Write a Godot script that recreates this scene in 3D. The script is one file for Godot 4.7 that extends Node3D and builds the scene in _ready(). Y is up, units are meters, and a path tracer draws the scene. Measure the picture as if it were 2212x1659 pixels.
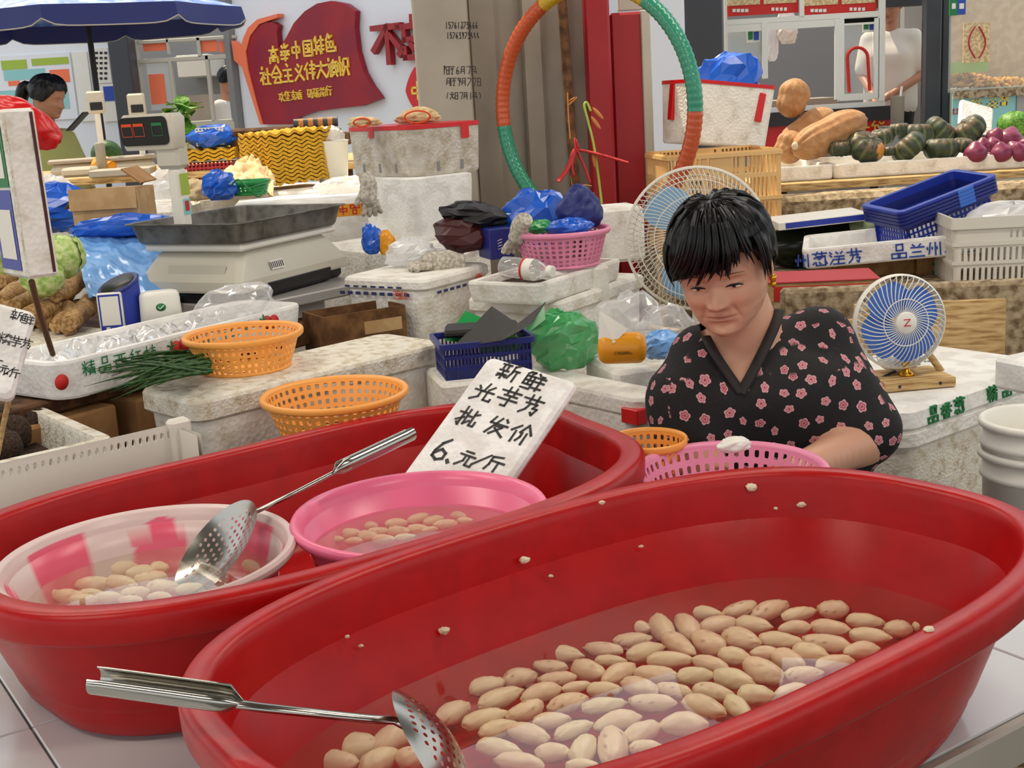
extends Node3D
# A market stall: red tubs of peeled taro in front, a seated seller, foam boxes, scales and stalls behind.
const F := 2700.0          # focal length in pixels of the 2212 x 1659 frame
var C := Transform3D()     # the camera
var M := {}                # materials
var names := {}

func _ready() -> void:
	# ---------- camera
	var cam := Camera3D.new()
	cam.name = "camera"
	C = Transform3D(Basis(Vector3.RIGHT, -0.229056) * Basis(Vector3.BACK, -0.06), Vector3(0, 1.6, 0))
	cam.transform = C
	cam.fov = rad_to_deg(2.0 * atan(829.5 / F))
	cam.near = 0.05
	cam.far = 100.0
	add_child(cam)
	# ---------- sky, sun, exposure
	var we := WorldEnvironment.new()
	we.name = "world_environment"
	var env := Environment.new()
	var sky := Sky.new()
	var psm := ProceduralSkyMaterial.new()
	psm.sky_top_color = Color(0.94, 0.965, 1.0)
	psm.sky_horizon_color = Color(1.0, 0.99, 0.97)
	psm.ground_bottom_color = Color(0.55, 0.53, 0.5)
	psm.ground_horizon_color = Color(0.8, 0.79, 0.77)
	psm.sky_energy_multiplier = SKY_E
	psm.sun_angle_max = 0.0
	sky.sky_material = psm
	env.background_mode = Environment.BG_SKY
	env.sky = sky
	env.tonemap_mode = Environment.TONE_MAPPER_LINEAR
	env.tonemap_exposure = EXPO
	env.sdfgi_enabled = true
	env.ssao_enabled = true
	env.ssil_enabled = true
	we.environment = env
	add_child(we)
	var sun := DirectionalLight3D.new()
	sun.name = "sun"
	sun.light_energy = SUN_E
	sun.light_color = Color(1.0, 0.93, 0.8)
	sun.light_angular_distance = 1.0
	sun.shadow_enabled = true
	sun.look_at_from_position(Vector3.ZERO, SUN_DIR)
	add_child(sun)
	make_materials()
	# ---------- lamps under the market roof
	for z: float in [-0.2, -2.2, -4.2]:
		for x: float in [-1.7, 1.4]:
			var o := thing("ceiling_lamp", "long white lamp panel under the market roof", "lamp", fr(Vector3(x, 3.3, z)), "lamp panels under the roof")
			var st := ms()
			box(st, fr(Vector3(0, 0.012, 0)), Vector3(1.5, 0.06, 0.32), 0.01)
			part(o, "lamp_housing", st, M.white_plastic)
			st = ms()
			box(st, fr(Vector3(0, 0.0, 0)), Vector3(1.46, 0.011, 0.28), 0.0)
			part(o, "lamp_diffuser", st, M.lamp_glow)
			for sx: float in [-0.6, 0.6]:
				st = ms()
				tube(st, [Vector3(sx, 0.07, 0), Vector3(sx, 0.402, 0)], 0.006, 6)
				part(o, "hanger", st, M.mid_grey)
			var l := AreaLight3D.new()
			l.name = "lamp_light"
			l.area_size = Vector2(1.46, 0.28)
			l.light_energy = LAMP_E
			l.light_color = Color(1.0, 0.96, 0.9)
			l.area_range = 12.0
			l.area_attenuation = 2.0
			l.shadow_enabled = true
			l.transform = Transform3D(Basis(Vector3.RIGHT, -PI * 0.5), Vector3(0, -0.006, 0))
			o.add_child(l)
	structure()
	counter_and_tubs()
	left_stall()
	middle_stall()
	right_stall()
	seller()
	far_left()
	far_right()

const SKY_E := 1.0
const EXPO := 1.3
const SUN_E := 1.5
const SUN_DIR := Vector3(0.35, -1.0, 0.45)
const LAMP_E := 1.5

# ================= helpers: pixels to places
func W(px: float, py: float, d: float) -> Vector3:
	return C * Vector3((px - 1106.0) / F * d, -(py - 829.5) / F * d, -d)
func G(px: float, py: float, y: float) -> Vector3:
	var v := C.basis * Vector3((px - 1106.0) / F, -(py - 829.5) / F, -1.0)
	return C.origin + v * ((y - C.origin.y) / v.y)
func on_plane(px: float, py: float, p0: Vector3, n: Vector3) -> Vector3:
	var v := C.basis * Vector3((px - 1106.0) / F, -(py - 829.5) / F, -1.0)
	return C.origin + v * (n.dot(p0 - C.origin) / n.dot(v))
func depth_of(p: Vector3) -> float:
	return -(C.affine_inverse() * p).z
func fr(p: Vector3, yaw := 0.0) -> Transform3D:
	return Transform3D(Basis(Vector3.UP, yaw), p)
# a box seen at its near corner: corner, right corner and left corner pixels on the level y
func corner(pc: Vector2, pr: Vector2, pl: Vector2, y: float) -> Dictionary:
	var c := G(pc.x, pc.y, y)
	var r := G(pr.x, pr.y, y) - c
	var l := G(pl.x, pl.y, y) - c
	var yaw := atan2(-r.z, r.x)
	var t := Transform3D(Basis(Vector3.UP, yaw), c)
	var w := r.length()
	var dd := absf(l.dot(-t.basis.z))
	t.origin = c + t.basis.x * w * 0.5 - t.basis.z * dd * 0.5
	return {"t": t, "w": w, "d": dd}

# ================= helpers: nodes
func numbered(n: String) -> String:
	names[n] = names.get(n, -1) + 1
	return n if names[n] == 0 else "%s_%03d" % [n, names[n]]
func thing(called: String, label: String, category: String, t := Transform3D(), group := "") -> Node3D:
	var o := Node3D.new()
	o.name = numbered(called)
	add_child(o)
	o.transform = t
	o.set_meta("label", label)
	o.set_meta("category", category)
	if group: o.set_meta("group", group)
	return o
func part(parent: Node, called: String, st: SurfaceTool, m: Material, label := "") -> MeshInstance3D:
	var o := MeshInstance3D.new()
	o.name = called
	o.mesh = done(st)
	o.material_override = m
	parent.add_child(o, true)
	if label: o.set_meta("label", label)
	return o
func solo(called: String, label: String, category: String, st: SurfaceTool, m: Material, t := Transform3D(), group := "") -> MeshInstance3D:
	var o := MeshInstance3D.new()
	o.name = numbered(called)
	o.mesh = done(st)
	o.material_override = m
	add_child(o)
	o.transform = t
	o.set_meta("label", label)
	o.set_meta("category", category)
	if group: o.set_meta("group", group)
	return o
func struct(called: String, st: SurfaceTool, m: Material, t := Transform3D()) -> MeshInstance3D:
	var o := MeshInstance3D.new()
	o.name = numbered(called)
	o.mesh = done(st)
	o.material_override = m
	add_child(o)
	o.transform = t
	o.set_meta("kind", "structure")
	return o
func copy(o: Node3D, called: String, t: Transform3D, label := "") -> Node3D:
	var r: Node3D = o.duplicate()
	r.name = numbered(called)
	add_child(r)
	r.transform = t
	if label: r.set_meta("label", label)
	return r

# ================= helpers: shapes
func ms() -> SurfaceTool:
	var st := SurfaceTool.new()
	st.begin(Mesh.PRIMITIVE_TRIANGLES)
	return st
func done(st: SurfaceTool) -> ArrayMesh:
	st.generate_normals()
	return st.commit()
func tri(st: SurfaceTool, a: Vector3, b: Vector3, c: Vector3) -> void:
	st.add_vertex(a); st.add_vertex(c); st.add_vertex(b)
func quad(st: SurfaceTool, a: Vector3, b: Vector3, c: Vector3, d: Vector3) -> void:
	st.add_vertex(a); st.add_vertex(c); st.add_vertex(b)
	st.add_vertex(a); st.add_vertex(d); st.add_vertex(c)
func sg(st: SurfaceTool, g: int) -> void:
	st.set_smooth_group(g)
# chamfered box, centre of the base at t's origin
func box(st: SurfaceTool, t: Transform3D, s: Vector3, b := 0.004) -> void:
	sg(st, -1)
	var h := s * 0.5
	b = minf(b, minf(h.x, minf(h.y, h.z)) * 0.9)
	var o := Vector3(0, h.y, 0)
	var f := func(x: float, y: float, z: float) -> Vector3: return t * (Vector3(x, y, z) + o)
	for k in 3:
		for sgn: float in [-1.0, 1.0]:
			var p := []
			for q: Array in [[-1, -1], [1, -1], [1, 1], [-1, 1]]:
				var v := Vector3()
				v[k] = sgn * h[k]
				v[(k + 1) % 3] = q[0] * (h[(k + 1) % 3] - b)
				v[(k + 2) % 3] = q[1] * (h[(k + 2) % 3] - b)
				p.append(f.call(v.x, v.y, v.z))
			if sgn > 0: quad(st, p[0], p[1], p[2], p[3])
			else: quad(st, p[3], p[2], p[1], p[0])
	if b <= 0.0: return
	for k in 3:
		var i := (k + 1) % 3
		var j := (k + 2) % 3
		for si: float in [-1.0, 1.0]:
			for sj: float in [-1.0, 1.0]:
				var p := []
				for q: Array in [[-1, 0], [1, 0], [1, 1], [-1, 1]]:
					var v := Vector3()
					v[k] = q[0] * (h[k] - b)
					v[i] = si * (h[i] - (b if q[1] == 1 else 0.0))
					v[j] = sj * (h[j] - (0.0 if q[1] == 1 else b))
					p.append(f.call(v.x, v.y, v.z))
				if si * sj > 0: quad(st, p[0], p[1], p[2], p[3])
				else: quad(st, p[3], p[2], p[1], p[0])
	for sx: float in [-1.0, 1.0]:
		for sy: float in [-1.0, 1.0]:
			for sz: float in [-1.0, 1.0]:
				var a: Vector3 = f.call(sx * h.x, sy * (h.y - b), sz * (h.z - b))
				var c: Vector3 = f.call(sx * (h.x - b), sy * h.y, sz * (h.z - b))
				var e: Vector3 = f.call(sx * (h.x - b), sy * (h.y - b), sz * h.z)
				if sx * sy * sz > 0: tri(st, a, c, e)
				else: tri(st, e, c, a)
# rings of points joined in order (each ring counted anticlockwise seen from the end they run to)
func loft(st: SurfaceTool, rings: Array, cap0 := false, cap1 := false, sharp := true, closed := true, g0 := 1) -> void:
	var n: int = rings[0].size()
	for i in rings.size() - 1:
		sg(st, g0 + i if sharp else g0)
		var a: PackedVector3Array = rings[i]
		var b: PackedVector3Array = rings[i + 1]
		for j in (n if closed else n - 1):
			var k := (j + 1) % n
			quad(st, a[j], a[k], b[k], b[j])
	for e in 2:
		if not (cap0 if e == 0 else cap1): continue
		sg(st, g0 + 60 + e)
		var r: PackedVector3Array = rings[0] if e == 0 else rings[-1]
		var c := Vector3()
		for p in r: c += p
		c /= n
		for j in n:
			if e == 0: tri(st, c, r[(j + 1) % n], r[j])
			else: tri(st, c, r[j], r[(j + 1) % n])
func rrect(t: Transform3D, w: float, d: float, r: float, y: float, n := 5) -> PackedVector3Array:
	var out := PackedVector3Array()
	r = minf(r, minf(w, d) * 0.499)
	for q in 4:
		var cx := (w * 0.5 - r) * (1.0 if q == 0 or q == 3 else -1.0)
		var cz := (d * 0.5 - r) * (1.0 if q < 2 else -1.0)
		for k in n + 1:
			var a := PI * 0.5 * (q + float(k) / n)
			out.append(t * Vector3(cx + cos(a) * r, y, cz + sin(a) * r))
	out.reverse()
	return out
# a rounded rectangular body from rings [w, d, r, y]
func body(st: SurfaceTool, t: Transform3D, prof: Array, cap0 := true, cap1 := true, sharp := true) -> void:
	var rings := []
	for p: Array in prof: rings.append(rrect(t, p[0], p[1], p[2], p[3]))
	loft(st, rings, cap0, cap1, sharp)
func circle(t: Transform3D, r: float, y: float, n: int, sx := 1.0, sz := 1.0) -> PackedVector3Array:
	var out := PackedVector3Array()
	for j in n:
		var a := -TAU * j / n
		out.append(t * Vector3(cos(a) * r * sx, y, sin(a) * r * sz))
	return out
func lathe(st: SurfaceTool, t: Transform3D, prof: Array, n := 32, cap0 := true, cap1 := true, sharp := false, sx := 1.0, sz := 1.0) -> void:
	var rings := []
	for p: Vector2 in prof: rings.append(circle(t, p.x, p.y, n, sx, sz))
	loft(st, rings, cap0, cap1, sharp)
func tube(st: SurfaceTool, pts: Array, r, n := 8, closed := false, flat := 1.0) -> void:
	var rings := []
	var m := pts.size()
	var up := Vector3.UP
	for i in m:
		var a: Vector3 = pts[(i - 1 + m) % m] if (closed or i > 0) else pts[0]
		var b: Vector3 = pts[(i + 1) % m] if (closed or i < m - 1) else pts[m - 1]
		var d := (b - a).normalized()
		if i == 0 and absf(d.y) > 0.9: up = Vector3.RIGHT
		var x := d.cross(up)
		if x.length() < 1e-4: x = d.cross(Vector3.FORWARD)
		x = x.normalized()
		var y := x.cross(d).normalized()
		up = y
		var rr: float = r if (r is float or r is int) else r[i]
		var ring := PackedVector3Array()
		for j in n:
			var t := TAU * j / n
			ring.append(pts[i] + x * cos(t) * rr + y * sin(t) * rr * flat)
		rings.append(ring)
	if closed: rings.append(rings[0])
	loft(st, rings, not closed, not closed, false)
func ball(st: SurfaceTool, t: Transform3D, r: Vector3, n := 16, m := 10, fn = null) -> void:
	var rings := []
	for i in m + 1:
		var v := -PI * 0.5 + PI * i / m
		var ring := PackedVector3Array()
		for j in n:
			var a := -TAU * j / n
			var p := Vector3(cos(v) * cos(a), sin(v), cos(v) * sin(a))
			var k := 1.0
			if fn != null: k = fn.call(p)
			ring.append(t * (p * r * k))
		rings.append(ring)
	loft(st, rings, false, false, false)
# a sheet with holes: fn(u, v) gives the point; hole(i, j) gives the half size of the hole as a share of the cell
func holed(st: SurfaceTool, fn: Callable, nu: int, nv: int, hole: Callable, k := 0.85) -> void:
	sg(st, 1)
	var oct := [[1, 0], [1, 1], [0, 1], [-1, 1], [-1, 0], [-1, -1], [0, -1], [1, -1]]
	for i in nu:
		for j in nv:
			var h: Vector2 = hole.call(i, j)
			if h.x <= 0.0:
				quad(st, fn.call(float(i) / nu, float(j) / nv), fn.call((i + 1.0) / nu, float(j) / nv), fn.call((i + 1.0) / nu, (j + 1.0) / nv), fn.call(float(i) / nu, (j + 1.0) / nv))
				continue
			var o := []
			var n := []
			for q: Array in oct:
				o.append(fn.call((i + 0.5 + 0.5 * q[0]) / nu, (j + 0.5 + 0.5 * q[1]) / nv))
				var s := k if q[0] != 0 and q[1] != 0 else 1.0
				n.append(fn.call((i + 0.5 + q[0] * h.x * s) / nu, (j + 0.5 + q[1] * h.y * s) / nv))
			for e in 8:
				quad(st, o[e], o[(e + 1) % 8], n[(e + 1) % 8], n[e])
# the same sheet twice, thick apart, along the direction off(u, v)
func holed2(st: SurfaceTool, fn: Callable, off: Callable, nu: int, nv: int, hole: Callable, k := 0.85) -> void:
	holed(st, fn, nu, nv, hole, k)
	holed(st, func(u: float, v: float) -> Vector3: return fn.call(u, v) + off.call(u, v), nu, nv, hole, k)
	sg(st, 2)
	var oct := [[1, 0], [1, 1], [0, 1], [-1, 1], [-1, 0], [-1, -1], [0, -1], [1, -1]]
	for i in nu:
		for j in nv:
			var h: Vector2 = hole.call(i, j)
			if h.x <= 0.0: continue
			var n := []
			var m := []
			for q: Array in oct:
				var s := k if q[0] != 0 and q[1] != 0 else 1.0
				var u: float = (i + 0.5 + q[0] * h.x * s) / nu
				var v: float = (j + 0.5 + q[1] * h.y * s) / nv
				n.append(fn.call(u, v))
				m.append(fn.call(u, v) + off.call(u, v))
			for e in 8: quad(st, n[e], n[(e + 1) % 8], m[(e + 1) % 8], m[e])
# flat rectangular panel with holes, lying in t's x-y plane
func flat_panel(st: SurfaceTool, t: Transform3D, w: float, h: float, th: float, nu: int, nv: int, hole: Callable, k := 0.95) -> void:
	holed2(st, func(u: float, v: float) -> Vector3: return t * Vector3((u - 0.5) * w, v * h, 0), func(_u: float, _v: float) -> Vector3: return t.basis * Vector3(0, 0, -th), nu, nv, hole, k)
# crumpled film: a lumpy closed sheet of broad facets; smooth for cloth
func crumple(st: SurfaceTool, t: Transform3D, r: Vector3, seed_: int, amp := 0.35, freq := 1.3, n := 24, m := 14, flat_base := -2.0, smooth := false) -> void:
	var nz := noise(seed_, freq * 0.9)
	var n2 := noise(seed_ + 7, 0.55)
	var rng := RandomNumberGenerator.new()
	rng.seed = seed_
	var k0 := 2 if smooth else 1
	var rings := []
	for i in m * k0 + 1:
		var ring := PackedVector3Array()
		for j in n * k0:
			var ja := 0.0 if smooth else rng.randf_range(-0.45, 0.45)
			var jv := 0.0 if smooth or i == 0 or i == m else rng.randf_range(-0.4, 0.4)
			var v := -PI * 0.5 + PI * (i + jv) / (m * k0)
			var a := -TAU * (j + ja) / (n * k0)
			var p := Vector3(cos(v) * cos(a), sin(v), cos(v) * sin(a))
			var k := 1.0 + amp * 0.45 * nz.get_noise_3dv(p) + amp * 0.7 * n2.get_noise_3dv(p)
			if not smooth: k += rng.randf_range(-0.06, 0.06)
			else: k += 0.05 * sin(6.0 * a + 3.0 * p.y + 4.0 * n2.get_noise_3dv(p * 2.0)) * cos(v)
			var q := p * r * k
			if q.y < flat_base * r.y: q.y = flat_base * r.y
			ring.append(t * q)
		rings.append(ring)
	loft(st, rings, false, false, false, true, 1 if smooth else -1)
# a rumpled cloth or sheet: fn(u, v) plus noise along the given direction
func sheet(st: SurfaceTool, fn: Callable, nu: int, nv: int, th := 0.002) -> void:
	var g := []
	for j in nv + 1:
		var row := PackedVector3Array()
		for i in nu + 1: row.append(fn.call(float(i) / nu, float(j) / nv))
		g.append(row)
	sg(st, 1)
	for j in nv:
		for i in nu:
			quad(st, g[j][i], g[j][i + 1], g[j + 1][i + 1], g[j + 1][i])
	sg(st, 2)
	var dn := Vector3(0, -th, 0)
	for j in nv:
		for i in nu:
			quad(st, g[j + 1][i] + dn, g[j + 1][i + 1] + dn, g[j][i + 1] + dn, g[j][i] + dn)
func noise(seed_: int, freq: float, ridged := false) -> FastNoiseLite:
	var nz := FastNoiseLite.new()
	nz.seed = seed_
	nz.frequency = freq
	nz.noise_type = FastNoiseLite.TYPE_SIMPLEX
	nz.fractal_type = FastNoiseLite.FRACTAL_RIDGED if ridged else FastNoiseLite.FRACTAL_FBM
	nz.fractal_octaves = 3
	return nz

# ================= helpers: lettering. Each sign is a few strokes; a stroke is a run of x y digits on a ten by ten square
const SIGNS := {
	"新": "2021 0242 1214 3234 0545 0747 2529 2708 2748 8162 626558 6494 8489",
	"鲜": "1102 113122 0307 034347 0545 2327 0747 0949 5162 8272 5393 5595 4898 7379",
	"光": "5044 1223 8163 0494 343709 64689897",
	"芋": "0292 3033 6063 2484 0696 545939",
	"艿": "0292 3033 6063 247466867968 443719",
	"批": "0333 202918 0735 4464 414866 9273 71789896",
	"发": "2114 1494 5119 457539 4699 7182",
	"价": "3104 2429 6044 6094 545648 7479",
	"6": "614336385978765537",
	".": "4859",
	"元": "3171 1393 434619 63689897",
	"/": "8119",
	"斤": "7122 222619 2494 6469",
	"糯": "2029 0444 0113 4132 2407 2447 5191 5254 529294 7054 6363 8383 4696 6557 4749 474 6749 8789 4797 9799",
	"5": "8131 3134 346574767869 6938",
	"高": "5051 1292 3335 337375 3575 1619 169699 3738 376768 3868",
	"举": "2132 5052 8162 1494 3416 6496 3676 1878 5559",
	"中": "1316 138386 1686 5059",
	"国": "1119 119199 1999 3373 3575 3777 5357 6676",
	"特": "1113 1343 2029 0746 5292 7074 4595 4797 757969 5768",
	"色": "3013 2161 6142 1419 147477 1777 4447 19999997",
	"社": "2021 0343 4307 2529 3546 5494 7179 4999",
	"会": "5005 5095 3464 1696 5629 2989 7699",
	"主": "4051 1383 2686 0999 5359",
	"义": "4152 825619 2399",
	"伟": "3104 2429 5292 5494 469687 7079",
	"大": "0393 515419 5599",
	"旗": "2021 0343 232609 254539 6143 6292 4494 6347 8387 6585 4797 6849 8899",
	"帜": "0307 034347 2029 5155 519195 5595 6649 8699",
	"攻": "0242 2227 0747 6143 5393 8349 5599",
	"坚": "1114 3015 4181 8154 5285 2777 5559 0999",
	"克": "5053 1292 3436 347476 3676 464819 66699997",
	"难": "0343 4308 0439 6143 5249 7181 5393 7389 5595 5797 5999",
	"砥": "0141 2105 1518 154548 1848 8152 5258 5868 5595 7299 7988",
	"砺": "0141 2105 1518 154548 1848 5191 515549 6393 7345 758599 6469",
	"前": "2132 7162 0393 1519 155559 1757 6568 959989",
	"行": "3003 3305 2529 5191 4494 747968",
	"不": "0191 5106 5159 6396",
	"忘": "5051 0292 222585 1708 27298987 4657 8698",
	"农": "1214 128273 5119 3539 3956 5599 7465",
	"贸": "2112 1144 3344 5191 6154 9184 8473 2528 258588 5557 5719 6799",
	"市": "5051 0292 2427 248487 5259",
	"场": "0343 2027 0747 5181 8155 5595 95989878 7558 8569",
	"精": "2029 0444 0113 4132 2407 2447 5191 5393 4595 7075 5659 569699 5797 5898",
	"品": "3034 307074 3474 0609 064649 0949 5659 569699 5999",
	"西": "0191 1419 149499 1999 414435 616686",
	"红": "3013 1333 3316 1636 0848 5292 7278 4898",
	"柿": "0343 2029 2306 2446 7071 5292 5458 549498 7279",
	"香": "7122 0393 5156 5306 5396 2729 277779 2878 2979",
	"葱": "0191 3022 6062 3314 338386 5334 7345 1708 27298987 4758 8698",
	"兰": "2132 7162 1393 2676 0999",
	"州": "0405 2118 3435 5159 6465 8189",
	"辣": "2021 0242 1214 3234 0545 2529 5292 7079 5456 549496 5696 7749 7799",
	"椒": "0343 2029 2306 2446 5058 5373 4868 7292 9279 7399",
	"饼": "2003 1343 2429 2938 5162 8172 4494 4797 6459 8489",
	"洋": "0112 0314 0926 4152 8172 3494 3696 2999 6459",
	"阳": "1019 103112 3224 5159 519199 5595 5999",
	"历": "0191 010509 3373 734969 5235",
	"月": "2118 217179 2474 2676",
	"号": "2124 217174 2474 0696 365698 ",
	"日": "2129 217179 2575 2979",
	"九": "3109 1373 73779997",
	"1": "5159", "2": "21417183297 9", "3": "217144748939 ", "7": "218159", "9": "71314385 7571 7159", "0": "417187694946 41", "8": "41236745 8759 3641", "4": "6117 1797 6169",
	"(": "614648 69", ")": "416468 49",
}
func stroke(st: SurfaceTool, t: Transform3D, a: Vector2, b: Vector2, th: float, raise: float) -> void:
	var d := (b - a)
	var l := d.length()
	d = d / l if l > 1e-6 else Vector2.RIGHT
	var n := Vector2(-d.y, d.x) * th * 0.5
	var e := d * th * 0.35
	var p := [a - e + n * 0.7, a - e - n * 0.7, b + e - n * 0.85, b + e + n * 0.85]
	var q := []
	for v: Vector2 in p: q.append(t * Vector3(v.x, v.y, raise))
	quad(st, q[0], q[1], q[2], q[3])
	if raise > 0.002:
		for k in 4:
			var v: Vector2 = p[k]
			var w: Vector2 = p[(k + 1) % 4]
			quad(st, t * Vector3(w.x, w.y, 0), t * Vector3(w.x, w.y, raise), t * Vector3(v.x, v.y, raise), t * Vector3(v.x, v.y, 0))
# one sign, centred on t's origin, s high, in t's x-y plane
func glyph(st: SurfaceTool, ch: String, t: Transform3D, s: float, th: float, raise := 0.0006, wide := 1.0) -> void:
	sg(st, -1)
	for run in String(SIGNS.get(ch, "")).split(" ", false):
		var pts := []
		for k in int(run.length() / 2.0):
			pts.append(Vector2((float(run[2 * k]) - 4.5) / 9.0 * s * wide, (4.5 - float(run[2 * k + 1])) / 9.0 * s))
		for k in pts.size() - 1:
			stroke(st, t, pts[k], pts[k + 1], th, raise)
func words(st: SurfaceTool, text: String, t: Transform3D, s: float, th: float, step: float, raise := 0.0006, wide := 1.0) -> void:
	var n := text.length()
	for k in n:
		glyph(st, text[k], t * Transform3D(Basis(), Vector3((k - (n - 1) * 0.5) * step, 0, 0)), s, th, raise, wide)
# a flat patch (print, sticker, tape) on t's x-y plane
func patch(st: SurfaceTool, t: Transform3D, x: float, y: float, w: float, h: float, raise := 0.0006) -> void:
	sg(st, -1)
	var p := [Vector3(x - w * 0.5, y - h * 0.5, raise), Vector3(x + w * 0.5, y - h * 0.5, raise), Vector3(x + w * 0.5, y + h * 0.5, raise), Vector3(x - w * 0.5, y + h * 0.5, raise)]
	quad(st, t * p[0], t * p[1], t * p[2], t * p[3])

# ================= materials
func noise_tex(seed_: int, freq: float, cols: Array, offs: Array, kind := FastNoiseLite.TYPE_SIMPLEX, oct := 4, size := 512) -> NoiseTexture2D:
	var nz := FastNoiseLite.new()
	nz.seed = seed_
	nz.noise_type = kind
	nz.frequency = freq
	nz.fractal_octaves = oct
	var t := NoiseTexture2D.new()
	t.noise = nz
	t.width = size
	t.height = size
	t.seamless = true
	var g := Gradient.new()
	g.offsets = PackedFloat32Array(offs)
	g.colors = PackedColorArray(cols)
	t.color_ramp = g
	return t
func bump_tex(seed_: int, freq: float, kind: int, strength: float, oct := 2) -> NoiseTexture2D:
	var nz := FastNoiseLite.new()
	nz.seed = seed_
	nz.noise_type = kind
	nz.frequency = freq
	nz.fractal_octaves = oct
	var t := NoiseTexture2D.new()
	t.noise = nz
	t.width = 512
	t.height = 512
	t.seamless = true
	t.as_normal_map = true
	t.bump_strength = strength
	return t
func plain(key: String, col: Color, rough := 0.6, metal := 0.0, spec := 0.5) -> StandardMaterial3D:
	var m := StandardMaterial3D.new()
	m.resource_name = key
	m.albedo_color = col
	m.roughness = rough
	m.metallic = metal
	m.metallic_specular = spec
	M[key] = m
	return m
func textured(key: String, tex: Texture2D, scale: float, rough := 0.7, bump: Texture2D = null, bs := 1.0, spec := 0.4) -> StandardMaterial3D:
	var m := plain(key, Color.WHITE, rough, 0.0, spec)
	m.albedo_texture = tex
	m.uv1_triplanar = true
	m.uv1_scale = Vector3.ONE * scale
	if bump:
		m.normal_enabled = true
		m.normal_texture = bump
		m.normal_scale = bs
	return m
func bumpy(m: StandardMaterial3D, bump: Texture2D, scale: float, bs := 1.0) -> void:
	m.uv1_triplanar = true
	m.uv1_scale = Vector3.ONE * scale
	m.normal_enabled = true
	m.normal_texture = bump
	m.normal_scale = bs
func film(key: String, col: Color, alpha: float, rough := 0.15) -> StandardMaterial3D:
	var m := plain(key, Color(col.r, col.g, col.b, alpha), rough, 0.0, 0.5)
	m.transparency = BaseMaterial3D.TRANSPARENCY_ALPHA
	return m
func vcol(key: String, rough := 0.6, spec := 0.5) -> StandardMaterial3D:
	var m := plain(key, Color.WHITE, rough, 0.0, spec)
	m.vertex_color_use_as_albedo = true
	return m
func make_materials() -> void:
	var beads := bump_tex(3, 0.06, FastNoiseLite.TYPE_CELLULAR, 6.0, 1)
	var grainb := bump_tex(5, 0.03, FastNoiseLite.TYPE_SIMPLEX, 4.0, 4)
	var wl := Color(0.93, 0.92, 0.89)
	textured("foam", noise_tex(11, 0.006, [Color(0.80, 0.77, 0.70), Color(0.90, 0.885, 0.85), wl], [0.0, 0.38, 0.6]), 3.0, 0.75, beads, 0.5)
	textured("foam_dirty", noise_tex(12, 0.008, [Color(0.70, 0.63, 0.52), Color(0.84, 0.80, 0.72), Color(0.90, 0.88, 0.83)], [0.0, 0.3, 0.55], FastNoiseLite.TYPE_SIMPLEX, 6), 5.0, 0.85, beads, 0.9)
	textured("foam_clean", noise_tex(13, 0.006, [Color(0.88, 0.87, 0.85), Color(0.94, 0.935, 0.92)], [0.3, 0.6]), 3.0, 0.6, beads, 0.4)
	textured("foam_grey", noise_tex(14, 0.01, [Color(0.66, 0.62, 0.55), Color(0.74, 0.71, 0.65), Color(0.79, 0.77, 0.73)], [0.1, 0.45, 0.7]), 3.0, 0.85, beads, 0.7)
	textured("card", noise_tex(21, 0.01, [Color(0.60, 0.44, 0.28), Color(0.70, 0.54, 0.36)], [0.3, 0.7]), 2.0, 0.85)
	textured("card_dark", noise_tex(22, 0.01, [Color(0.36, 0.24, 0.14), Color(0.50, 0.36, 0.22)], [0.3, 0.7]), 2.0, 0.85)
	textured("card_pale", noise_tex(23, 0.01, [Color(0.72, 0.58, 0.40), Color(0.78, 0.65, 0.47)], [0.3, 0.7]), 2.0, 0.85)
	textured("wood", noise_tex(24, 0.012, [Color(0.60, 0.47, 0.29), Color(0.76, 0.63, 0.43), Color(0.82, 0.70, 0.50)], [0.2, 0.5, 0.8]), 2.0, 0.8, grainb, 0.3)
	M.wood.uv1_scale = Vector3(1.2, 9, 9)
	textured("wood_dark", noise_tex(25, 0.012, [Color(0.26, 0.16, 0.09), Color(0.42, 0.29, 0.18)], [0.3, 0.7]), 2.0, 0.8, grainb, 0.3)
	textured("concrete", noise_tex(26, 0.02, [Color(0.40, 0.33, 0.24), Color(0.60, 0.53, 0.42), Color(0.70, 0.63, 0.52)], [0.15, 0.5, 0.75]), 2.2, 0.9, grainb, 0.8)
	textured("ground", noise_tex(27, 0.02, [Color(0.42, 0.41, 0.39), Color(0.55, 0.54, 0.52)], [0.3, 0.7]), 1.0, 0.8, grainb, 0.4)
	textured("steel", noise_tex(28, 0.01, [Color(0.62, 0.59, 0.54), Color(0.66, 0.63, 0.58)], [0.2, 0.8]), 0.5, 0.42)
	M.steel.metallic = 0.25
	M.steel.roughness = 0.5
	textured("tray_steel", noise_tex(29, 0.012, [Color(0.26, 0.24, 0.21), Color(0.42, 0.41, 0.38), Color(0.50, 0.49, 0.47)], [0.0, 0.35, 0.7]), 2.0, 0.5)
	M.tray_steel.metallic = 0.7
	plain("spoon", Color(0.66, 0.65, 0.62), 0.2, 1.0)
	textured("red_tub", noise_tex(31, 0.012, [Color(0.64, 0.025, 0.03), Color(0.69, 0.035, 0.04)], [0.3, 0.7]), 2.0, 0.34, grainb, 0.06, 0.4)
	plain("pink", Color(0.93, 0.44, 0.58), 0.3)
	plain("pink_basket", Color(0.90, 0.55, 0.68), 0.4)
	plain("orange", Color(0.96, 0.66, 0.30), 0.4)
	vcol("petals", 0.3)
	film("water", Color(0.70, 0.62, 0.52), 0.045, 0.02)
	film("water_murky", Color(0.74, 0.72, 0.56), 0.16, 0.02)
	vcol("taro", 0.38)
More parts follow.
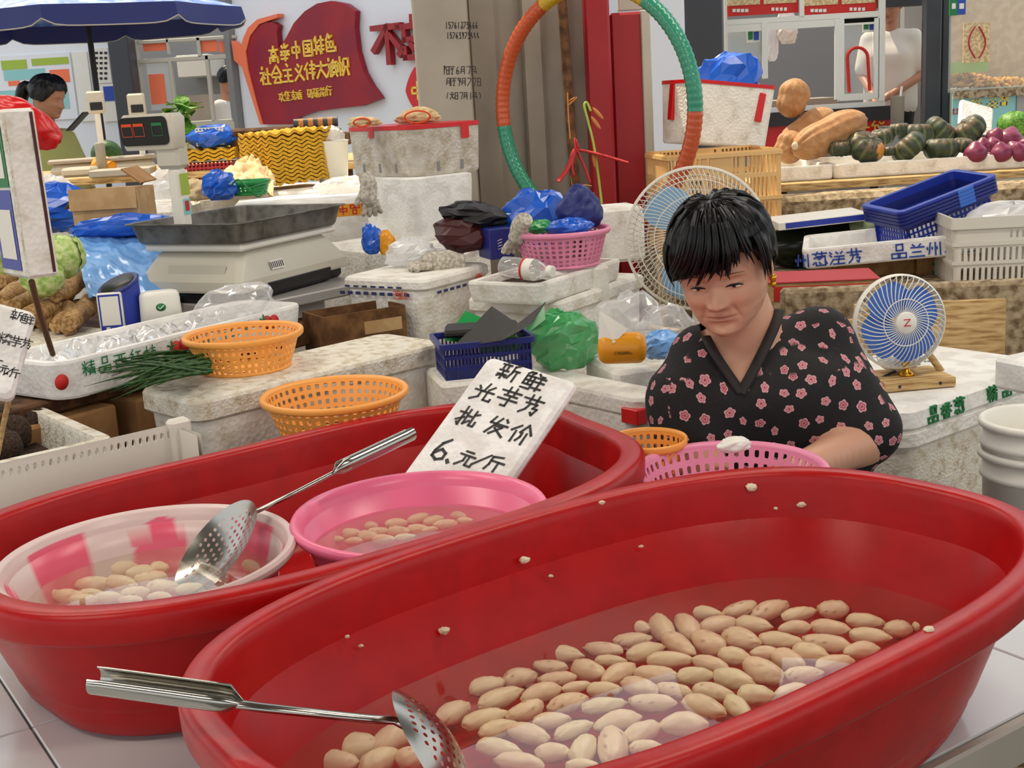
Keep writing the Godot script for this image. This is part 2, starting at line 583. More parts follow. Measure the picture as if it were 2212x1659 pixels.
	vcol("painted", 0.55)
	plain("ink", Color(0.06, 0.05, 0.06), 0.5)
	plain("tape_red", Color(0.80, 0.06, 0.08), 0.35)
	plain("print_blue", Color(0.16, 0.30, 0.66), 0.6)
	plain("print_green", Color(0.10, 0.48, 0.26), 0.6)
	plain("print_red", Color(0.78, 0.13, 0.10), 0.6)
	plain("print_orange", Color(0.88, 0.30, 0.12), 0.6)
	plain("print_navy", Color(0.18, 0.20, 0.40), 0.6)
	plain("white_plastic", Color(0.90, 0.89, 0.85), 0.4)
	plain("grey_plastic", Color(0.72, 0.70, 0.64), 0.4)
	plain("ivory_plastic", Color(0.78, 0.76, 0.70), 0.35)
	plain("black_plastic", Color(0.05, 0.05, 0.055), 0.4)
	plain("dark", Color(0.13, 0.12, 0.12), 0.5)
	plain("blue_plastic", Color(0.10, 0.20, 0.62), 0.4)
	plain("navy_plastic", Color(0.10, 0.15, 0.45), 0.4)
	plain("blue_film", Color(0.12, 0.36, 0.78), 0.22)
	plain("pale_blue_film", Color(0.45, 0.66, 0.90), 0.22)
	film("clear_film", Color(0.95, 0.95, 0.95), 0.24, 0.1)
	film("milky_film", Color(0.93, 0.93, 0.93), 0.55, 0.2)
	film("green_film", Color(0.16, 0.66, 0.34), 0.68, 0.16)
	film("glass", Color(0.85, 0.9, 0.88), 0.12, 0.03)
	plain("white_wall", Color(0.88, 0.89, 0.91), 0.5)
	plain("green_film_solid", Color(0.14, 0.56, 0.28), 0.25)
	plain("wall_white", Color(0.82, 0.82, 0.84), 0.6)
	plain("dark_grey", Color(0.22, 0.23, 0.25), 0.5)
	plain("mid_grey", Color(0.50, 0.50, 0.50), 0.5)
	plain("marble", Color(0.62, 0.61, 0.60), 0.35)
	plain("crimson", Color(0.60, 0.05, 0.10), 0.4)
	textured("flag_red", noise_tex(33, 0.004, [Color(0.54, 0.08, 0.17), Color(0.60, 0.10, 0.15)], [0.3, 0.7]), 1.0, 0.4)
	plain("gold", Color(0.96, 0.80, 0.30), 0.4)
	plain("coral", Color(0.93, 0.46, 0.30), 0.5)
	plain("fan_guard", Color(0.86, 0.84, 0.79), 0.4)
	plain("fan_blade", Color(0.45, 0.62, 0.76), 0.35)
	plain("fan_blue", Color(0.22, 0.42, 0.78), 0.35)
	textured("yellow_pulp", noise_tex(34, 0.03, [Color(0.72, 0.54, 0.14), Color(0.86, 0.68, 0.22)], [0.3, 0.7]), 4.0, 0.9)
	textured("cloth_cream", noise_tex(35, 0.02, [Color(0.78, 0.66, 0.48), Color(0.90, 0.82, 0.66)], [0.3, 0.7]), 3.0, 0.95)
	textured("glove", noise_tex(36, 0.02, [Color(0.62, 0.59, 0.53), Color(0.82, 0.80, 0.75)], [0.3, 0.7]), 6.0, 0.95, beads, 0.15)
	textured("ginger", noise_tex(37, 0.02, [Color(0.52, 0.38, 0.22), Color(0.68, 0.53, 0.34), Color(0.76, 0.62, 0.42)], [0.2, 0.5, 0.75]), 6.0, 0.75, grainb, 0.7)
	textured("dirt_taro", noise_tex(38, 0.03, [Color(0.14, 0.10, 0.075), Color(0.30, 0.23, 0.18)], [0.3, 0.7]), 8.0, 0.95, grainb, 1.4)
	textured("leaf_dark", noise_tex(39, 0.02, [Color(0.09, 0.22, 0.07), Color(0.22, 0.38, 0.13)], [0.3, 0.7]), 6.0, 0.45)
	textured("leaf_mid", noise_tex(40, 0.02, [Color(0.20, 0.42, 0.10), Color(0.46, 0.64, 0.22)], [0.3, 0.7]), 6.0, 0.5)
	textured("cabbage", noise_tex(41, 0.012, [Color(0.50, 0.66, 0.28), Color(0.74, 0.82, 0.50), Color(0.85, 0.88, 0.66)], [0.2, 0.5, 0.8]), 6.0, 0.45, grainb, 0.6)
	textured("pumpkin", noise_tex(42, 0.015, [Color(0.64, 0.45, 0.28), Color(0.68, 0.50, 0.33), Color(0.73, 0.56, 0.39)], [0.2, 0.5, 0.8]), 2.5, 0.6, grainb, 0.4)
	vcol("gourd", 0.5)
	textured("onion", noise_tex(44, 0.015, [Color(0.34, 0.09, 0.20), Color(0.50, 0.18, 0.32), Color(0.60, 0.32, 0.40)], [0.2, 0.5, 0.8]), 7.0, 0.35)
	M.onion.uv1_scale = Vector3(14, 3, 14)
	textured("melon_dark", noise_tex(45, 0.02, [Color(0.03, 0.06, 0.03), Color(0.06, 0.11, 0.05)], [0.3, 0.7]), 3.0, 0.2)
	textured("melon_pale", noise_tex(46, 0.02, [Color(0.50, 0.58, 0.42), Color(0.68, 0.74, 0.58)], [0.3, 0.7]), 4.0, 0.5)
	textured("fried", noise_tex(47, 0.03, [Color(0.74, 0.46, 0.12), Color(0.92, 0.72, 0.32)], [0.3, 0.7]), 9.0, 0.6)
	plain("skin", Color(0.76, 0.53, 0.42), 0.5)
	vcol("skin_v", 0.45, 0.4)
	textured("hair", noise_tex(48, 0.02, [Color(0.008, 0.008, 0.010), Color(0.05, 0.047, 0.045)], [0.4, 0.85]), 4.0, 0.32)
	M.hair.uv1_scale = Vector3(40, 3, 40)
	plain("gold_metal", Color(0.85, 0.62, 0.20), 0.25, 1.0)
	plain("collar", Color(0.10, 0.065, 0.06), 0.7)
	plain("trousers", Color(0.05, 0.05, 0.06), 0.8)
	textured("umbrella_top", noise_tex(49, 0.01, [Color(0.30, 0.42, 0.72), Color(0.62, 0.70, 0.88)], [0.35, 0.7]), 1.2, 0.5)
	plain("umbrella_edge", Color(0.09, 0.14, 0.42), 0.5)
	plain("pole_black", Color(0.05, 0.05, 0.06), 0.5)
	plain("maroon", Color(0.26, 0.05, 0.07), 0.45)
	plain("black_cloth", Color(0.06, 0.06, 0.06), 0.55)
	plain("grey_cloth", Color(0.20, 0.19, 0.18), 0.75)
	plain("yellow_pack", Color(0.90, 0.60, 0.08), 0.35)
	plain("tape_orange", Color(0.76, 0.34, 0.20), 0.22)
	plain("tape_green", Color(0.20, 0.55, 0.44), 0.22)
	plain("tape_yellow", Color(0.76, 0.62, 0.16), 0.3)
	plain("rope_red", Color(0.72, 0.16, 0.18), 0.6)
	plain("rope_tan", Color(0.76, 0.50, 0.26), 0.8)
	plain("bottle", Color(0.9, 0.9, 0.9), 0.1)
	film("bottle", Color(0.85, 0.85, 0.85), 0.25, 0.05)
	plain("tile", Color(0.80, 0.81, 0.81), 0.15)
	plain("crate_cream", Color(0.88, 0.72, 0.48), 0.45)
	plain("crate_white", Color(0.86, 0.84, 0.79), 0.4)
	plain("red_plastic", Color(0.68, 0.08, 0.10), 0.4)
	plain("teal_sign", Color(0.55, 0.78, 0.78), 0.5)
	plain("lime", Color(0.62, 0.72, 0.26), 0.5)
	plain("shirt_white", Color(0.82, 0.80, 0.76), 0.85)
	plain("shirt_green", Color(0.62, 0.62, 0.36), 0.85)
	plain("phone", Color(0.12, 0.12, 0.15), 0.3)
	plain("lamp_glow", Color(1, 1, 1), 0.5)
	M.lamp_glow.emission_enabled = true
	M.lamp_glow.emission = Color(1.0, 0.97, 0.92)
	M.lamp_glow.emission_energy_multiplier = 3.0
	plain("stick", Color(0.40, 0.28, 0.19), 0.8)
	plain("bone", Color(0.85, 0.80, 0.68), 0.6)

# ================= the setting
# an upright block whose front shows in the pixel rectangle, d away at its foot
func slab(x0: float, y0: float, x1: float, y1: float, d: float, yaw := 0.0) -> Dictionary:
	var b := W((x0 + x1) * 0.5, y1, d)
	var t := fr(b, yaw)
	var n := t.basis.z
	var top := on_plane((x0 + x1) * 0.5, y0, b, n)
	var l := on_plane(x0, y1, b, n)
	var r := on_plane(x1, y1, b, n)
	return {"t": t, "w": absf((r - l).dot(t.basis.x)), "h": top.y - b.y, "c": b + t.basis.x * ((l + r) * 0.5 - b).dot(t.basis.x)}
func slab_box(st: SurfaceTool, x0: float, y0: float, x1: float, y1: float, d: float, th: float, yaw := 0.0, bev := 0.004, down := 0.0) -> void:
	var s := slab(x0, y0, x1, y1, d, yaw)
	var t: Transform3D = s.t
	t.origin = s.c - t.basis.z * th * 0.5 - Vector3(0, down, 0)
	box(st, t, Vector3(s.w, s.h + down, th), bev)
func structure() -> void:
	var st := ms()
	box(st, fr(Vector3(0, -0.1, -8)), Vector3(30, 0.1, 40), 0.0)
	struct("floor", st, M.ground)
	# market canopy above the stalls
	st = ms()
	box(st, fr(Vector3(0, 3.7, -1.2)), Vector3(12, 0.1, 9.0), 0.0)
	struct("roof", st, M.mid_grey)
	# steel clad column, ribbed steel sheet behind it and red steel column
	st = ms()
	slab_box(st, 930, -120, 1044, 560, 4.95, 0.3, 0.06, 0.006, 0.9)
	var col := struct("column_steel", st, M.steel)
	var ink := ms()
	var s := slab(930, -120, 1044, 560, 4.95, 0.06)
	var n: Vector3 = s.t.basis.z
	for a: Array in [["15261023666", 1000, 54, 6.5, 14], ["15263923888", 1003, 76, 6.5, 13]]:
		for k in 11:
			var p := on_plane(a[1] - 36 + k * a[3], a[2], s.c, n)
			glyph(ink, a[0][k], Transform3D(s.t.basis * Basis(Vector3.BACK, -0.05), p), a[4] * 4.95 / F, 0.0035, 0.001, 0.45)
	for a: Array in [["阳历6月7号", 990, 151, 12, 17], ["月历9月27日", 995, 176, 11, 17], ["(元日7月1号)", 992, 206, 10, 15]]:
		for k in a[0].length():
			var p := on_plane(a[1] - 26 + k * a[3], a[2], s.c, n)
			glyph(ink, a[0][k], Transform3D(s.t.basis * Basis(Vector3.BACK, -0.05), p), a[4] * 4.95 / F, 0.0035, 0.001, 0.65)
	part(col, "handwriting", ink, M.ink, "black handwritten numbers and dates")
	st = ms()
	slab_box(st, 917, -120, 931, 400, 4.95, 0.3, 0.06, 0.003, 0.9)
	struct("trim_1", st, M.grey_plastic)
	st = ms()
	slab_box(st, 1040, -120, 1300, 520, 5.25, 0.05, 0.0, 0.004, 0.9)
	for a: Array in [[1040, 1100], [1150, 1195], [1240, 1250]]:
		slab_box(st, a[0], -120, a[1], 520, 5.2, 0.06, 0.0, 0.01, 0.9)
	struct("wall_steel", st, M.steel)
	st = ms()
	slab_box(st, 1283, -120, 1336, 520, 5.05, 0.1, 0.0, 0.01, 0.9)
	struct("column_red", st, M.crimson)
	st = ms()
	slab_box(st, 1336, 25, 1406, 520, 5.15, 0.06, 0.0, 0.01, 0.9)
	struct("wall_red", st, M.crimson)
	st = ms()
	slab_box(st, 1400, 20, 1420, 520, 5.14, 0.06, 0.0, 0.004, 0.9)
	slab_box(st, 1336, -120, 1400, 22, 5.14, 0.06, 0.0, 0.004)
	struct("trim_2", st, M.grey_plastic)

# ================= the counter, the tubs and what lies in them
func oval(a: float, b: float, n: float, hm: Array, e: float, y: float, cnt := 112) -> PackedVector3Array:
	var out := PackedVector3Array()
	for j in cnt:
		var t := -TAU * j / cnt
		var c := cos(t)
		var s := sin(t)
		var k: float = 1.0 + hm[0] * cos(3 * t) + hm[1] * sin(3 * t) + hm[2] * cos(4 * t) + hm[3] * sin(4 * t)
		var q: float = k / pow(pow(absf(c), n) + pow(absf(s), n), 1.0 / n)
		out.append(Vector3((a + e) * c * q, y, (b + e) * s * q))
	return out
func tub(label: String, at: Vector3, yaw: float, a: float, b: float, n: float, hm: Array, h: float, w: float) -> Node3D:
	var o := thing("oblong_tub", label, "tub", fr(at, yaw), "red oblong tubs")
	var st := ms()
	var rings := []
	for p: Array in [[-0.10, 0.0], [-0.08, 0.003], [-0.066, 0.012], [-0.056, 0.035], [-0.01, h - 0.055], [-0.004, h - 0.05]]:
		rings.append(oval(a, b, n, hm, p[0], p[1]))
	loft(st, rings, true, false, false)
	rings = []
	for p: Array in [[-0.004, h - 0.05], [w - 0.004, h - 0.046], [w, h - 0.04], [w + 0.001, h - 0.01], [w - 0.003, h - 0.003], [w - 0.008, h], [0.006, h], [0.001, h - 0.002], [-0.002, h - 0.008], [-0.004, h - 0.018], [-0.012, h - 0.06]]:
		rings.append(oval(a, b, n, hm, p[0], p[1]))
	loft(st, rings, false, false, false, true, 30)
	rings = []
	for p: Array in [[-0.012, h - 0.06], [-0.019, h - 0.092], [-0.026, h * 0.5], [-0.046, 0.062], [-0.056, 0.042], [-0.075, 0.032], [-0.11, 0.03]]:
		rings.append(oval(a, b, n, hm, p[0], p[1]))
	loft(st, rings, false, true, false, true, 30)
	part(o, "tub_wall", st, M.red_tub)
	return o
func disc(called: String, label: String, t: Transform3D, ring: PackedVector3Array, m: Material) -> void:
	var st := ms()
	sg(st, 1)
	for j in ring.size(): tri(st, Vector3(0, ring[0].y, 0), ring[j], ring[(j + 1) % ring.size()])
	solo(called, label, "water", st, m, t)
var taros := []
func taro_meshes() -> void:
	var rng := RandomNumberGenerator.new()
	rng.seed = 5
	for v in 8:
		var nz := noise(60 + v, 1.1)
		var st := ms()
		var spots := []
		for k in 3 + v % 3: spots.append(Vector3(rng.randf_range(-1, 1), rng.randf_range(0.0, 1), rng.randf_range(-1, 1)).normalized())
		var n := 28
		var m := 18
		sg(st, 1)
		var pos := []
		var cols := []
		for i in m + 1:
			for j in n:
				var th := PI * i / m
				var ph := TAU * j / n
				var p := Vector3(cos(th), sin(th) * cos(ph), sin(th) * sin(ph))
				var k := 1.0 + 0.10 * nz.get_noise_3dv(p * 1.2)
				var q := p * k
				var tap := 1.0 - (0.16 if v % 2 == 0 else 0.06) * p.x
				q.y *= tap
				q.z *= tap
				if v % 4 == 1: q.z += 0.16 * p.x * p.x
				if p.x > 0.94: q.x += (p.x - 0.94) * 1.1
				pos.append(q)
				var c := Color(0.84, 0.69, 0.42).lerp(Color(0.80, 0.60, 0.42), clampf(0.5 + nz.get_noise_3dv(p * 2.0), 0, 1))
				if v % 3 == 0: c = c.lerp(Color(0.82, 0.72, 0.44), 0.6)
				for s in spots.size():
					var dd: float = p.distance_to(spots[s]) + 0.12 * nz.get_noise_3dv(p * 9.0)
					var rr := 0.10 if s > 0 else 0.20
					if dd < rr: c = c.lerp(Color(0.32, 0.15, 0.04), (0.75 if s > 0 else 0.35) * clampf((rr - dd) / rr * 2.0, 0, 1))
				if p.x > 0.93: c = c.lerp(Color(0.62, 0.42, 0.18), 0.5)
				cols.append(c)
		for i in m:
			for j in n:
				var a := i * n + j
				var b := i * n + (j + 1) % n
				for k: int in [a, b, b + n, a, b + n, a + n]:
					st.set_color(cols[k])
					st.add_vertex(pos[k])
		taros.append(done(st))
func put_taros(list: Array, ox: float, oy: float, sc: float, y: float, label: String, group: String, called: String, slim := 1.0) -> void:
	var idx := 0
	for e: Array in list:
		var px: float = ox + e[0] / sc
		var py: float = oy + e[1] / sc
		var p := G(px, py, y)
		var d := depth_of(p)
		var a: float = deg_to_rad(e[4])
		var hl: float = e[2] / sc * 0.5
		var wv: float = e[3] / sc * d / F * 0.54 * slim
		var q := G(px + cos(a) * hl, py - sin(a) * hl, y) - p
		var ln := clampf(q.length() * 1.06, wv * 1.1, wv * 2.6)
		var o := MeshInstance3D.new()
		o.mesh = taros[(idx * 5 + idx / 3) % taros.size()]
		o.material_override = M.taro
		o.name = numbered(called)
		add_child(o)
		var yaw := atan2(-q.z, q.x)
		if idx % 3 == 1: yaw += PI
		o.transform = Transform3D(Basis(Vector3.UP, yaw) * Basis(Vector3.RIGHT, idx * 1.7) * Basis.from_scale(Vector3(ln, wv, wv)), p)
		o.set_meta("label", label)
		o.set_meta("category", "taro")
		o.set_meta("group", group)
		idx += 1
func basin(label: String, c: Vector3, r: float, h: float, m: Material, petals: bool, tilt := 0.0) -> Node3D:
	var o := thing("round_basin", label, "basin", Transform3D(Basis(Vector3.UP, 0.4) * Basis(Vector3.RIGHT, tilt), c))
	var st := ms()
	var prof := [Vector2(0.0, 0.0), Vector2(r * 0.62, 0.0), Vector2(r * 0.68, 0.006), Vector2(r * 0.9, h - 0.022), Vector2(r * 0.975, h - 0.02), Vector2(r, h - 0.013), Vector2(r * 1.005, h - 0.006), Vector2(r * 0.985, h), Vector2(r * 0.945, h - 0.003), Vector2(r * 0.915, h - 0.014), Vector2(r * 0.885, h - 0.035), Vector2(r * 0.78, h * 0.45), Vector2(r * 0.67, 0.02), Vector2(r * 0.6, 0.008), Vector2(0.0, 0.007)]
	if petals:
		var n := 120
		sg(st, 1)
		var fine := []
		for i in prof.size() - 1:
			for k in 5: fine.append(prof[i].lerp(prof[i + 1], k / 5.0))
		fine.append(prof[-1])
		var cf := func(a: float, v: Vector2) -> Color:
			var base := Color(0.68, 0.52, 0.49)
			var w := fposmod(a / TAU * 7.0, 1.0)
			var k := v.y / h
			var on := absf(w - 0.5) < (0.26 if k < 0.72 else 0.26 * sqrt(maxf(0.0, 1.0 - (k - 0.72) / 0.22)))
			if int(a / TAU * 7.0) % 2 == 0: on = absf(w - 0.5) < 0.30 and k < 0.95
			return Color(0.74, 0.10, 0.17) if on and k < 0.93 else base
		for i in fine.size() - 1:
			for j in n:
				for kk: Array in [[0, 0], [1, 1], [0, 1], [0, 0], [1, 0], [1, 1]]:
					var a: float = -TAU * (j + kk[1]) / n
					var v: Vector2 = fine[i + kk[0]]
					st.set_color(cf.call(fposmod(a, TAU), v))
					st.add_vertex(Vector3(cos(a) * v.x, v.y, sin(a) * v.x))
	else:
		lathe(st, Transform3D(), prof, 72, false, false)
	part(o, "basin_wall", st, m)
	return o
# a slotted ladle: bowl centre, tip direction, up of the bowl, radius, then handle points
func ladle(label: String, bc: Vector3, along: Vector3, up: Vector3, r: float, path: Array, grip0: Vector3, grip1: Vector3, gup: Vector3, dish := -0.30) -> void:
	var o := thing("slotted_ladle", label, "ladle", Transform3D(Basis(), bc), "steel slotted ladles")
	var x := along.normalized()
	var y := (up - x * up.dot(x)).normalized()
	var z := x.cross(y)
	var st := ms()
	var fn := func(u: float, v: float) -> Vector3:
		var a := (u - 0.5) * 2.0
		var b := (v - 0.5) * 2.0
		var q := Vector2(a * sqrt(1 - b * b * 0.5), b * sqrt(1 - a * a * 0.5))
		var dep := dish * r * (1.0 - q.length_squared())
		return x * q.x * r * 1.12 + z * q.y * r * 0.92 + y * dep
	var hole := func(i: int, j: int) -> Vector2:
		var q := Vector2(i - 6.5, j - 6.5).length()
		return Vector2(0.26, 0.26) if q < 6.2 else Vector2.ZERO
	holed(st, fn, 14, 14, hole, 0.72)
	part(o, "perforated_bowl", st, M.spoon)
	st = ms()
	var pts := []
	for p: Vector3 in path: pts.append(p - bc)
	tube(st, pts, 0.0065, 10, false, 0.6)
	part(o, "shaft", st, M.spoon)
	st = ms()
	# grip: an open channel
	var g0 := grip0 - bc
	var g1 := grip1 - bc
	var gx := (g1 - g0).normalized()
	var gy := (gup - gx * gup.dot(gx)).normalized()
	var gz := gx.cross(gy)
	var ln := (g1 - g0).length()
	var rings := []
	for i in 11:
		var t := i / 10.0
		var rw := 0.0145 * smoothstep(0.0, 0.16, t + 0.05) 
		var ring := PackedVector3Array()
		for k in 13:
			var an := PI * (0.74 + 1.52 * k / 12.0)
			ring.append(g0 + gx * ln * t + gz * cos(an) * rw + gy * (sin(an) * rw * 0.9 + rw * 0.35))
		for k in 13:
			var an := PI * (0.74 + 1.52 * (12 - k) / 12.0)
			ring.append(g0 + gx * ln * t + gz * cos(an) * rw * 0.86 + gy * (sin(an) * rw * 0.78 + rw * 0.35))
		rings.append(ring)
	loft(st, rings, false, false, false)
	part(o, "grip", st, M.spoon)
# a foam board held by its corner points: top left, top right, lower left
func board(tl: Vector3, tr: Vector3, bl: Vector3, th: float, extra: float) -> Dictionary:
	var x := (tr - tl).normalized()
	var y := (tl - bl)
	y = (y - x * y.dot(x)).normalized()
	var z := x.cross(y)
	var w := (tr - tl).length()
	var h := (tl - bl).length() + extra
	return {"t": Transform3D(Basis(x, y, z), tl + x * w * 0.5 - y * h), "w": w, "h": h, "n": z, "p": tl, "th": th}
func board_node(label: String, category: String, called: String, b: Dictionary, m: Material) -> Node3D:
	var o := thing(called, label, category, b.t)
	var st := ms()
	var rg := []
	for p: Array in [[0.010, -b.th], [0.002, -b.th + 0.006], [0.0, -b.th * 0.5], [0.002, -0.006], [0.009, 0.0]]:
		var t2 := Transform3D(Basis(Vector3.RIGHT, Vector3.BACK, Vector3.UP), Vector3(0, b.h * 0.5, 0))
		var r := rrect(Transform3D(), b.w - 2 * p[0], b.h - 2 * p[0], 0.014, 0.0)
		var q := PackedVector3Array()
		for v in r: q.append(Vector3(v.x, -v.z + b.h * 0.5, p[1]))
		rg.append(q)
	loft(st, rg, true, true, true)
	part(o, "foam_board", st, m)
	return o
func sign_text(o: Node3D, b: Dictionary, list: Array, m: Material, lean := 0.0) -> void:
	var st := ms()
	var inv: Transform3D = (b.t as Transform3D).affine_inverse()
	for e: Array in list:
		var p: Vector3 = inv * on_plane(e[1], e[2], b.p, b.n)
		glyph(st, e[0], Transform3D(Basis(Vector3.BACK, lean), Vector3(p.x, p.y, 0)), e[3], e[4], 0.0008, e[5] if e.size() > 5 else 1.0)
	part(o, "lettering", st, m, "black brush lettering")

func counter_and_tubs() -> void:
	# white counter with a steel edge
	var yt := 0.765
	var e0 := G(1985, 1659, yt)
	var e1 := G(2212, 1541, yt)
	var dir := (e1 - e0)
	dir.y = 0
	dir = dir.normalized()
	var yaw := atan2(-dir.z, dir.x)
	var t := fr(Vector3(), yaw)
	var near := e0.dot(t.basis.z)
	t.origin = t.basis.x * 0.0 + t.basis.z * (near - 0.64)
	var o := thing("market_counter", "white topped market counter with steel edge under the red tubs", "counter", t)
	var st := ms()
	for k in 5:
		for q in 3:
			st = ms()
			box(st, fr(Vector3(1.2 - k * 0.6, yt - 0.03, (q - 1) * 0.425)), Vector3(0.597, 0.03, 0.422), 0.002)
			part(o, "top_tile", st, M.tile)
	st = ms()
	box(st, fr(Vector3(1.65, yt - 0.03, 0.425)), Vector3(0.297, 0.03, 0.422), 0.002)
	part(o, "top_tile", st, M.tile)
	st = ms()
	st = ms()
	box(st, fr(Vector3(0.15, yt - 0.06, 0.648)), Vector3(3.3, 0.062, 0.018), 0.004)
	part(o, "edge_strip", st, M.steel)
	st = ms()
	box(st, fr(Vector3(-0.15, 0.0, 0.0)), Vector3(2.6, yt - 0.031, 1.1), 0.01)
	part(o, "base", st, M.dark)
	# the two tubs
	var hf := [0.0017, 0.0119, -0.0018, 0.0057]
	var hb := [-0.011, -0.0304, -0.0287, -0.0085]
	var yf := 1.015
	var yb := 1.0
	tub("large red oblong tub of peeled taro in water, no basins inside", Vector3(0.1478, yt, -1.4028), 0.6047, 0.5283, 0.2962, 2.6607, hf, yf - yt, 0.0313)
	tub("red oblong tub holding two round basins and a price board", Vector3(-0.3147, yt, -1.9335), 0.6444, 0.5476, 0.3199, 2.4842, hb, yb - yt, 0.037)
	disc("tub_water", "clear water covering the taro in the large red tub", fr(Vector3(0.1478, yt, -1.4028), 0.6047), oval(0.5283, 0.2962, 2.6607, hf, -0.036, 0.095), M.water)
	taro_meshes()
	var z5 := [[1140,630,365,140,-8],[1485,465,250,130,15],[1730,415,260,130,-10],[1955,435,210,170,-50],[1485,600,400,115,-5],[1720,525,290,110,5],[1820,620,290,140,15],[1060,740,360,105,-5],[820,825,265,145,10],[550,890,295,140,12],[1120,838,300,110,5],[1370,770,260,160,-15],[1540,690,280,90,0],[1605,795,270,150,25],[1905,800,330,135,-5],[665,990,370,150,20],[990,945,310,150,15],[1275,900,240,90,12],[1490,920,260,120,0],[1770,900,290,150,-15],[290,1105,270,165,25],[545,1155,360,150,15],[870,1095,290,150,20],[1205,1030,310,150,15],[1490,1050,430,130,8],[1880,1030,360,140,-3],[80,1150,170,110,-30],[650,1235,300,140,15],[890,1275,330,160,-15],[1075,1170,290,130,5],[1250,1245,360,130,20],[1600,1175,360,165,12],[1795,1265,290,170,25],[650,1390,340,150,-10],[815,1500,380,150,-8],[1090,1425,280,150,0],[1330,1400,220,190,60],[1565,1385,250,230,90],[1830,1390,270,130,0],[1320,1530,260,110,0]]
	var z6 := [[165,285,225,175,-25],[425,230,370,100,-5],[700,190,240,105,0],[935,195,240,90,-5],[1180,205,220,120,-10],[1425,205,270,100,15],[440,310,320,110,-5],[735,285,260,120,15],[975,285,290,140,20],[1200,320,310,110,12],[1475,285,240,140,0],[1645,250,200,110,0],[1865,305,300,130,-15],[315,420,200,160,-50],[560,405,280,140,10],[840,405,280,130,-8],[1170,425,250,110,3],[1450,430,300,130,-5],[1725,375,290,120,-5],[1990,435,220,130,0],[2170,410,120,90,10],[1765,495,320,130,-5],[475,550,265,180,-25],[740,520,300,170,-15],[1055,530,340,130,-5],[1420,555,370,140,-8],[245,565,270,150,-30],[685,655,250,140,-8],[930,630,220,110,0],[1115,685,260,160,-20],[1290,630,280,150,-10],[1700,605,270,130,5],[1485,715,290,140,10],[170,685,350,130,0],[490,715,300,120,-15],[110,805,230,130,0],[375,815,290,140,3],[905,775,320,190,-25],[1240,800,300,125,3],[680,840,320,160,-12],[210,930,280,115,-12],[520,945,330,140,-10],[860,965,290,160,-5],[1130,940,260,120,15],[445,1060,340,170,-18],[720,1070,230,150,-40],[285,1200,370,190,0]]
	var z4 := [[1830,850,260,180,10],[2050,790,250,160,30],[1700,950,270,150,0],[1970,935,250,150,25],[2160,920,170,140,0]]
	var lab := "peeled cream taro lying under water in the large red tub"
	var gr := "peeled taro in the large red tub"
	put_taros(z5, 900, 1240, 3.687, yt + 0.056, lab, gr, "peeled_taro")
	put_taros(z6, 1400, 1240, 3.687, yt + 0.056, lab, gr, "peeled_taro")
	put_taros(z4, 160, 1330, 2.989, yt + 0.056, lab, gr, "peeled_taro")
	# scraps of peel stuck on the large tub
	var ti := fr(Vector3(0.1478, yt, -1.4028), 0.6047).affine_inverse()
	var hh := yf - yt
	for e: Array in [[1132, 1210, 0.007], [960, 1362, 0.0065], [1190, 1244, 0.003], [1623, 1052, 0.008], [1732, 1090, 0.006], [1676, 1098, 0.003], [1385, 1180, 0.003], [750, 1375, 0.003], [780, 1395, 0.003], [1300, 1085, 0.004], [2006, 1362, 0.006]]:
		var dirv := (W(e[0], e[1], 1.0) - C.origin)
		var hit := Vector3()
		for k in 240:
			var yy: float = yf - k * 0.001
			var p := C.origin + dirv * ((yy - C.origin.y) / dirv.y)
			var q := ti * p
			var ins := lerpf(-0.008, -0.05, clampf((yf - yy) / (hh - 0.06), 0, 1))
			hit = p
			var rr := pow(absf(q.x / (0.5283 + ins)), 2.66) + pow(absf(q.z / (0.2962 + ins)), 2.66)
			if rr >= 1.0 and k > 0: break
			if rr >= 1.0 and k == 0 and e[1] > 1300 and e[0] > 1900: break
		var st2 := ms()
		crumple(st2, Transform3D(), Vector3(e[2] * 1.2, e[2] * 0.7, e[2] * 0.7), int(e[0]), 0.6, 1.2, 9, 6)
		solo("peel_scrap", "tiny pale scrap of taro peel stuck on the large tub", "scrap", st2, M.bone, Transform3D(Basis(), hit), "peel scraps on the large tub")
	# basins in the back tub
	var c1 := G(318, 1190, 0.985)
	var r1 := 318.0 * depth_of(c1) / F
	c1.y = yt + 0.031
	basin("white round basin with pink painted petals, a ladle standing in it", c1, r1, 0.985 - c1.y, M.petals, true)
	var c2 := G(906, 1098, 0.99)
	var r2 := 278.0 * depth_of(c2) / F
	c2.y = yt + 0.031
	basin("pink round basin of small peeled taro in the back tub", c2, r2, 0.99 - c2.y, M.pink, false)
	disc("basin_water", "cloudy water in the white petal painted basin", fr(c1), circle(Transform3D(), r1 * 0.86, 0.128, 48), M.water_murky)
	disc("basin_water", "cloudy water in the pink basin", fr(c2), circle(Transform3D(), r2 * 0.87, 0.14, 48), M.water_murky)
	var b1 := [[430,1130,200,90,0],[625,1065,170,90,8],[790,1040,190,100,10],[965,985,180,80,10],[590,1140,215,95,5],[785,1135,190,95,-10],[915,1065,200,90,10],[970,1110,210,100,5],[1050,1160,205,90,0],[1030,1035,110,80,0],[870,1200,180,80,5],[440,1215,220,80,0],[590,1200,150,60,0],[700,1225,170,70,0],[540,1240,180,70,0],[1225,1170,180,70,8],[1030,1220,150,60,0],[350,1210,110,70,0],[1640,1030,140,80,-15],[840,1245,160,60,0]]
	put_taros(b1, 0, 880, 2.989, 0.903, "peeled taro in cloudy water of the white petal painted basin", "peeled taro in the petal basin", "peeled_taro")
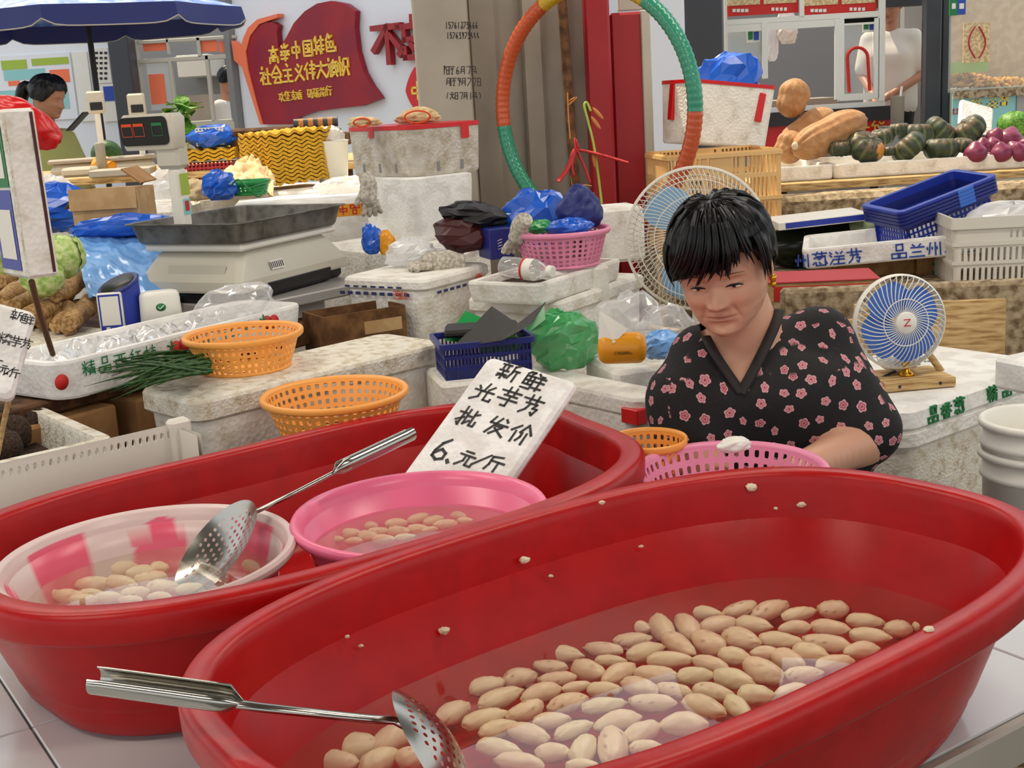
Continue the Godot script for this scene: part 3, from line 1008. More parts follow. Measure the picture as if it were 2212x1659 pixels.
	var b2 := [[1040,595,135,60,8],[1340,585,140,70,0],[1225,605,130,50,5],[1450,620,120,55,-5],[940,640,150,55,8],[810,650,130,45,8],[1110,635,160,60,5],[1310,640,160,50,0],[540,710,120,55,5],[650,690,110,45,0],[745,680,110,45,0],[775,710,165,65,0],[890,690,100,45,0],[975,675,130,65,10],[1030,715,170,60,15],[1165,665,140,60,-5],[1285,695,130,60,-5],[1420,660,150,60,0],[595,745,145,60,0],[705,765,115,55,0],[885,750,140,65,5],[1125,730,130,60,15],[490,785,140,60,3],[580,815,145,65,5],[700,830,125,70,0],[770,800,130,50,0],[900,800,140,65,0],[1025,785,140,60,0],[1200,755,150,60,5],[455,830,110,40,0],[500,850,90,40,0],[610,860,110,45,0],[800,850,140,60,0],[940,840,150,50,5],[1100,790,100,40,10],[1330,730,100,40,0]]
	put_taros(b2, 560, 880, 2.989, 0.92, "small peeled taro in cloudy water of the pink basin", "peeled taro in the pink basin", "peeled_taro")
	# ladle standing in the white basin
	var lb := G(465, 1185, 0.955)
	var lt := G(375, 1250, 0.915)
	var rim := G(612, 1090, 1.0)
	ladle("steel slotted ladle standing in the white petal painted basin", lb, lt - lb + Vector3(0, -0.02, 0), Vector3(-0.25, 1, 0.35), 0.08, [G(530, 1112, 0.985), G(560, 1102, 0.995), G(640, 1063, 1.01), G(735, 1014, 1.03)], G(722, 1022, 1.03), G(890, 942, 1.05), Vector3(-0.3, 1, -0.2))
	var l0 := G(205, 1478, 1.065)
	var l1 := G(525, 1522, 1.053)
	ladle("steel slotted ladle resting on the rim of the large tub", G(935, 1625, 0.955), G(1015, 1715, 0.885) - G(935, 1625, 0.955), Vector3(0.9, 0.75, 0.0), 0.072, [l1 + (l0 - l1) * 0.05, G(560, 1528, 1.052), G(700, 1543, 1.03), G(800, 1553, 1.01), G(850, 1556, 1.0), G(875, 1568, 0.998)], l1, l0, Vector3(0, 1, 0.25), 0.34)
	# price board leaning in the back tub
	var bd := board(W(1055, 765, 2.32), W(1247, 822, 2.21), W(880, 1012, 2.2), 0.026, 0.07)
	var pb := board_node("foam price board with four lines of black brush lettering, leaning in tub", "price sign", "price_board", bd, M.foam_clean)
	var s := 0.041
	sign_text(pb, bd, [["新", 1102, 802, s, 0.0058], ["鲜", 1156, 823, s, 0.0058], ["光", 1046, 848, s, 0.0058], ["芋", 1100, 858, s, 0.0058], ["艿", 1148, 875, s, 0.0058], ["批", 1011, 901, s, 0.006], ["发", 1075, 919, s, 0.006], ["价", 1125, 937, s, 0.006], ["6", 955, 967, 0.052, 0.0075], [".", 975, 984, 0.03, 0.009], ["元", 1006, 990, 0.035, 0.0058], ["/", 1042, 992, 0.032, 0.0058], ["斤", 1070, 1000, 0.035, 0.0058]], M.ink)

# ================= left stall
# a foam box with an optional lid; corner dictionary on the level of the lid's top
func foam_box(called: String, label: String, c: Dictionary, top: float, h: float, m: Material, lid := 0.0, m_lid: Material = null, r := 0.03) -> Node3D:
	var t: Transform3D = c.t
	t.origin.y = top - h
	var o := thing(called, label, "foam box", t)
	var w: float = c.w
	var d: float = c.d
	var st := ms()
	if lid > 0.0:
		body(st, Transform3D(), [[w * 0.90, d * 0.88, r, 0.0], [w * 0.91, d * 0.89, r, 0.008], [w * 0.955, d * 0.94, r, h - lid - 0.001]])
		part(o, "box_wall", st, m)
		st = ms()
		body(st, Transform3D(), [[w - 0.012, d - 0.012, r, h - lid], [w, d, r, h - lid + 0.006], [w, d, r, h - 0.01], [w - 0.008, d - 0.008, r, h - 0.003], [w - 0.022, d - 0.022, r, h]])
		part(o, "lid", st, m_lid if m_lid else m)
	else:
		open_tray(st, Transform3D(), w, d, h, 0.024, r)
		part(o, "box_wall", st, m)
	return o
func open_tray(st: SurfaceTool, t: Transform3D, w: float, d: float, h: float, th: float, r := 0.03, taper := 0.93) -> void:
	body(st, t, [[w * taper, d * taper, r, 0.0], [w * taper + 0.006, d * taper + 0.006, r, 0.006], [w - 0.002, d - 0.002, r, h - 0.006], [w - 0.006, d - 0.006, r, h], [w - 2 * th, d - 2 * th, r * 0.7, h], [w - 2 * th - 0.006, d - 2 * th - 0.006, r * 0.7, h - 0.008], [w * taper - 2 * th, d * taper - 2 * th, r * 0.7, th]])
func basket(called: String, label: String, c: Vector3, rt: float, rb: float, h: float, m: Material, nu: int, nv: int, group := "", oval_k := 1.0, yaw := 0.0, hs := Vector2(0.26, 0.30), tilt := 0.0) -> Node3D:
	var o := thing(called, label, "basket", Transform3D(Basis(Vector3.UP, yaw) * Basis(Vector3.RIGHT, tilt), c), group)
	var st := ms()
	var fn := func(u: float, v: float) -> Vector3:
		var r: float = lerpf(rb, rt * 0.93, pow(v, 0.85))
		return Vector3(cos(-u * TAU) * r, 0.004 + v * (h - 0.012), sin(-u * TAU) * r * oval_k)
	var off := func(u: float, _v: float) -> Vector3: return Vector3(-cos(-u * TAU), 0, -sin(-u * TAU)) * 0.0025
	holed2(st, fn, off, nu, nv, func(_i: int, j: int) -> Vector2: return hs if j < nv - 1 else hs, 0.85)
	part(o, "wall", st, m)
	st = ms()
	lathe(st, Transform3D(), [Vector2(rt * 0.92, h - 0.014), Vector2(rt * 0.97, h - 0.016), Vector2(rt, h - 0.012), Vector2(rt * 1.005, h - 0.004), Vector2(rt * 0.985, h), Vector2(rt * 0.93, h - 0.002), Vector2(rt * 0.915, h - 0.008), Vector2(rt * 0.92, h - 0.014)], 64, false, false, false, 1.0, oval_k)
	part(o, "rim", st, m)
	st = ms()
	var fb := func(u: float, v: float) -> Vector3: return Vector3(cos(-u * TAU) * rb * (1.0 - v * 0.96), 0.003, sin(-u * TAU) * rb * oval_k * (1.0 - v * 0.96))
	holed(st, fb, 24, 4, func(_i: int, j: int) -> Vector2: return Vector2(0.3, 0.3) if j < 3 else Vector2.ZERO)
	lathe(st, Transform3D(), [Vector2(rb * 0.97, 0.0), Vector2(rb * 1.02, 0.0), Vector2(rb * 1.03, 0.006), Vector2(rb * 0.98, 0.008)], 48, false, false, false, 1.0, oval_k)
	part(o, "bottom", st, m)
	return o
# thin pole or stick between two points, as one mesh around its middle
func stick(called: String, label: String, category: String, pts: Array, r, m: Material, n := 8) -> MeshInstance3D:
	var o: Vector3 = pts[0]
	var q := []
	for p: Vector3 in pts: q.append(p - o)
	var st := ms()
	tube(st, q, r, n)
	return solo(called, label, category, st, m, Transform3D(Basis(), o))
func bag(called: String, label: String, p: Vector3, r: Vector3, seed_: int, m: Material, amp := 0.4, yaw := 0.0, smooth := false, freq := 1.3) -> MeshInstance3D:
	var st := ms()
	crumple(st, Transform3D(Basis(), Vector3(0, r.y * 0.82, 0)), r, seed_, amp, freq, 22, 13, -0.82, smooth)
	return solo(called, label, "plastic bag", st, m, fr(p, yaw))
func lumpy(st: SurfaceTool, pts: Array, rad: Array, seed_: int, amp: float, n := 14) -> void:
	# a knobbly root: rings along a path with noise
	var nz := noise(seed_, 18.0)
	var rings := []
	var m := pts.size()
	for i in m:
		var d: Vector3 = (pts[mini(i + 1, m - 1)] - pts[maxi(i - 1, 0)]).normalized()
		var x := d.cross(Vector3.UP).normalized()
		if x.length() < 0.1: x = Vector3.RIGHT
		var y := x.cross(d)
		var ring := PackedVector3Array()
		for j in n:
			var a := TAU * j / n
			var q: Vector3 = x * cos(a) + y * sin(a)
			var rr: float = rad[i] * (1.0 + amp * nz.get_noise_3dv(pts[i] + q * 0.03))
			ring.append(pts[i] + q * rr)
		rings.append(ring)
	loft(st, rings, true, true, false)
func smooth_path(pts: Array, k := 4) -> Array:
	var out := []
	for i in pts.size() - 1:
		var a: Vector3 = pts[maxi(i - 1, 0)]
		var b: Vector3 = pts[i]
		var c: Vector3 = pts[i + 1]
		var d: Vector3 = pts[mini(i + 2, pts.size() - 1)]
		for j in k: out.append(b.cubic_interpolate(c, a, d, float(j) / k))
	out.append(pts[-1])
	return out

func left_stall() -> void:
	# platform and tables that carry the stall
	var st := ms()
	box(st, fr(Vector3(-1.57, 0, -3.95), 0.0), Vector3(2.5, 0.7, 2.6), 0.01)
	solo("stall_platform", "low concrete stall platform under the scale and ginger", "platform", st, M.concrete)
	var tt := fr(Vector3(-1.16, 0.7, -3.23), 0.927)
	var o := thing("stall_table", "rough wooden table carrying the electronic scale", "table", tt)
	st = ms()
	box(st, fr(Vector3(0, 0.28, 0)), Vector3(1.15, 0.03, 0.98), 0.004)
	part(o, "table_top", st, M.wood_dark)
	for sx: float in [-1, 1]:
		for sz: float in [-1, 1]:
			st = ms()
			box(st, fr(Vector3(sx * 0.53, 0, sz * 0.44)), Vector3(0.05, 0.279, 0.05), 0.003)
			part(o, "leg", st, M.wood_dark)
	# foam box with lid carrying the orange baskets
	var c := corner(Vector2(420, 868), Vector2(966, 737), Vector2(300, 835), 1.03)
	foam_box("foam_box", "large worn foam box with thick lid under an orange basket", c, 1.03, 0.33, M.foam, 0.05, M.foam_dirty, 0.035)
	basket("orange_basket", "orange plastic basket standing on the worn foam box lid", G(533, 795, 1.03), 0.134, 0.098, 0.085, M.orange, 46, 5, "orange plastic baskets")
	basket("orange_basket", "orange plastic basket wedged between the red tub and foam box", Vector3(-0.365, 0.93, -2.5), 0.152, 0.11, 0.095, M.orange, 46, 5, "orange plastic baskets")
	# white slotted crate beyond the tub
	var c0 := G(385, 915, 1.03)
	var cl := G(-60, 1017, 1.03)
	var cr := G(500, 953, 1.03)
	var yaw := atan2(-(c0 - cl).z, (c0 - cl).x)
	var t := fr(c0, yaw)
	t.origin.y = 0.72
	o = thing("plastic_crate", "off-white slotted plastic crate beside the ginger stall", "crate", t)
	var ln := (c0 - cl).length()
	var h := 1.03 - 0.035 - 0.72
	st = ms()
	flat_panel(st, fr(Vector3(-ln * 0.5, 0, 0)), ln, h, 0.008, 27, 1, func(i: int, _j: int) -> Vector2: return Vector2(0.30, 0.26) if (i % 9) > 0 and (i % 9) < 8 and i < 26 else Vector2.ZERO, 0.8)
	part(o, "long_side", st, M.crate_white)
	st = ms()
	flat_panel(st, fr(Vector3(-ln * 0.5, h, 0)), ln, 0.035, 0.008, 27, 1, func(i: int, _j: int) -> Vector2: return Vector2(0.27, 0.22), 0.72)
	part(o, "rim_strip", st, M.crate_white)
	st = ms()
	box(st, fr(Vector3(0, 0, 0)), Vector3(0.042, h + 0.045, 0.03), 0.006)
	part(o, "corner_post", st, M.crate_white)
	st = ms()
	var side := fr(Vector3(0, 0, 0.045), PI * 0.5)
	flat_panel(st, side, 0.09, h + 0.03, 0.008, 6, 1, func(i: int, _j: int) -> Vector2: return Vector2(0.2, 0.3) if i > 1 else Vector2.ZERO, 0.8)
	part(o, "short_side", st, M.crate_white)
	st = ms()
	box(st, fr(Vector3(-ln * 0.5, 0.0, 0.045)), Vector3(ln, 0.01, 0.09), 0.002)
	part(o, "bottom", st, M.crate_white)
	st = ms()
	box(st, fr(Vector3(-ln * 0.5, 0, 0.045)), Vector3(ln * 0.96, 0.718, 0.09), 0.004)
	solo("wooden_bench", "narrow wooden bench under the off-white crate", "bench", st, M.wood_dark, fr(Vector3(c0.x, 0, c0.z), yaw))
	# open cardboard box below the scale board
	var kb := face_box(Vector2(700, 722), 3.22, 0.55, 60, 172)
	var kt: Transform3D = kb.t
	var kh := W(790, 668, 3.3).y - 0.7
	kt.origin.y = 0.7
	o = thing("cardboard_box", "open brown cardboard box with taped label under scale board", "box", kt)
	st = ms()
	body(st, Transform3D(), [[kb.w, kb.d, 0.004, 0.0], [kb.w, kb.d, 0.004, kh], [kb.w - 0.01, kb.d - 0.01, 0.004, kh], [kb.w - 0.01, kb.d - 0.01, 0.004, kh - 0.12]])
	part(o, "box_wall", st, M.card_dark)
	st = ms()
	patch(st, fr(Vector3(0, 0, kb.d * 0.5)), 0.05, kh - 0.045, 0.11, 0.034, 0.001)
	part(o, "label_strip", st, M.card_pale)
	# dirty foam box of unwashed taro
	c = corner(Vector2(-150, 1036), Vector2(252, 946), Vector2(-337, 962), 1.0)
	t = c.t
	t.origin.y = 1.0 - 0.10
	o = thing("foam_box", "dirty shallow foam box of unwashed brown taro", "foam box", t)
	st = ms()
	open_tray(st, Transform3D(), c.w, c.d, 0.10, 0.026, 0.03)
	part(o, "box_wall", st, M.foam_dirty)
	st = ms()
	box(st, fr(Vector3(0, 0.03, 0)), Vector3(c.w - 0.09, 0.012, c.d - 0.09), 0.003)
	part(o, "soil", st, M.dirt_taro, "dark loose soil")
	st = ms()
	var k := 0
	box(st, Transform3D(), Vector3(c.w * 0.9, 0.2, c.d * 0.85), 0.01)
	solo("cardboard_box", "flat cardboard box under the dirty foam box of taro", "box", st, M.card, fr(Vector3(t.origin.x, 0.699, t.origin.z), t.basis.get_euler().y))
	for a: Array in [[58, 925, 0.034, 0.045], [35, 955, 0.036, 0.038], [8, 940, 0.036, 0.05], [75, 930, 0.03, 0.04], [15, 985, 0.035, 0.045], [-10, 970, 0.036, 0.04], [0, 905, 0.03, 0.034]]:
		st = ms()
		var nz := noise(200 + k, 3.0)
		ball(st, Transform3D(Basis(Vector3.UP, k * 1.3) * Basis(Vector3.BACK, k * 0.8), Vector3(0, a[2] * 0.9, 0)), Vector3(a[3], a[2], a[2]), 18, 12, func(p: Vector3) -> float: return 1.0 + 0.16 * nz.get_noise_3dv(p))
		solo("unwashed_taro", "unwashed dark brown taro in the dirty foam box", "taro", st, M.dirt_taro, fr(G(a[0], a[1] + 14, 0.942)), "unwashed taro in the foam box")
		k += 1
	# cardboard boxes under the tomato tray
	st = ms()
	box(st, fr(Vector3(-0.80, 0.701, -2.98), 0.927), Vector3(0.44, 0.275, 0.22), 0.006)
	solo("cardboard_box", "brown cardboard box under the tomato printed foam tray", "box", st, M.card)
	st = ms()
	box(st, fr(Vector3(-1.06, 0.701, -2.66), 0.927), Vector3(0.30, 0.275, 0.22), 0.006)
	solo("cardboard_box", "second brown cardboard box beneath the heap of ginger", "box", st, M.card)
	# tomato tray
	c = corner(Vector2(118, 788), Vector2(664, 654), Vector2(66, 702), 1.1)
	c.d = minf(c.d, 0.24)
	t = c.t
	var cc := G(118, 788, 1.1)
	t.origin = cc + t.basis.x * c.w * 0.5 - t.basis.z * c.d * 0.5
	t.origin.y = 1.1 - 0.085
	o = thing("foam_tray", "white foam tray printed with tomatoes and green brush writing", "foam tray", t)
	st = ms()
	open_tray(st, Transform3D(), c.w, c.d, 0.085, 0.02, 0.05, 0.95)
	part(o, "tray_wall", st, M.foam_clean)
	var ff := Transform3D(Basis(), Vector3(0, 0.055, c.d * 0.5 - 0.001))
	st = ms()
	words(st, "精品西红柿", ff * Transform3D(Basis(), Vector3(-0.22, 0.006, 0)), 0.03, 0.0036, 0.042, 0.002)
	words(st, "精品西红柿", ff * Transform3D(Basis(), Vector3(0.08, 0.006, 0)), 0.03, 0.0036, 0.042, 0.002)
	part(o, "lettering", st, M.print_green, "green brush writing")
	st = ms()
	for q: Array in [[-0.06, 0.0], [-0.035, 0.002], [0.235, 0.006], [0.26, 0.004], [-0.375, -0.01]]:
		lathe(st, ff * Transform3D(Basis(Vector3.RIGHT, PI * 0.5), Vector3(q[0], q[1], 0.0005)), [Vector2(0.017, 0.0), Vector2(0.017, 0.0012), Vector2(0.0, 0.0012)], 20, false, false)
	part(o, "tomato_print", st, M.print_red, "printed red tomatoes")
	st = ms()
	for q: Array in [[-0.072, 0.006], [0.225, 0.014]]:
		for a in 5: stroke(st, ff, Vector2(q[0], q[1]), Vector2(q[0], q[1]) + Vector2.from_angle(a * 1.25 + 0.3) * 0.012, 0.004, 0.0022)
	part(o, "leaf_print", st, M.print_green)
	# clear film lying in the tray
	var nzf := noise(91, 5.0)
	st = ms()
	var ft := t
	sheet(st, func(u: float, v: float) -> Vector3:
		var p := Vector3((u - 0.5) * 0.66, 0.045 + 0.03 * absf(nzf.get_noise_2d(u * 0.6, v * 0.4)) + 0.02 * v, (0.46 - v * 0.8) * c.d)
		return p + Vector3(0, 0.02 * nzf.get_noise_2d(u * 1.5 + 4.0, v), 0), 44, 18)
	solo("plastic_film", "crinkled clear plastic film lining the tomato tray", "plastic film", st, M.clear_film, ft)
	bag("plastic_bag", "knotted clear plastic bag on the tomato tray beside the scale", G(520, 690, 1.085), Vector3(0.10, 0.05, 0.06), 31, M.clear_film, 0.5, 0.7)
	# blue payment speaker
	var sp := G(268, 712, 1.06)
	o = thing("payment_speaker", "blue cylinder speaker with slanted black top and payment card", "speaker", fr(sp, 0.35))
	st = ms()
	var rings := []
	for q: Array in [[0.0, 0.0], [0.004, 0.0], [0.09, 0.0], [0.10, 0.62]]:
		var ring := PackedVector3Array()
		for j in 40:
			var a := -TAU * j / 40
			var p := Vector3(cos(a) * 0.052, q[0], sin(a) * 0.052)
			if q[1] > 0.0: p.y = 0.115 + 0.42 * (p.x * 0.9 - p.z * 0.5)
			ring.append(p)
		rings.append(ring)
	loft(st, rings, true, false, true)
	part(o, "speaker_body", st, M.blue_plastic)
	st = ms()
	var tb := Transform3D(Basis(Vector3(0.5, 0, 0.87).normalized(), 0.42), Vector3(0, 0.118, 0))
	lathe(st, tb, [Vector2(0.054, -0.004), Vector2(0.057, 0.0), Vector2(0.054, 0.004), Vector2(0.046, 0.004)], 40, false, false, true)
	part(o, "top_ring", st, M.navy_plastic)
	st = ms()
	lathe(st, tb, [Vector2(0.047, 0.003), Vector2(0.045, 0.006), Vector2(0.0, 0.006)], 40, false, false)
	part(o, "top_panel", st, M.black_plastic)
	st = ms()
	var cardt := Transform3D(Basis(Vector3.UP, -0.25), Vector3(-0.028, 0.0, 0.047))
	box(st, cardt, Vector3(0.062, 0.106, 0.014), 0.003)
	var card := part(o, "payment_card", st, M.white_plastic)
	st = ms()
	patch(st, cardt, 0, 0.054, 0.054, 0.096, 0.0076)
	part(card, "card_border", st, M.blue_plastic)
	st = ms()
	patch(st, cardt, 0, 0.06, 0.046, 0.074, 0.0082)
	patch(st, cardt, -0.01, 0.013, 0.01, 0.012, 0.0082)
	patch(st, cardt, 0.006, 0.013, 0.016, 0.006, 0.0082)
	part(card, "blank_panel", st, M.white_plastic)
	# white payment box with a green tick
	sp = G(352, 708, 1.06)
	o = thing("payment_box", "white rounded payment speaker with green tick emblem", "speaker", fr(sp, 0.25))
	st = ms()
	body(st, Transform3D(), [[0.104, 0.06, 0.026, 0.018], [0.106, 0.062, 0.026, 0.02], [0.10, 0.058, 0.026, 0.085], [0.092, 0.05, 0.024, 0.094], [0.07, 0.036, 0.016, 0.097]], true, true, false)
	part(o, "speaker_body", st, M.white_plastic)
	st = ms()
	body(st, Transform3D(), [[0.10, 0.058, 0.026, 0.0], [0.105, 0.061, 0.026, 0.003], [0.106, 0.062, 0.026, 0.019]], true, true, false)
	part(o, "green_base", st, M.print_green)
	st = ms()
	lathe(st, Transform3D(Basis(Vector3.RIGHT, PI * 0.5), Vector3(0.002, 0.058, 0.0295)), [Vector2(0.0125, 0.0), Vector2(0.0125, 0.0015), Vector2(0.0, 0.0015)], 24, false, false, false, 1.0, 0.8)
	part(o, "emblem", st, M.print_green)
	st = ms()
	var em := Transform3D(Basis(), Vector3(0.002, 0.058, 0.0312))
	stroke(st, em, Vector2(-0.006, 0.0), Vector2(-0.002, -0.004), 0.003, 0.0004)
	stroke(st, em, Vector2(-0.002, -0.004), Vector2(0.007, 0.004), 0.003, 0.0004)
	part(o, "tick", st, M.white_plastic)
	# electronic scale on a board
	c = corner(Vector2(505, 666), Vector2(815, 602), Vector2(330, 650), 1.085)
	t = c.t
	t.origin.y = 1.053
	st = ms()
	box(st, Transform3D(), Vector3(c.w, 0.031, minf(c.d, 0.42)), 0.004)
	box(st, fr(Vector3(-0.08, -0.042, 0)), Vector3(c.w * 0.6, 0.042, 0.3), 0.004)
	solo("grey_board", "grey slab board under the electronic scale", "board", st, M.marble, t)
	c = corner(Vector2(528, 648), Vector2(762, 584), Vector2(352, 628), 1.10)
	t = c.t
	t.origin.y = 1.085
	o = thing("electronic_scale", "grey electronic market scale with steel tray and display on post", "scale", t)
	var w: float = c.w
	var dd: float = minf(c.d, 0.36)
	st = ms()
	# housing: wide foot narrowing to the platform, arched below
	var hh := 0.135
	for s: float in [-1.0, 1.0]:
		st = ms()
		box(st, fr(Vector3(s * (w * 0.5 - 0.045), 0.0, 0)), Vector3(0.07, 0.035, dd * 0.9), 0.01)
		part(o, "foot", st, M.black_plastic)
	st = ms()
	body(st, Transform3D(), [[w, dd, 0.02, 0.03], [w * 1.005, dd * 1.005, 0.02, 0.036], [w * 1.0, dd * 1.0, 0.02, 0.06], [w * 0.80, dd * 0.86, 0.025, hh - 0.012], [w * 0.74, dd * 0.82, 0.025, hh]], true, true)
	part(o, "housing", st, M.ivory_plastic)
	st = ms()
	box(st, fr(Vector3(0.01, 0.002, dd * 0.5 - 0.012)), Vector3(w * 0.62, 0.05, 0.03), 0.012)
	part(o, "dark_arch", st, M.black_plastic)
	st = ms()
	patch(st, Transform3D(Basis(Vector3.RIGHT, -0.30), Vector3(-w * 0.16, 0.085, dd * 0.475)), 0, 0, 0.06, 0.026, 0.004)
	part(o, "label_plate", st, M.white_plastic)
	st = ms()
	var lt := Transform3D(Basis(Vector3.RIGHT, -0.30), Vector3(-w * 0.16, 0.085, dd * 0.475))
	for a in 7: patch(st, lt, -0.026 + a * 0.0085, 0.0, 0.0035, 0.018, 0.005)
	part(o, "label_bars", st, M.ink)
	st = ms()
	var fl := Transform3D(Basis(Vector3.UP, -PI * 0.5) * Basis(Vector3.RIGHT, -0.45), Vector3(-w * 0.46, 0.075, 0.02))
	patch(st, fl, 0, 0, 0.20, 0.055, 0.006)
	part(o, "keypad", st, M.grey_plastic)
	st = ms()
	box(st, fr(Vector3(0, hh + 0.004, 0)), Vector3(w * 0.86, 0.022, dd * 0.95), 0.006)
	part(o, "platform", st, M.white_plastic)
	st = ms()
	body(st, fr(Vector3(-0.01, hh + 0.027, 0.0)), [[w * 0.88, dd * 1.0, 0.03, 0.0], [w * 0.90, dd * 1.02, 0.03, 0.006], [w * 0.95, dd * 1.08, 0.03, 0.052], [w * 1.0, dd * 1.14, 0.03, 0.055], [w * 1.0, dd * 1.14, 0.03, 0.058], [w * 0.945, dd * 1.07, 0.03, 0.057], [w * 0.89, dd * 1.01, 0.028, 0.008]])
	part(o, "tray", st, M.tray_steel, "worn steel weighing tray")
	# post and display
	var pb := t.affine_inverse() * G(414, 640, 1.085)
	pb.y = 0.0
	st = ms()
	box(st, fr(pb), Vector3(0.06, 0.045, 0.06), 0.006)
	part(o, "post_foot", st, M.black_plastic)
	st = ms()
	box(st, fr(pb + Vector3(0, 0.04, 0)), Vector3(0.044, 0.325, 0.044), 0.010)
	var post := part(o, "post", st, M.white_plastic)
	st = ms()
	for q: Array in [["农", 0.205], ["贸", 0.16], ["市", 0.115], ["场", 0.07]]:
		glyph(st, q[0], Transform3D(Basis(Vector3.UP, 0.0), pb + Vector3(0.002, q[1] - 0.01, 0.0222)), 0.021, 0.003, 0.0008)
	part(post, "lettering", st, M.print_red, "red characters down the post")
	st = ms()
	patch(st, Transform3D(), pb.x, pb.y + 0.318, 0.036, 0.06, pb.z + 0.0226)
	part(post, "yellow_sticker", st, M.lime)
	st = ms()
	patch(st, Transform3D(), pb.x, pb.y + 0.255, 0.03, 0.045, pb.z + 0.0226)
	part(post, "blue_sticker", st, M.teal_sign)
	st = ms()
	patch(st, Transform3D(), pb.x, pb.y + 0.258, 0.016, 0.028, pb.z + 0.0232)
	part(post, "red_emblem", st, M.print_red)
	st = ms()
	var hb := fr(pb + Vector3(0.0, 0.362, -0.01), -c.t.basis.get_euler().y - 0.35)
	box(st, hb, Vector3(0.075, 0.075, 0.06), 0.01)
	var head := part(o, "display_neck", st, M.ivory_plastic)
	st = ms()
	var hd := hb * fr(Vector3(-0.045, 0.055, 0.01))
	body(st, hd, [[0.165, 0.055, 0.015, 0.0], [0.175, 0.06, 0.018, 0.008], [0.178, 0.075, 0.018, 0.085], [0.16, 0.06, 0.018, 0.098]], true, true, false)
	part(o, "display_case", st, M.ivory_plastic)
	st = ms()
	var face := hd * Transform3D(Basis(Vector3.RIGHT, 0.10), Vector3(-0.006, 0.052, 0.034))
	var fr_ := []
	for q: Array in [[0.0, 0.0], [0.0, 0.004]]:
		var rg := PackedVector3Array()
		for v in rrect(Transform3D(), 0.155, 0.078, 0.016, 0.0): rg.append(face * Vector3(v.x, -v.z, q[1]))
		fr_.append(rg)
	loft(st, fr_, false, true, true)
	part(o, "display_face", st, M.black_plastic)
	for q: Array in [[-0.052, M.print_orange], [-0.014, M.print_orange], [0.046, M.print_green]]:
		st = ms()
		for e: Array in [[0, 0.014, 0.034, 0.008], [-0.0165, 0, 0.0015, 0.034], [0.0165, 0, 0.0015, 0.034], [0, -0.017, 0.034, 0.0015]]:
			patch(st, face, q[0] + e[0], 0.004 + e[1], e[2], e[3], 0.0055)
		part(o, "readout_frame", st, q[1])
	# ginger
	k = 0
	for a: Array in [[[10, 690], [70, 650], [120, 640]], [[60, 680], [110, 660], [165, 612]], [[100, 672], [140, 668], [160, 690]], [[0, 650], [40, 630], [60, 620]], [[120, 640], [165, 610], [198, 598]], [[0, 610], [18, 595], [24, 588]], [[20, 715], [70, 690], [110, 690]], [[150, 700], [180, 670], [203, 645]], [[90, 700], [130, 690], [150, 710]], [[30, 660], [90, 640], [110, 620]], [[0, 680], [30, 670], [60, 655]], [[120, 705], [160, 680], [170, 660]]]:
		var pts := []
		var y: float = [1.10, 1.12, 1.10, 1.14, 1.15, 1.17, 1.085, 1.10, 1.085, 1.13, 1.11, 1.09][k]
		for q: Array in a: pts.append(G(q[0], q[1], y))
		var base: Vector3 = pts[1] - Vector3(0, 0.025, 0)
		for i in 3: pts[i] -= base
		var path := smooth_path(pts, 5)
		var rad := []
		for i in path.size():
			var u := float(i) / (path.size() - 1)
			rad.append(0.027 * (0.35 + 0.65 * pow(sin(PI * clampf(u * 0.86 + 0.08, 0, 1)), 0.5)) * (1.0 + 0.07 * sin(u * 11.0 + k)))
		st = ms()
		lumpy(st, path, rad, 300 + k, 0.25)
		var m0: Vector3 = path[int(path.size() * 0.55)]
		var sd := Vector3(sin(k * 2.1), 0.35, cos(k * 2.1)).normalized()
		lumpy(st, [m0, m0 + sd * 0.02, m0 + sd * 0.038, m0 + sd * 0.05], [0.018, 0.017, 0.014, 0.006], 320 + k, 0.3)
		solo("ginger_root", "knobbly pale brown ginger root in the heap", "ginger", st, M.ginger, Transform3D(Basis(), base), "ginger roots on the stall")
		k += 1
	st = ms()
	box(st, fr(Vector3(-1.30, 1.011, -3.14), 0.927), Vector3(0.42, 0.055, 0.36), 0.01)
	solo("foam_slab", "foam slab under the heap of ginger", "foam box", st, M.foam_dirty)
	# cabbages
	k = 0
	for a: Array in [[140, 600, 0.055], [98, 640, 0.05], [20, 590, 0.07]]:
		st = ms()
		var p := W(a[0], a[1], 3.3 - 0.05 * k)
		var nz := noise(400 + k, 2.0)
		ball(st, fr(Vector3(0, a[2], 0)), Vector3(a[2], a[2] * 1.05, a[2]), 24, 16, func(q: Vector3) -> float: return 1.0 + 0.06 * nz.get_noise_3dv(q * 2.0) + 0.03 * sin(atan2(q.x, q.z) * 7.0))
		var cb := thing("cabbage", ["pale green cabbage beside the blue plastic sheet", "small pale cabbage among the ginger", "cabbage behind the foam payment board"][k], "cabbage", fr(p))
		part(cb, "head", st, M.cabbage)
		for e in 3:
			st = ms()
			var nl := noise(420 + k * 5 + e, 3.0)
			var rot := Basis(Vector3.UP, e * 2.1 + k)
			sheet(st, func(u: float, v: float) -> Vector3:
				var an := (u - 0.5) * 1.7
				var el := -0.6 + v * 1.5
				var rr: float = a[2] * (1.06 + 0.10 * v + 0.10 * nl.get_noise_2d(u * 2, v * 2))
				return rot * Vector3(sin(an) * cos(el) * rr, sin(el) * rr + a[2], cos(an) * cos(el) * rr), 10, 10, 0.001)
			part(cb, "leaf", st, M.cabbage)
		k += 1
	# foam board with payment stickers on a stick
	var pe := W(58, 604, 2.32)
	var ptr := Transform3D(Basis(Vector3.UP, -0.95) * Basis(Vector3.BACK, 0.03), pe)
	o = thing("payment_board", "thick foam board with green and blue payment stickers on stick", "sign", ptr)
	st = ms()
	var bh := 0.31
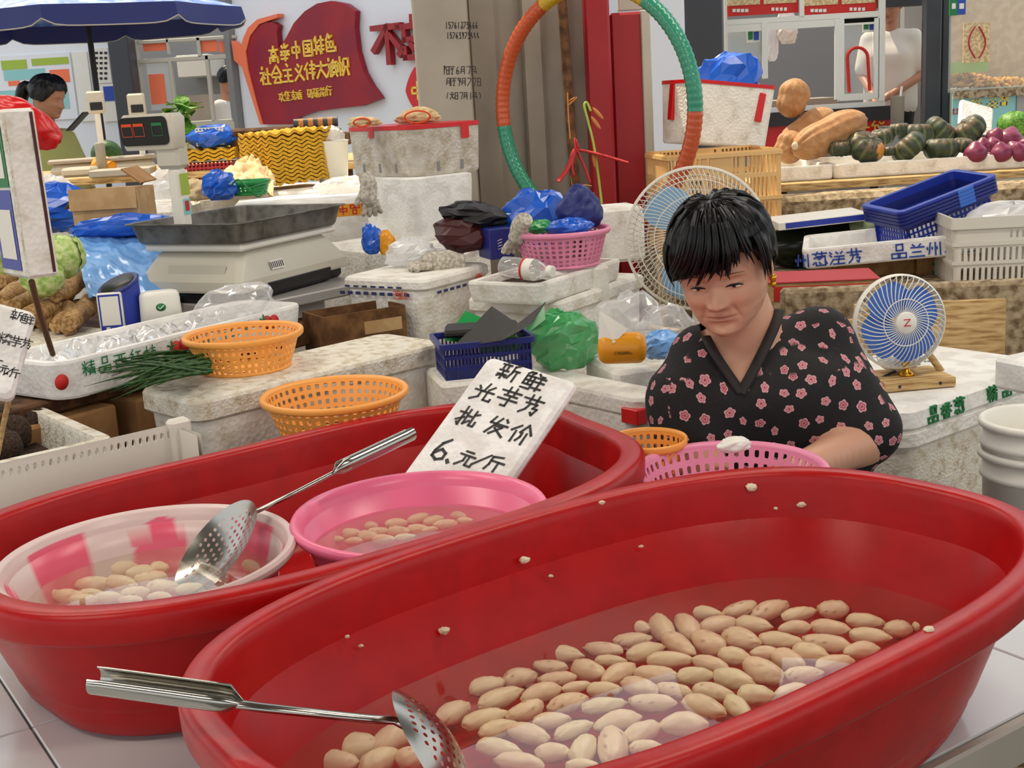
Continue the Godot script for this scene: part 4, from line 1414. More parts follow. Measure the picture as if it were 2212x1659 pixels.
	box(st, fr(Vector3(-0.08, 0, -0.03)), Vector3(0.16, bh, 0.06), 0.006)
	part(o, "foam_board", st, M.foam)
	for q: Array in [[0.235, 0.13, M.print_green], [0.09, 0.15, M.blue_plastic]]:
		st = ms()
		patch(st, Transform3D(), -0.085, q[0], 0.135, q[1], 0.0015)
		var pn := part(o, "sticker", st, q[2])
		st = ms()
		patch(st, Transform3D(), -0.085, q[0] - 0.008, 0.10, q[1] * 0.62, 0.0022)
		part(pn, "blank_panel", st, M.white_plastic)
	st = ms()
	patch(st, fr(Vector3(0.0, 0, -0.03), PI * 0.5), 0.022, bh * 0.5, 0.006, bh * 0.95, 0.001)
	part(o, "red_tape", st, M.maroon)
	st = ms()
	patch(st, fr(Vector3(0.0, 0, -0.03), PI * 0.5), -0.027, bh * 0.5, 0.003, bh * 0.95, 0.001)
	part(o, "worn_edge", st, M.foam_dirty)
	var b := {}
	stick("wooden_stick", "brown stick holding the payment board upright in tray", "stick", [W(68, 608, 2.36), W(88, 685, 2.46), W(114, 765, 2.64)], 0.006, M.stick)
	# left price board
	b = board(W(-62, 636, 2.16), W(82, 673, 2.2), W(-124, 831, 2.1), 0.03, 0.0)
	o = board_node("small foam price board with black brush lettering leaning on stick", "price sign", "price_board", b, M.foam_clean)
	sign_text(o, b, [["新", 37, 681, 0.019, 0.0022], ["鲜", 61, 689, 0.019, 0.0022], ["糯", 10, 731, 0.020, 0.0018], ["芋", 34, 737, 0.019, 0.0022], ["艿", 57, 742, 0.019, 0.0022], ["5", -14, 790, 0.03, 0.003], ["元", 7, 798, 0.017, 0.0024], ["/", 20, 801, 0.019, 0.0024], ["斤", 32, 806, 0.017, 0.0024]], M.ink)
	stick("wooden_stick", "pale stick under the small price board in unwashed taro", "stick", [W(22, 850, 2.2), W(8, 915, 2.26), W(-6, 985, 2.3)], 0.005, M.wood)
	# spring onions
	var rng := RandomNumberGenerator.new()
	rng.seed = 77
	var ob := thing("spring_onion_bunch", "bunch of dark green spring onions hanging over the foam box", "spring onions", Transform3D(Basis(), G(450, 780, 1.035)))
	for i in 56:
		var e := Vector2(rng.randf_range(175, 330), rng.randf_range(760, 865))
		if i % 9 == 0: e = Vector2(rng.randf_range(235, 300), rng.randf_range(845, 885))
		var s0 := Vector2(440 + rng.randf_range(0, 20), 765 + rng.randf_range(-10, 42))
		e.y = lerpf(e.y, s0.y + 30, 0.25)
		var p0 := G(s0.x, s0.y, 1.055 + rng.randf_range(0, 0.03))
		var p1 := G((s0.x + e.x) * 0.5, (s0.y + e.y) * 0.5 - 10, 1.07 + rng.randf_range(0, 0.02))
		var p2 := G(e.x, e.y, 1.05 + rng.randf_range(-0.02, 0.02))
		st = ms()
		var path := smooth_path([p0 - ob.position, p1 - ob.position, p2 - ob.position], 5)
		var rad := []
		for q in path.size(): rad.append(maxf(0.0004, 0.0034 * (1.0 - pow(float(q) / (path.size() - 1), 2.0))))
		tube(st, path, rad, 6)
		part(ob, "leaf", st, M.leaf_dark)
	# blue plastic sheet and cardboard box behind the ginger
	st = ms()
	var nb := noise(55, 2.4, true)
	var q0 := W(150, 500, 3.75)
	var q1 := W(372, 485, 3.9)
	var q2 := W(190, 640, 3.35)
	var q3 := W(390, 645, 3.45)
	sheet(st, func(u: float, v: float) -> Vector3:
		var p := q0.lerp(q1, u).lerp(q2.lerp(q3, u), v)
		return p - q2 + Vector3(0, 0.025 * sin(v * PI) + 0.010 * nb.get_noise_2d(u * 1.0, v * 1.1), 0.006 * nb.get_noise_2d(u * 2 + 5, v * 2)), 40, 30)
	solo("plastic_sheet", "pale blue shiny plastic sheet draped behind the ginger", "plastic sheet", st, M.pale_blue_film, Transform3D(Basis(), q2))
	bag("plastic_bag", "rolled dark blue plastic edge under the open cardboard box", W(268, 510, 3.72), Vector3(0.15, 0.035, 0.05), 57, M.blue_film, 0.4, 0.2)
	bag("plastic_bag", "bright blue plastic bag beside the open cardboard box", W(140, 500, 4.1), Vector3(0.14, 0.075, 0.1), 58, M.blue_film, 0.5)
	o = thing("cardboard_box", "open cardboard box with raised flap behind the blue sheet", "box", fr(W(255, 502, 3.85), -0.05))
	st = ms()
	box(st, Transform3D(), Vector3(0.205, 0.135, 0.16), 0.002)
	part(o, "box_wall", st, M.card_pale)
	st = ms()
	box(st, Transform3D(Basis(Vector3.RIGHT, -0.15), Vector3(-0.004, 0.078, 0.088)), Vector3(0.205, 0.064, 0.004), 0.0)
	part(o, "flap", st, M.card_pale)
	st = ms()
	box(st, Transform3D(Basis(Vector3.BACK, 0.9), Vector3(0.115, 0.15, 0.0)), Vector3(0.005, 0.07, 0.15), 0.0)
	part(o, "side_flap", st, M.card)
	st = ms()
	box(st, Transform3D(Basis(Vector3.BACK, -0.7), Vector3(-0.125, 0.085, 0.0)), Vector3(0.005, 0.07, 0.15), 0.0)
	part(o, "side_flap", st, M.card_dark)

# ================= middle stall
# a box known by its near lower corner pixel, depth, turn and the pixel widths of its faces
func face_box(pc: Vector2, d: float, yaw: float, pxl: float, pxr: float) -> Dictionary:
	var t := fr(W(pc.x, pc.y, d), yaw)
	var wr := pxr * d / F / cos(yaw)
	var wl := pxl * d / F / sin(yaw)
	t.origin += t.basis.x * wr * 0.5 - t.basis.z * wl * 0.5
	return {"t": t, "w": wr, "d": wl}
func front(c: Dictionary, y: float) -> Transform3D:   # the right-hand upright face of such a box, in the box's own axes
	return Transform3D(Basis(), Vector3(0, y, c.d * 0.5))
func side(c: Dictionary, y: float) -> Transform3D:    # the left-hand one
	return Transform3D(Basis(Vector3.UP, -PI * 0.5), Vector3(-c.w * 0.5, y, 0))
func glove(called: String, label: String, t: Transform3D, s: float, m: Material) -> void:
	var o := thing(called, label, "glove", t)
	var st := ms()
	lumpy(st, smooth_path([Vector3(-0.06, 0.008, 0) * s, Vector3(-0.02, 0.016, 0) * s, Vector3(0.03, 0.014, 0.005) * s, Vector3(0.05, 0.010, 0) * s], 4), [0.026 * s, 0.028 * s, 0.029 * s, 0.03 * s, 0.031 * s, 0.032 * s, 0.033 * s, 0.033 * s, 0.033 * s, 0.032 * s, 0.03 * s, 0.026 * s, 0.016 * s], 61, 0.2)
	part(o, "palm", st, m)
	for k in 4:
		st = ms()
		var z := (k - 1.5) * 0.013 * s
		lumpy(st, smooth_path([Vector3(0.04 * s, 0.010 * s, z), Vector3(0.075 * s, 0.012 * s, z * 1.4), Vector3((0.10 - absf(k - 1.5) * 0.008) * s, 0.004 * s, z * 1.9)], 3), [0.011 * s, 0.011 * s, 0.011 * s, 0.010 * s, 0.010 * s, 0.009 * s, 0.006 * s], 62 + k, 0.15, 8)
		part(o, "finger", st, m)
	st = ms()
	lumpy(st, smooth_path([Vector3(0.0, 0.010, 0.02) * s, Vector3(0.03, 0.012, 0.045) * s, Vector3(0.05, 0.006, 0.055) * s], 3), [0.012 * s, 0.012 * s, 0.011 * s, 0.011 * s, 0.010 * s, 0.009 * s, 0.006 * s], 69, 0.15, 8)
	part(o, "thumb", st, m)
func middle_stall() -> void:
	var st := ms()
	box(st, fr(Vector3(0.22, 0, -3.72)), Vector3(1.0, 0.72, 1.95), 0.01)
	solo("stall_platform", "low concrete platform under the stacked foam boxes", "platform", st, M.concrete)
	# printed foam box
	var c := corner(Vector2(916, 604), Vector2(1062, 566), Vector2(782, 586), 1.13)
	var o := foam_box("foam_box", "foam box with navy and orange printed characters under dirty glove", c, 1.13, 0.41, M.foam, 0.034, M.foam)
	st = ms()
	var f := front(c, 0.0)
	for q: Array in [["兰", 0.25], ["州", 0.29]]: glyph(st, q[0], f * Transform3D(Basis(Vector3.BACK, PI * 0.5), Vector3(c.w * 0.28, q[1], 0.0)), 0.032, 0.0045, 0.001)
	part(o, "navy_print", st, M.print_navy)
	st = ms()
	for q in 6: patch(st, f, -0.1 + q * 0.03, 0.366, 0.02, 0.008, 0.001)
	part(o, "navy_print", st, M.print_navy)
	st = ms()
	var sd := side(c, 0.0)
	for q in 9: patch(st, sd, -0.14 + q * 0.028, 0.366, 0.018, 0.009, 0.001)
	for q in 7: patch(st, sd, -0.12 + q * 0.03, 0.385, 0.018, 0.005, 0.001)
	part(o, "navy_print", st, M.print_navy)
	st = ms()
	for q: Array in [["辣", 0.37], ["椒", 0.33]]: glyph(st, q[0], f * Transform3D(Basis(Vector3.BACK, PI * 0.5), Vector3(c.w * 0.28, q[1], 0.0)), 0.032, 0.0045, 0.001)
	glyph(st, "西", sd * Transform3D(Basis(), Vector3(0.05, 0.366, 0)), 0.022, 0.003, 0.0015)
	glyph(st, "红", sd * Transform3D(Basis(), Vector3(0.075, 0.366, 0)), 0.022, 0.003, 0.0015)
	part(o, "orange_print", st, M.print_orange)
	glove("work_glove", "dirty grey work glove lying on the printed foam box", fr(G(955, 578, 1.132), 3.5), 1.0, M.glove)
	bag("plastic_bag", "crumpled clear plastic bag on the printed foam box", G(890, 575, 1.131), Vector3(0.075, 0.045, 0.05), 71, M.milky_film, 0.5)
	bag("plastic_bag", "flat clear bag of bread beside the dirty glove", G(980, 560, 1.131), Vector3(0.09, 0.028, 0.06), 72, M.clear_film, 0.4)
	bag("plastic_bag", "small blue plastic bag at the foot of the white foam box", W(805, 548, 3.75), Vector3(0.035, 0.045, 0.035), 73, M.blue_film, 0.5)
	bag("plastic_bag", "small orange plastic bag at the foot of the white foam box", W(835, 548, 3.75), Vector3(0.025, 0.04, 0.03), 74, M.yellow_pack, 0.5)
	# box with lid and the tray on top of it
	c = corner(Vector2(1205, 652), Vector2(1398, 590), Vector2(1038, 632), 1.07)
	foam_box("foam_box", "plain white foam box with lid beneath the soil tray", c, 1.07, 0.35, M.foam, 0.04, M.foam)
	c = corner(Vector2(1170, 616), Vector2(1345, 560), Vector2(1030, 603), 1.125)
	var t: Transform3D = c.t
	t.origin.y = 1.072
	o = thing("foam_tray", "shallow foam tray of dark soil with a bottle lying in it", "foam tray", t)
	st = ms()
	open_tray(st, Transform3D(), c.w, c.d, 0.055, 0.02, 0.02, 0.94)
	part(o, "tray_wall", st, M.foam)
	st = ms()
	box(st, fr(Vector3(0, 0.021, 0)), Vector3(c.w - 0.07, 0.018, c.d - 0.07), 0.004)
	part(o, "soil", st, M.dirt_taro, "dark soil")
	# bottle
	var b0 := W(1085, 575, 3.2)
	var b1 := W(1195, 588, 3.12)
	var bx := (b1 - b0).normalized()
	var bt := Transform3D(Basis(bx.cross(Vector3.BACK).normalized(), bx, bx.cross(bx.cross(Vector3.BACK)).normalized()), b0)
	var bl := (b1 - b0).length()
	o = thing("drink_bottle", "clear plastic drink bottle with white cap lying on the tray", "bottle", bt)
	st = ms()
	var br := 0.027
	lathe(st, Transform3D(), [Vector2(0.0, 0.0), Vector2(br * 0.8, 0.0), Vector2(br, 0.006), Vector2(br, bl * 0.35), Vector2(br * 0.93, bl * 0.4), Vector2(br, bl * 0.45), Vector2(br, bl * 0.68), Vector2(br * 0.75, bl * 0.8), Vector2(0.011, bl * 0.88), Vector2(0.011, bl * 0.93)], 24, false, false)
	part(o, "bottle_wall", st, M.bottle)
	st = ms()
	lathe(st, Transform3D(), [Vector2(br + 0.0008, bl * 0.44), Vector2(br + 0.0008, bl * 0.64)], 24, false, false)
	part(o, "label_band", st, M.white_plastic)
	st = ms()
	lathe(st, Transform3D(), [Vector2(br + 0.0014, bl * 0.44), Vector2(br + 0.0014, bl * 0.48)], 24, false, false)
	part(o, "red_band", st, M.print_red)
	st = ms()
	lathe(st, Transform3D(), [Vector2(0.0, bl * 0.9), Vector2(0.016, bl * 0.9), Vector2(0.016, bl * 0.99), Vector2(0.013, bl), Vector2(0.0, bl)], 20, false, false, true)
	part(o, "cap", st, M.white_plastic)
	# pink basket with cloths
	var pk := W(1215, 572, 3.42)
	var low := pk
	low.y = 0.72
	st = ms()
	box(st, fr(Vector3(), 0.5), Vector3(0.2, pk.y - 0.722, 0.17), 0.01)
	solo("foam_box", "foam box standing under the small pink basket", "foam box", st, M.foam, Transform3D(Basis(), low))
	basket("pink_basket", "small pink round-holed basket filled with gloves and cloths", pk, 0.135, 0.10, 0.10, M.pink_basket, 40, 7, "", 1.0, 0.0, Vector2(0.30, 0.34))
	glove("work_glove", "white work glove hanging over the pink basket rim", Transform3D(Basis(Vector3.UP, 2.2) * Basis(Vector3.BACK, -0.9), pk + Vector3(-0.11, 0.10, 0.07)), 0.8, M.glove)
	bag("cloth_heap", "crumpled bright blue cloth in the pink basket", pk + Vector3(0.02, 0.085, 0.03), Vector3(0.06, 0.025, 0.05), 76, M.blue_film, 0.5, 0.0, true)
	bag("cloth_heap", "dark striped cloth rising from the pink basket", pk + Vector3(0.06, 0.09, -0.05), Vector3(0.06, 0.06, 0.05), 77, M.umbrella_edge, 0.5, 0.4, true)
	bag("plastic_bag", "shiny blue plastic bag behind the pink basket", W(1160, 530, 3.65), Vector3(0.10, 0.09, 0.08), 78, M.blue_film, 0.5)
	bag("plastic_bag", "small green plastic bag in the pink basket", pk + Vector3(-0.06, 0.09, 0.0), Vector3(0.045, 0.02, 0.04), 79, M.green_film_solid, 0.5)
	# folded umbrella
	o = thing("folded_umbrella", "folded maroon and black umbrella beside white foam box", "umbrella", fr(W(1015, 545, 3.6), 0.2))
	st = ms()
	crumple(st, Transform3D(Basis(Vector3.BACK, -0.15), Vector3(-0.01, 0.055, 0)), Vector3(0.09, 0.052, 0.07), 81, 0.5, 1.6, 20, 12)
	part(o, "maroon_cloth", st, M.maroon)
	st = ms()
	crumple(st, Transform3D(Basis(Vector3.BACK, -0.2), Vector3(0.02, 0.105, -0.01)), Vector3(0.095, 0.035, 0.07), 82, 0.5, 1.6, 20, 12)
	part(o, "black_cloth", st, M.black_cloth)
	# navy gift box with emblem
	c = face_box(Vector2(1060, 562), 3.5, 0.35, 26, 52)
	o = thing("navy_box", "navy blue cardboard box with small white emblem", "box", c.t)
	st = ms()
	box(st, Transform3D(), Vector3(c.w, 0.085, c.d), 0.002)
	part(o, "box_wall", st, M.navy_plastic)
	st = ms()
	for a in 4: stroke(st, front(c, 0.04), Vector2(-0.012, 0.012 - a * 0.008), Vector2(0.0, 0.016 - a * 0.008), 0.002, 0.001)
	part(o, "emblem", st, M.white_plastic)
	# white foam box, taped foam box on it
	st = ms()
	c = face_box(Vector2(902, 524), 4.02, 0.72, 130, 130)
	t = c.t
	var bs := t
	bs.origin.y = 0.72
	box(st, fr(Vector3(-0.06, 0, 0)), Vector3(c.w + 0.16, t.origin.y - 0.721, c.d + 0.1), 0.02)
	solo("foam_box", "large foam box at the bottom of the stack", "foam box", st, M.foam, bs)
	t.origin.y += 0.0
	o = thing("foam_box", "clean white foam box under the red taped foam box", "foam box", t)
	st = ms()
	body(st, Transform3D(), [[c.w * 0.93, c.d * 0.93, 0.03, 0.0], [c.w * 0.95, c.d * 0.95, 0.03, 0.01], [c.w, c.d, 0.025, 0.175], [c.w, c.d, 0.025, 0.20], [c.w - 0.02, c.d - 0.02, 0.025, 0.204]])
	part(o, "box_wall", st, M.foam_clean)
	var top := t.origin.y + 0.205
	c = face_box(Vector2(900, 390), 4.02, 0.72, 168, 150)
	t = c.t
	t.origin.y = top
	o = thing("foam_box", "grimy foam box with red tape edge and garlic sacks on top", "foam box", t)
	st = ms()
	body(st, Transform3D(), [[c.w * 0.95, c.d * 0.95, 0.04, 0.0], [c.w * 0.965, c.d * 0.965, 0.04, 0.008], [c.w, c.d, 0.04, 0.155], [c.w - 0.006, c.d - 0.006, 0.04, 0.162]])
	part(o, "box_wall", st, M.foam_grey)
	st = ms()
	body(st, Transform3D(), [[c.w + 0.001, c.d + 0.001, 0.04, 0.149], [c.w + 0.003, c.d + 0.003, 0.04, 0.15], [c.w + 0.003, c.d + 0.003, 0.04, 0.163], [c.w - 0.05, c.d - 0.05, 0.03, 0.165]], false, true)
	var tape := part(o, "tape_edge", st, M.tape_red, "red tape round the upper edge")
	st = ms()
	patch(st, front(c, 0), c.w * 0.22, 0.135, 0.034, 0.05, 0.002)
	patch(st, side(c, 0), -c.d * 0.10, 0.143, 0.026, 0.034, 0.002)
	part(o, "tape_strip", st, M.tape_red)
	st = ms()
	for q in 5:
		st = ms()
		if q < 3: box(st, side(c, 0) * fr(Vector3(-0.1 + q * 0.09, 0.012, -0.008)), Vector3(0.012, 0.03, 0.01), 0.001)
		else: box(st, front(c, 0) * fr(Vector3(-0.05 + (q - 3) * 0.1, 0.012, -0.008)), Vector3(0.012, 0.03, 0.01), 0.001)
		part(o, "vent_notch", st, M.mid_grey)
	var y1 := top + 0.165
	for a: Array in [[785, 272, 0.05, 83], [905, 270, 0.075, 84]]:
		var sp := W(a[0], a[1], 4.1)
		sp.y = y1
		var sk := thing("cloth_sack", ["small beige mesh sack with red hem on the taped box", "beige mesh sack with orange hem folded on the taped box"][0 if a[0] < 800 else 1], "sack", fr(sp))
		st = ms()
		crumple(st, Transform3D(Basis(), Vector3(0, a[2] * 0.28, 0)), Vector3(a[2], a[2] * 0.36, a[2] * 0.7), a[3], 0.5, 1.4, 24, 14, -0.7, true)
		part(sk, "cloth", st, M.cloth_cream)
		st = ms()
		var pts := []
		for q in 20:
			var an := TAU * q / 20
			pts.append(Vector3(cos(an) * a[2] * 0.55, a[2] * 0.3 + sin(an) * a[2] * 0.26, a[2] * 0.72 + 0.006 * sin(an * 3)))
		tube(st, pts, 0.003, 6, true)
		part(sk, "hem", st, M.print_orange)
	glove("work_glove", "grey work glove hanging down the white foam box", Transform3D(Basis(Vector3.BACK, -1.5) * Basis(Vector3.RIGHT, 1.2), W(795, 410, 3.86)), 0.85, M.glove)
	# insulated bag, blue basket, green bag
	var bp := W(1045, 800, 2.9)
	st = ms()
	box(st, fr(Vector3(), 0.25), Vector3(0.24, bp.y - 0.72, 0.2), 0.008)
	solo("foam_box", "foam box with orange print under the blue basket", "foam box", st, M.foam, Transform3D(Basis(), Vector3(bp.x, 0.72, bp.z)))
	o = thing("blue_basket", "navy blue slotted basket under the black insulated bag", "basket", fr(bp, 0.2))
	st = ms()
	for k in 4:
		var w := 0.20 if k % 2 == 0 else 0.14
		var pt := Transform3D(Basis(Vector3.UP, k * PI * 0.5), Vector3()) * fr(Vector3(0, 0, 0.07 if k % 2 == 0 else 0.10))
		flat_panel(st, pt, w, 0.075, 0.003, 22 if k % 2 == 0 else 15, 3, func(_i: int, _j: int) -> Vector2: return Vector2(0.3, 0.36), 0.95)
	part(o, "slotted_wall", st, M.navy_plastic)
	st = ms()
	body(st, Transform3D(), [[0.205, 0.145, 0.01, 0.07], [0.222, 0.162, 0.014, 0.071], [0.222, 0.162, 0.014, 0.084], [0.205, 0.145, 0.01, 0.084], [0.20, 0.14, 0.01, 0.07]], false, false)
	part(o, "rim", st, M.navy_plastic)
	st = ms()
	box(st, Transform3D(), Vector3(0.2, 0.004, 0.14), 0.0)
	part(o, "bottom", st, M.navy_plastic)
	st = ms()
	var nm := noise(86, 3.0)
	ball(st, fr(Vector3(0, 0.03, 0)), Vector3(0.05, 0.03, 0.035), 20, 12, func(q: Vector3) -> float: return 1.0 + 0.06 * nm.get_noise_3dv(q * 4.0))
	solo("mango", "yellow green fruit in the navy blue basket", "fruit", st, M.leaf_mid, fr(bp + Vector3(0.04, 0.035, 0.02)))
	o = thing("insulated_bag", "open black insulated bag with green lining on blue basket", "bag", fr(bp + Vector3(0, 0.085, 0)))
	st = ms()
	var bi := (o.transform as Transform3D).affine_inverse()
	var qa := [bi * W(977, 752, 2.82), bi * W(1062, 662, 2.9), bi * W(1118, 700, 2.86), bi * W(1180, 652, 2.92), bi * W(1150, 700, 2.82), bi * W(1085, 735, 2.78)]
	sg(st, -1)
	for e: Array in [[0, 5, 1], [1, 5, 2], [2, 5, 4], [2, 4, 3]]:
		var va: Vector3 = qa[e[0]]
		var vb: Vector3 = qa[e[1]]
		var vc: Vector3 = qa[e[2]]
		tri(st, va, vb, vc)
		tri(st, va + Vector3(0, 0, -0.006), vc + Vector3(0, 0, -0.006), vb + Vector3(0, 0, -0.006))
	part(o, "black_flap", st, M.grey_cloth)
	st = ms()
	sg(st, -1)
	qa = [bi * W(960, 735, 2.92), bi * W(1005, 672, 2.98), bi * W(1050, 690, 2.96), bi * W(1030, 745, 2.9), bi * W(1175, 650, 2.96), bi * W(1178, 690, 2.94), bi * W(1120, 735, 2.9)]
	for e: Array in [[0, 3, 1], [1, 3, 2], [4, 6, 5]]:
		tri(st, qa[e[0]], qa[e[1]], qa[e[2]])
		tri(st, qa[e[0]] + Vector3(0, 0, -0.004), qa[e[2]] + Vector3(0, 0, -0.004), qa[e[1]] + Vector3(0, 0, -0.004))
	part(o, "green_lining", st, M.green_film_solid)
	st = ms()
	box(st, fr(Vector3(0.0, 0.0, -0.02)), Vector3(0.17, 0.018, 0.1), 0.006)
	part(o, "bag_bottom", st, M.black_cloth)
	# foam box behind the tub with bags on it
	c = corner(Vector2(1378, 862), Vector2(1450, 842), Vector2(1150, 790), 0.95)
	o = foam_box("foam_box", "foam box with blue print and red tape beside the seller", c, 0.95, 0.23, M.foam, 0.045, M.foam)
	st = ms()
	sd = side(c, 0.0)
	for q: Array in [["利", -0.02], ["国", 0.1]]: patch(st, sd, q[1], 0.15, 0.02, 0.022, -0.004)
	words(st, "日中元", sd * Transform3D(Basis(), Vector3(0.0, 0.165, -0.008)), 0.024, 0.003, 0.03, 0.003)
	lathe(st, sd * Transform3D(Basis(Vector3.RIGHT, PI * 0.5), Vector3(0.075, 0.165, -0.008)), [Vector2(0.008, 0.001), Vector2(0.008, 0.002), Vector2(0.013, 0.002), Vector2(0.013, 0.001)], 20, false, false)
	lathe(st, sd * Transform3D(Basis(Vector3.RIGHT, PI * 0.5), Vector3(0.14, 0.16, -0.008)), [Vector2(0.008, 0.001), Vector2(0.008, 0.002), Vector2(0.013, 0.002), Vector2(0.013, 0.001)], 20, false, false)
	part(o, "blue_print", st, M.print_blue)
	st = ms()
	box(st, fr(Vector3(-0.004, 0.172, c.d * 0.5 - 0.022)), Vector3(c.w + 0.006, 0.034, 0.05), 0.002)
	part(o, "red_tape", st, M.tape_red)
	bag("plastic_bag", "big crumpled green plastic bag on the printed foam box", G(1222, 790, 0.952), Vector3(0.088, 0.075, 0.075), 87, M.green_film, 0.42, 0.3)
	bag("plastic_bag", "crumpled clear plastic bag behind the tissue pack", W(1360, 735, 2.95), Vector3(0.075, 0.06, 0.06), 88, M.clear_film, 0.5)
	bag("plastic_bag", "clear plastic bag beside the seller's shoulder", W(1440, 740, 2.95), Vector3(0.06, 0.05, 0.05), 89, M.clear_film, 0.5)
	bag("plastic_bag", "pale blue plastic bag beside the tissue pack", W(1428, 772, 2.8), Vector3(0.045, 0.035, 0.05), 90, M.pale_blue_film, 0.4)
	bag("paper_tissue", "crumpled white tissue beside the orange pack", G(1330, 785, 0.952), Vector3(0.022, 0.012, 0.016), 95, M.white_plastic, 0.5)
	o = thing("tissue_pack", "orange tissue pack with tissue sticking out and black lettering", "tissue pack", fr(W(1345, 782, 2.72), -0.15))
	st = ms()
	body(st, Transform3D(), [[0.085, 0.03, 0.012, 0.0], [0.1, 0.052, 0.018, 0.008], [0.108, 0.058, 0.02, 0.03], [0.1, 0.05, 0.018, 0.055], [0.075, 0.02, 0.008, 0.064]], true, true, false)
	part(o, "pack", st, M.yellow_pack)
	st = ms()
	sg(st, -1)
	var tv := [Vector3(-0.05, 0.055, 0.012), Vector3(-0.045, 0.115, 0.0), Vector3(0.015, 0.075, 0.01), Vector3(-0.015, 0.048, 0.028)]
	tri(st, tv[0], tv[3], tv[1])
	tri(st, tv[3], tv[2], tv[1])
	part(o, "tissue", st, M.white_plastic)
	st = ms()
	var tm := TextMesh.new()
	var sf := SystemFont.new()
	sf.font_names = PackedStringArray(["Droid Sans"])
	tm.font = sf
	tm.text = "CHUANGYI"
	tm.font_size = 16
	tm.pixel_size = 0.0006
	tm.depth = 0.001
	var mi := MeshInstance3D.new()
	mi.name = "lettering"
	mi.mesh = tm
	mi.material_override = M.ink
	o.add_child(mi, true)
	mi.transform = Transform3D(Basis(Vector3.UP, 0.1), Vector3(0.008, 0.026, 0.0295))
	# hoop leaning at the pole
	var hc := W(1281, 236, 4.6)
	var hy := hc - Vector3(0, 0.44, 0)
	var ht := fr(Vector3(hy.x, hc.y - 0.44, hy.z), -0.72)
	o = thing("hoop", "large hoop wrapped in orange, green and yellow shiny tape", "hoop", ht)
	var segs := [[-0.50, 0.60, M.tape_yellow], [0.60, 1.62, M.tape_green], [1.62, 2.75, M.tape_orange], [2.75, 3.5, M.tape_yellow], [3.5, 4.60, M.tape_green], [4.60, 5.783, M.tape_orange]]
	var cmax := 0.44
	for e: Array in segs:
		st = ms()
		var pts := []
		var rad := []
		var n := int((e[1] - e[0]) * 58)
		for q in n + 1:
			var a: float = lerpf(e[0], e[1], float(q) / n)
			pts.append(Vector3(sin(a) * cmax, cmax + cos(a) * cmax, 0))
			rad.append(0.0275 * (1.0 + 0.05 * ((q % 3) - 1)))
		tube(st, pts, rad, 12)
		part(o, "tape_wrap", st, e[2])
	# pole with ropes
	var p0 := W(1212, -30, 4.85)
	var p1 := W(1252, 450, 4.75)
	p1.y = 0.72
	stick("wooden_pole", "dark weathered pole behind the taped hoop", "pole", [p0, p1], 0.019, M.wood_dark, 12)
	var rp := W(1245, 322, 4.68)
	o = thing("red_ribbon", "red plastic ribbon knotted round the dark pole", "ribbon", Transform3D(Basis(), rp))
	for e: Array in [[[1245, 322], [1300, 335], [1357, 352]], [[1243, 322], [1225, 365], [1205, 392]], [[1243, 322], [1236, 360], [1240, 380]], [[1245, 322], [1262, 360], [1275, 395]], [[1245, 325], [1242, 300], [1250, 322]]]:
		st = ms()
		var pts := []
		for q: Array in e: pts.append(W(q[0], q[1], 4.68) - rp)
		tube(st, smooth_path(pts, 4), 0.018, 8, false, 0.3)
		part(o, "ribbon_tail", st, M.rope_red)
	var rt := W(1230, 205, 4.74)
	o = thing("tan_twine", "tan twine strips tied to the dark pole", "twine", Transform3D(Basis(), rt))
	for e: Array in [[[1226, 200], [1228, 250], [1232, 300]], [[1228, 218], [1245, 210], [1228, 226]], [[1232, 380], [1238, 410], [1242, 430]], [[1240, 405], [1262, 400], [1278, 402]]]:
		st = ms()
		var pts := []
		for q: Array in e: pts.append(W(q[0], q[1], 4.70) - rt)
		tube(st, smooth_path(pts, 4), 0.006, 6, false, 0.4)
		part(o, "strip", st, M.rope_tan)
	stick("green_vine", "thin green stem climbing beside the red column", "vine", smooth_path([W(1300, 440, 4.7), W(1290, 360, 4.7), W(1282, 310, 4.7), W(1270, 260, 4.7), W(1262, 228, 4.7), W(1268, 222, 4.7), W(1276, 240, 4.7)], 4), 0.005, M.lime, 6)
	for k in 3:
		st = ms()
		var lp := W([1292, 1287, 1283][k], [245, 265, 345][k], 4.69)
		ball(st, Transform3D(Basis(Vector3.BACK, [0.7, 0.6, 0.1][k]), Vector3()), Vector3(0.007, 0.03, 0.003), 8, 8)
		solo("withered_leaf", "small withered leaf on the thin green stem", "leaf", st, M.rope_tan, Transform3D(Basis(), lp), "withered leaves on the stem")
	# black wire hanging before the sign wall
	stick("hanging_wire", "thin black wire hanging before the white sign wall", "wire", smooth_path([W(890, -30, 6.5), W(898, 60, 6.5), W(904, 130, 6.5), W(913, 240, 6.5)], 4), 0.004, M.pole_black, 6)
	# foam box under the clear bags
	var fb := W(1405, 772, 2.98)
	st = ms()
	box(st, fr(Vector3(), 0.3), Vector3(0.26, fb.y - 0.721, 0.2), 0.01)
	solo("foam_box", "plain foam box under the clear bags beside the seller", "foam box", st, M.foam, Transform3D(Basis(), Vector3(fb.x, 0.721, fb.z)))
	big_fan()
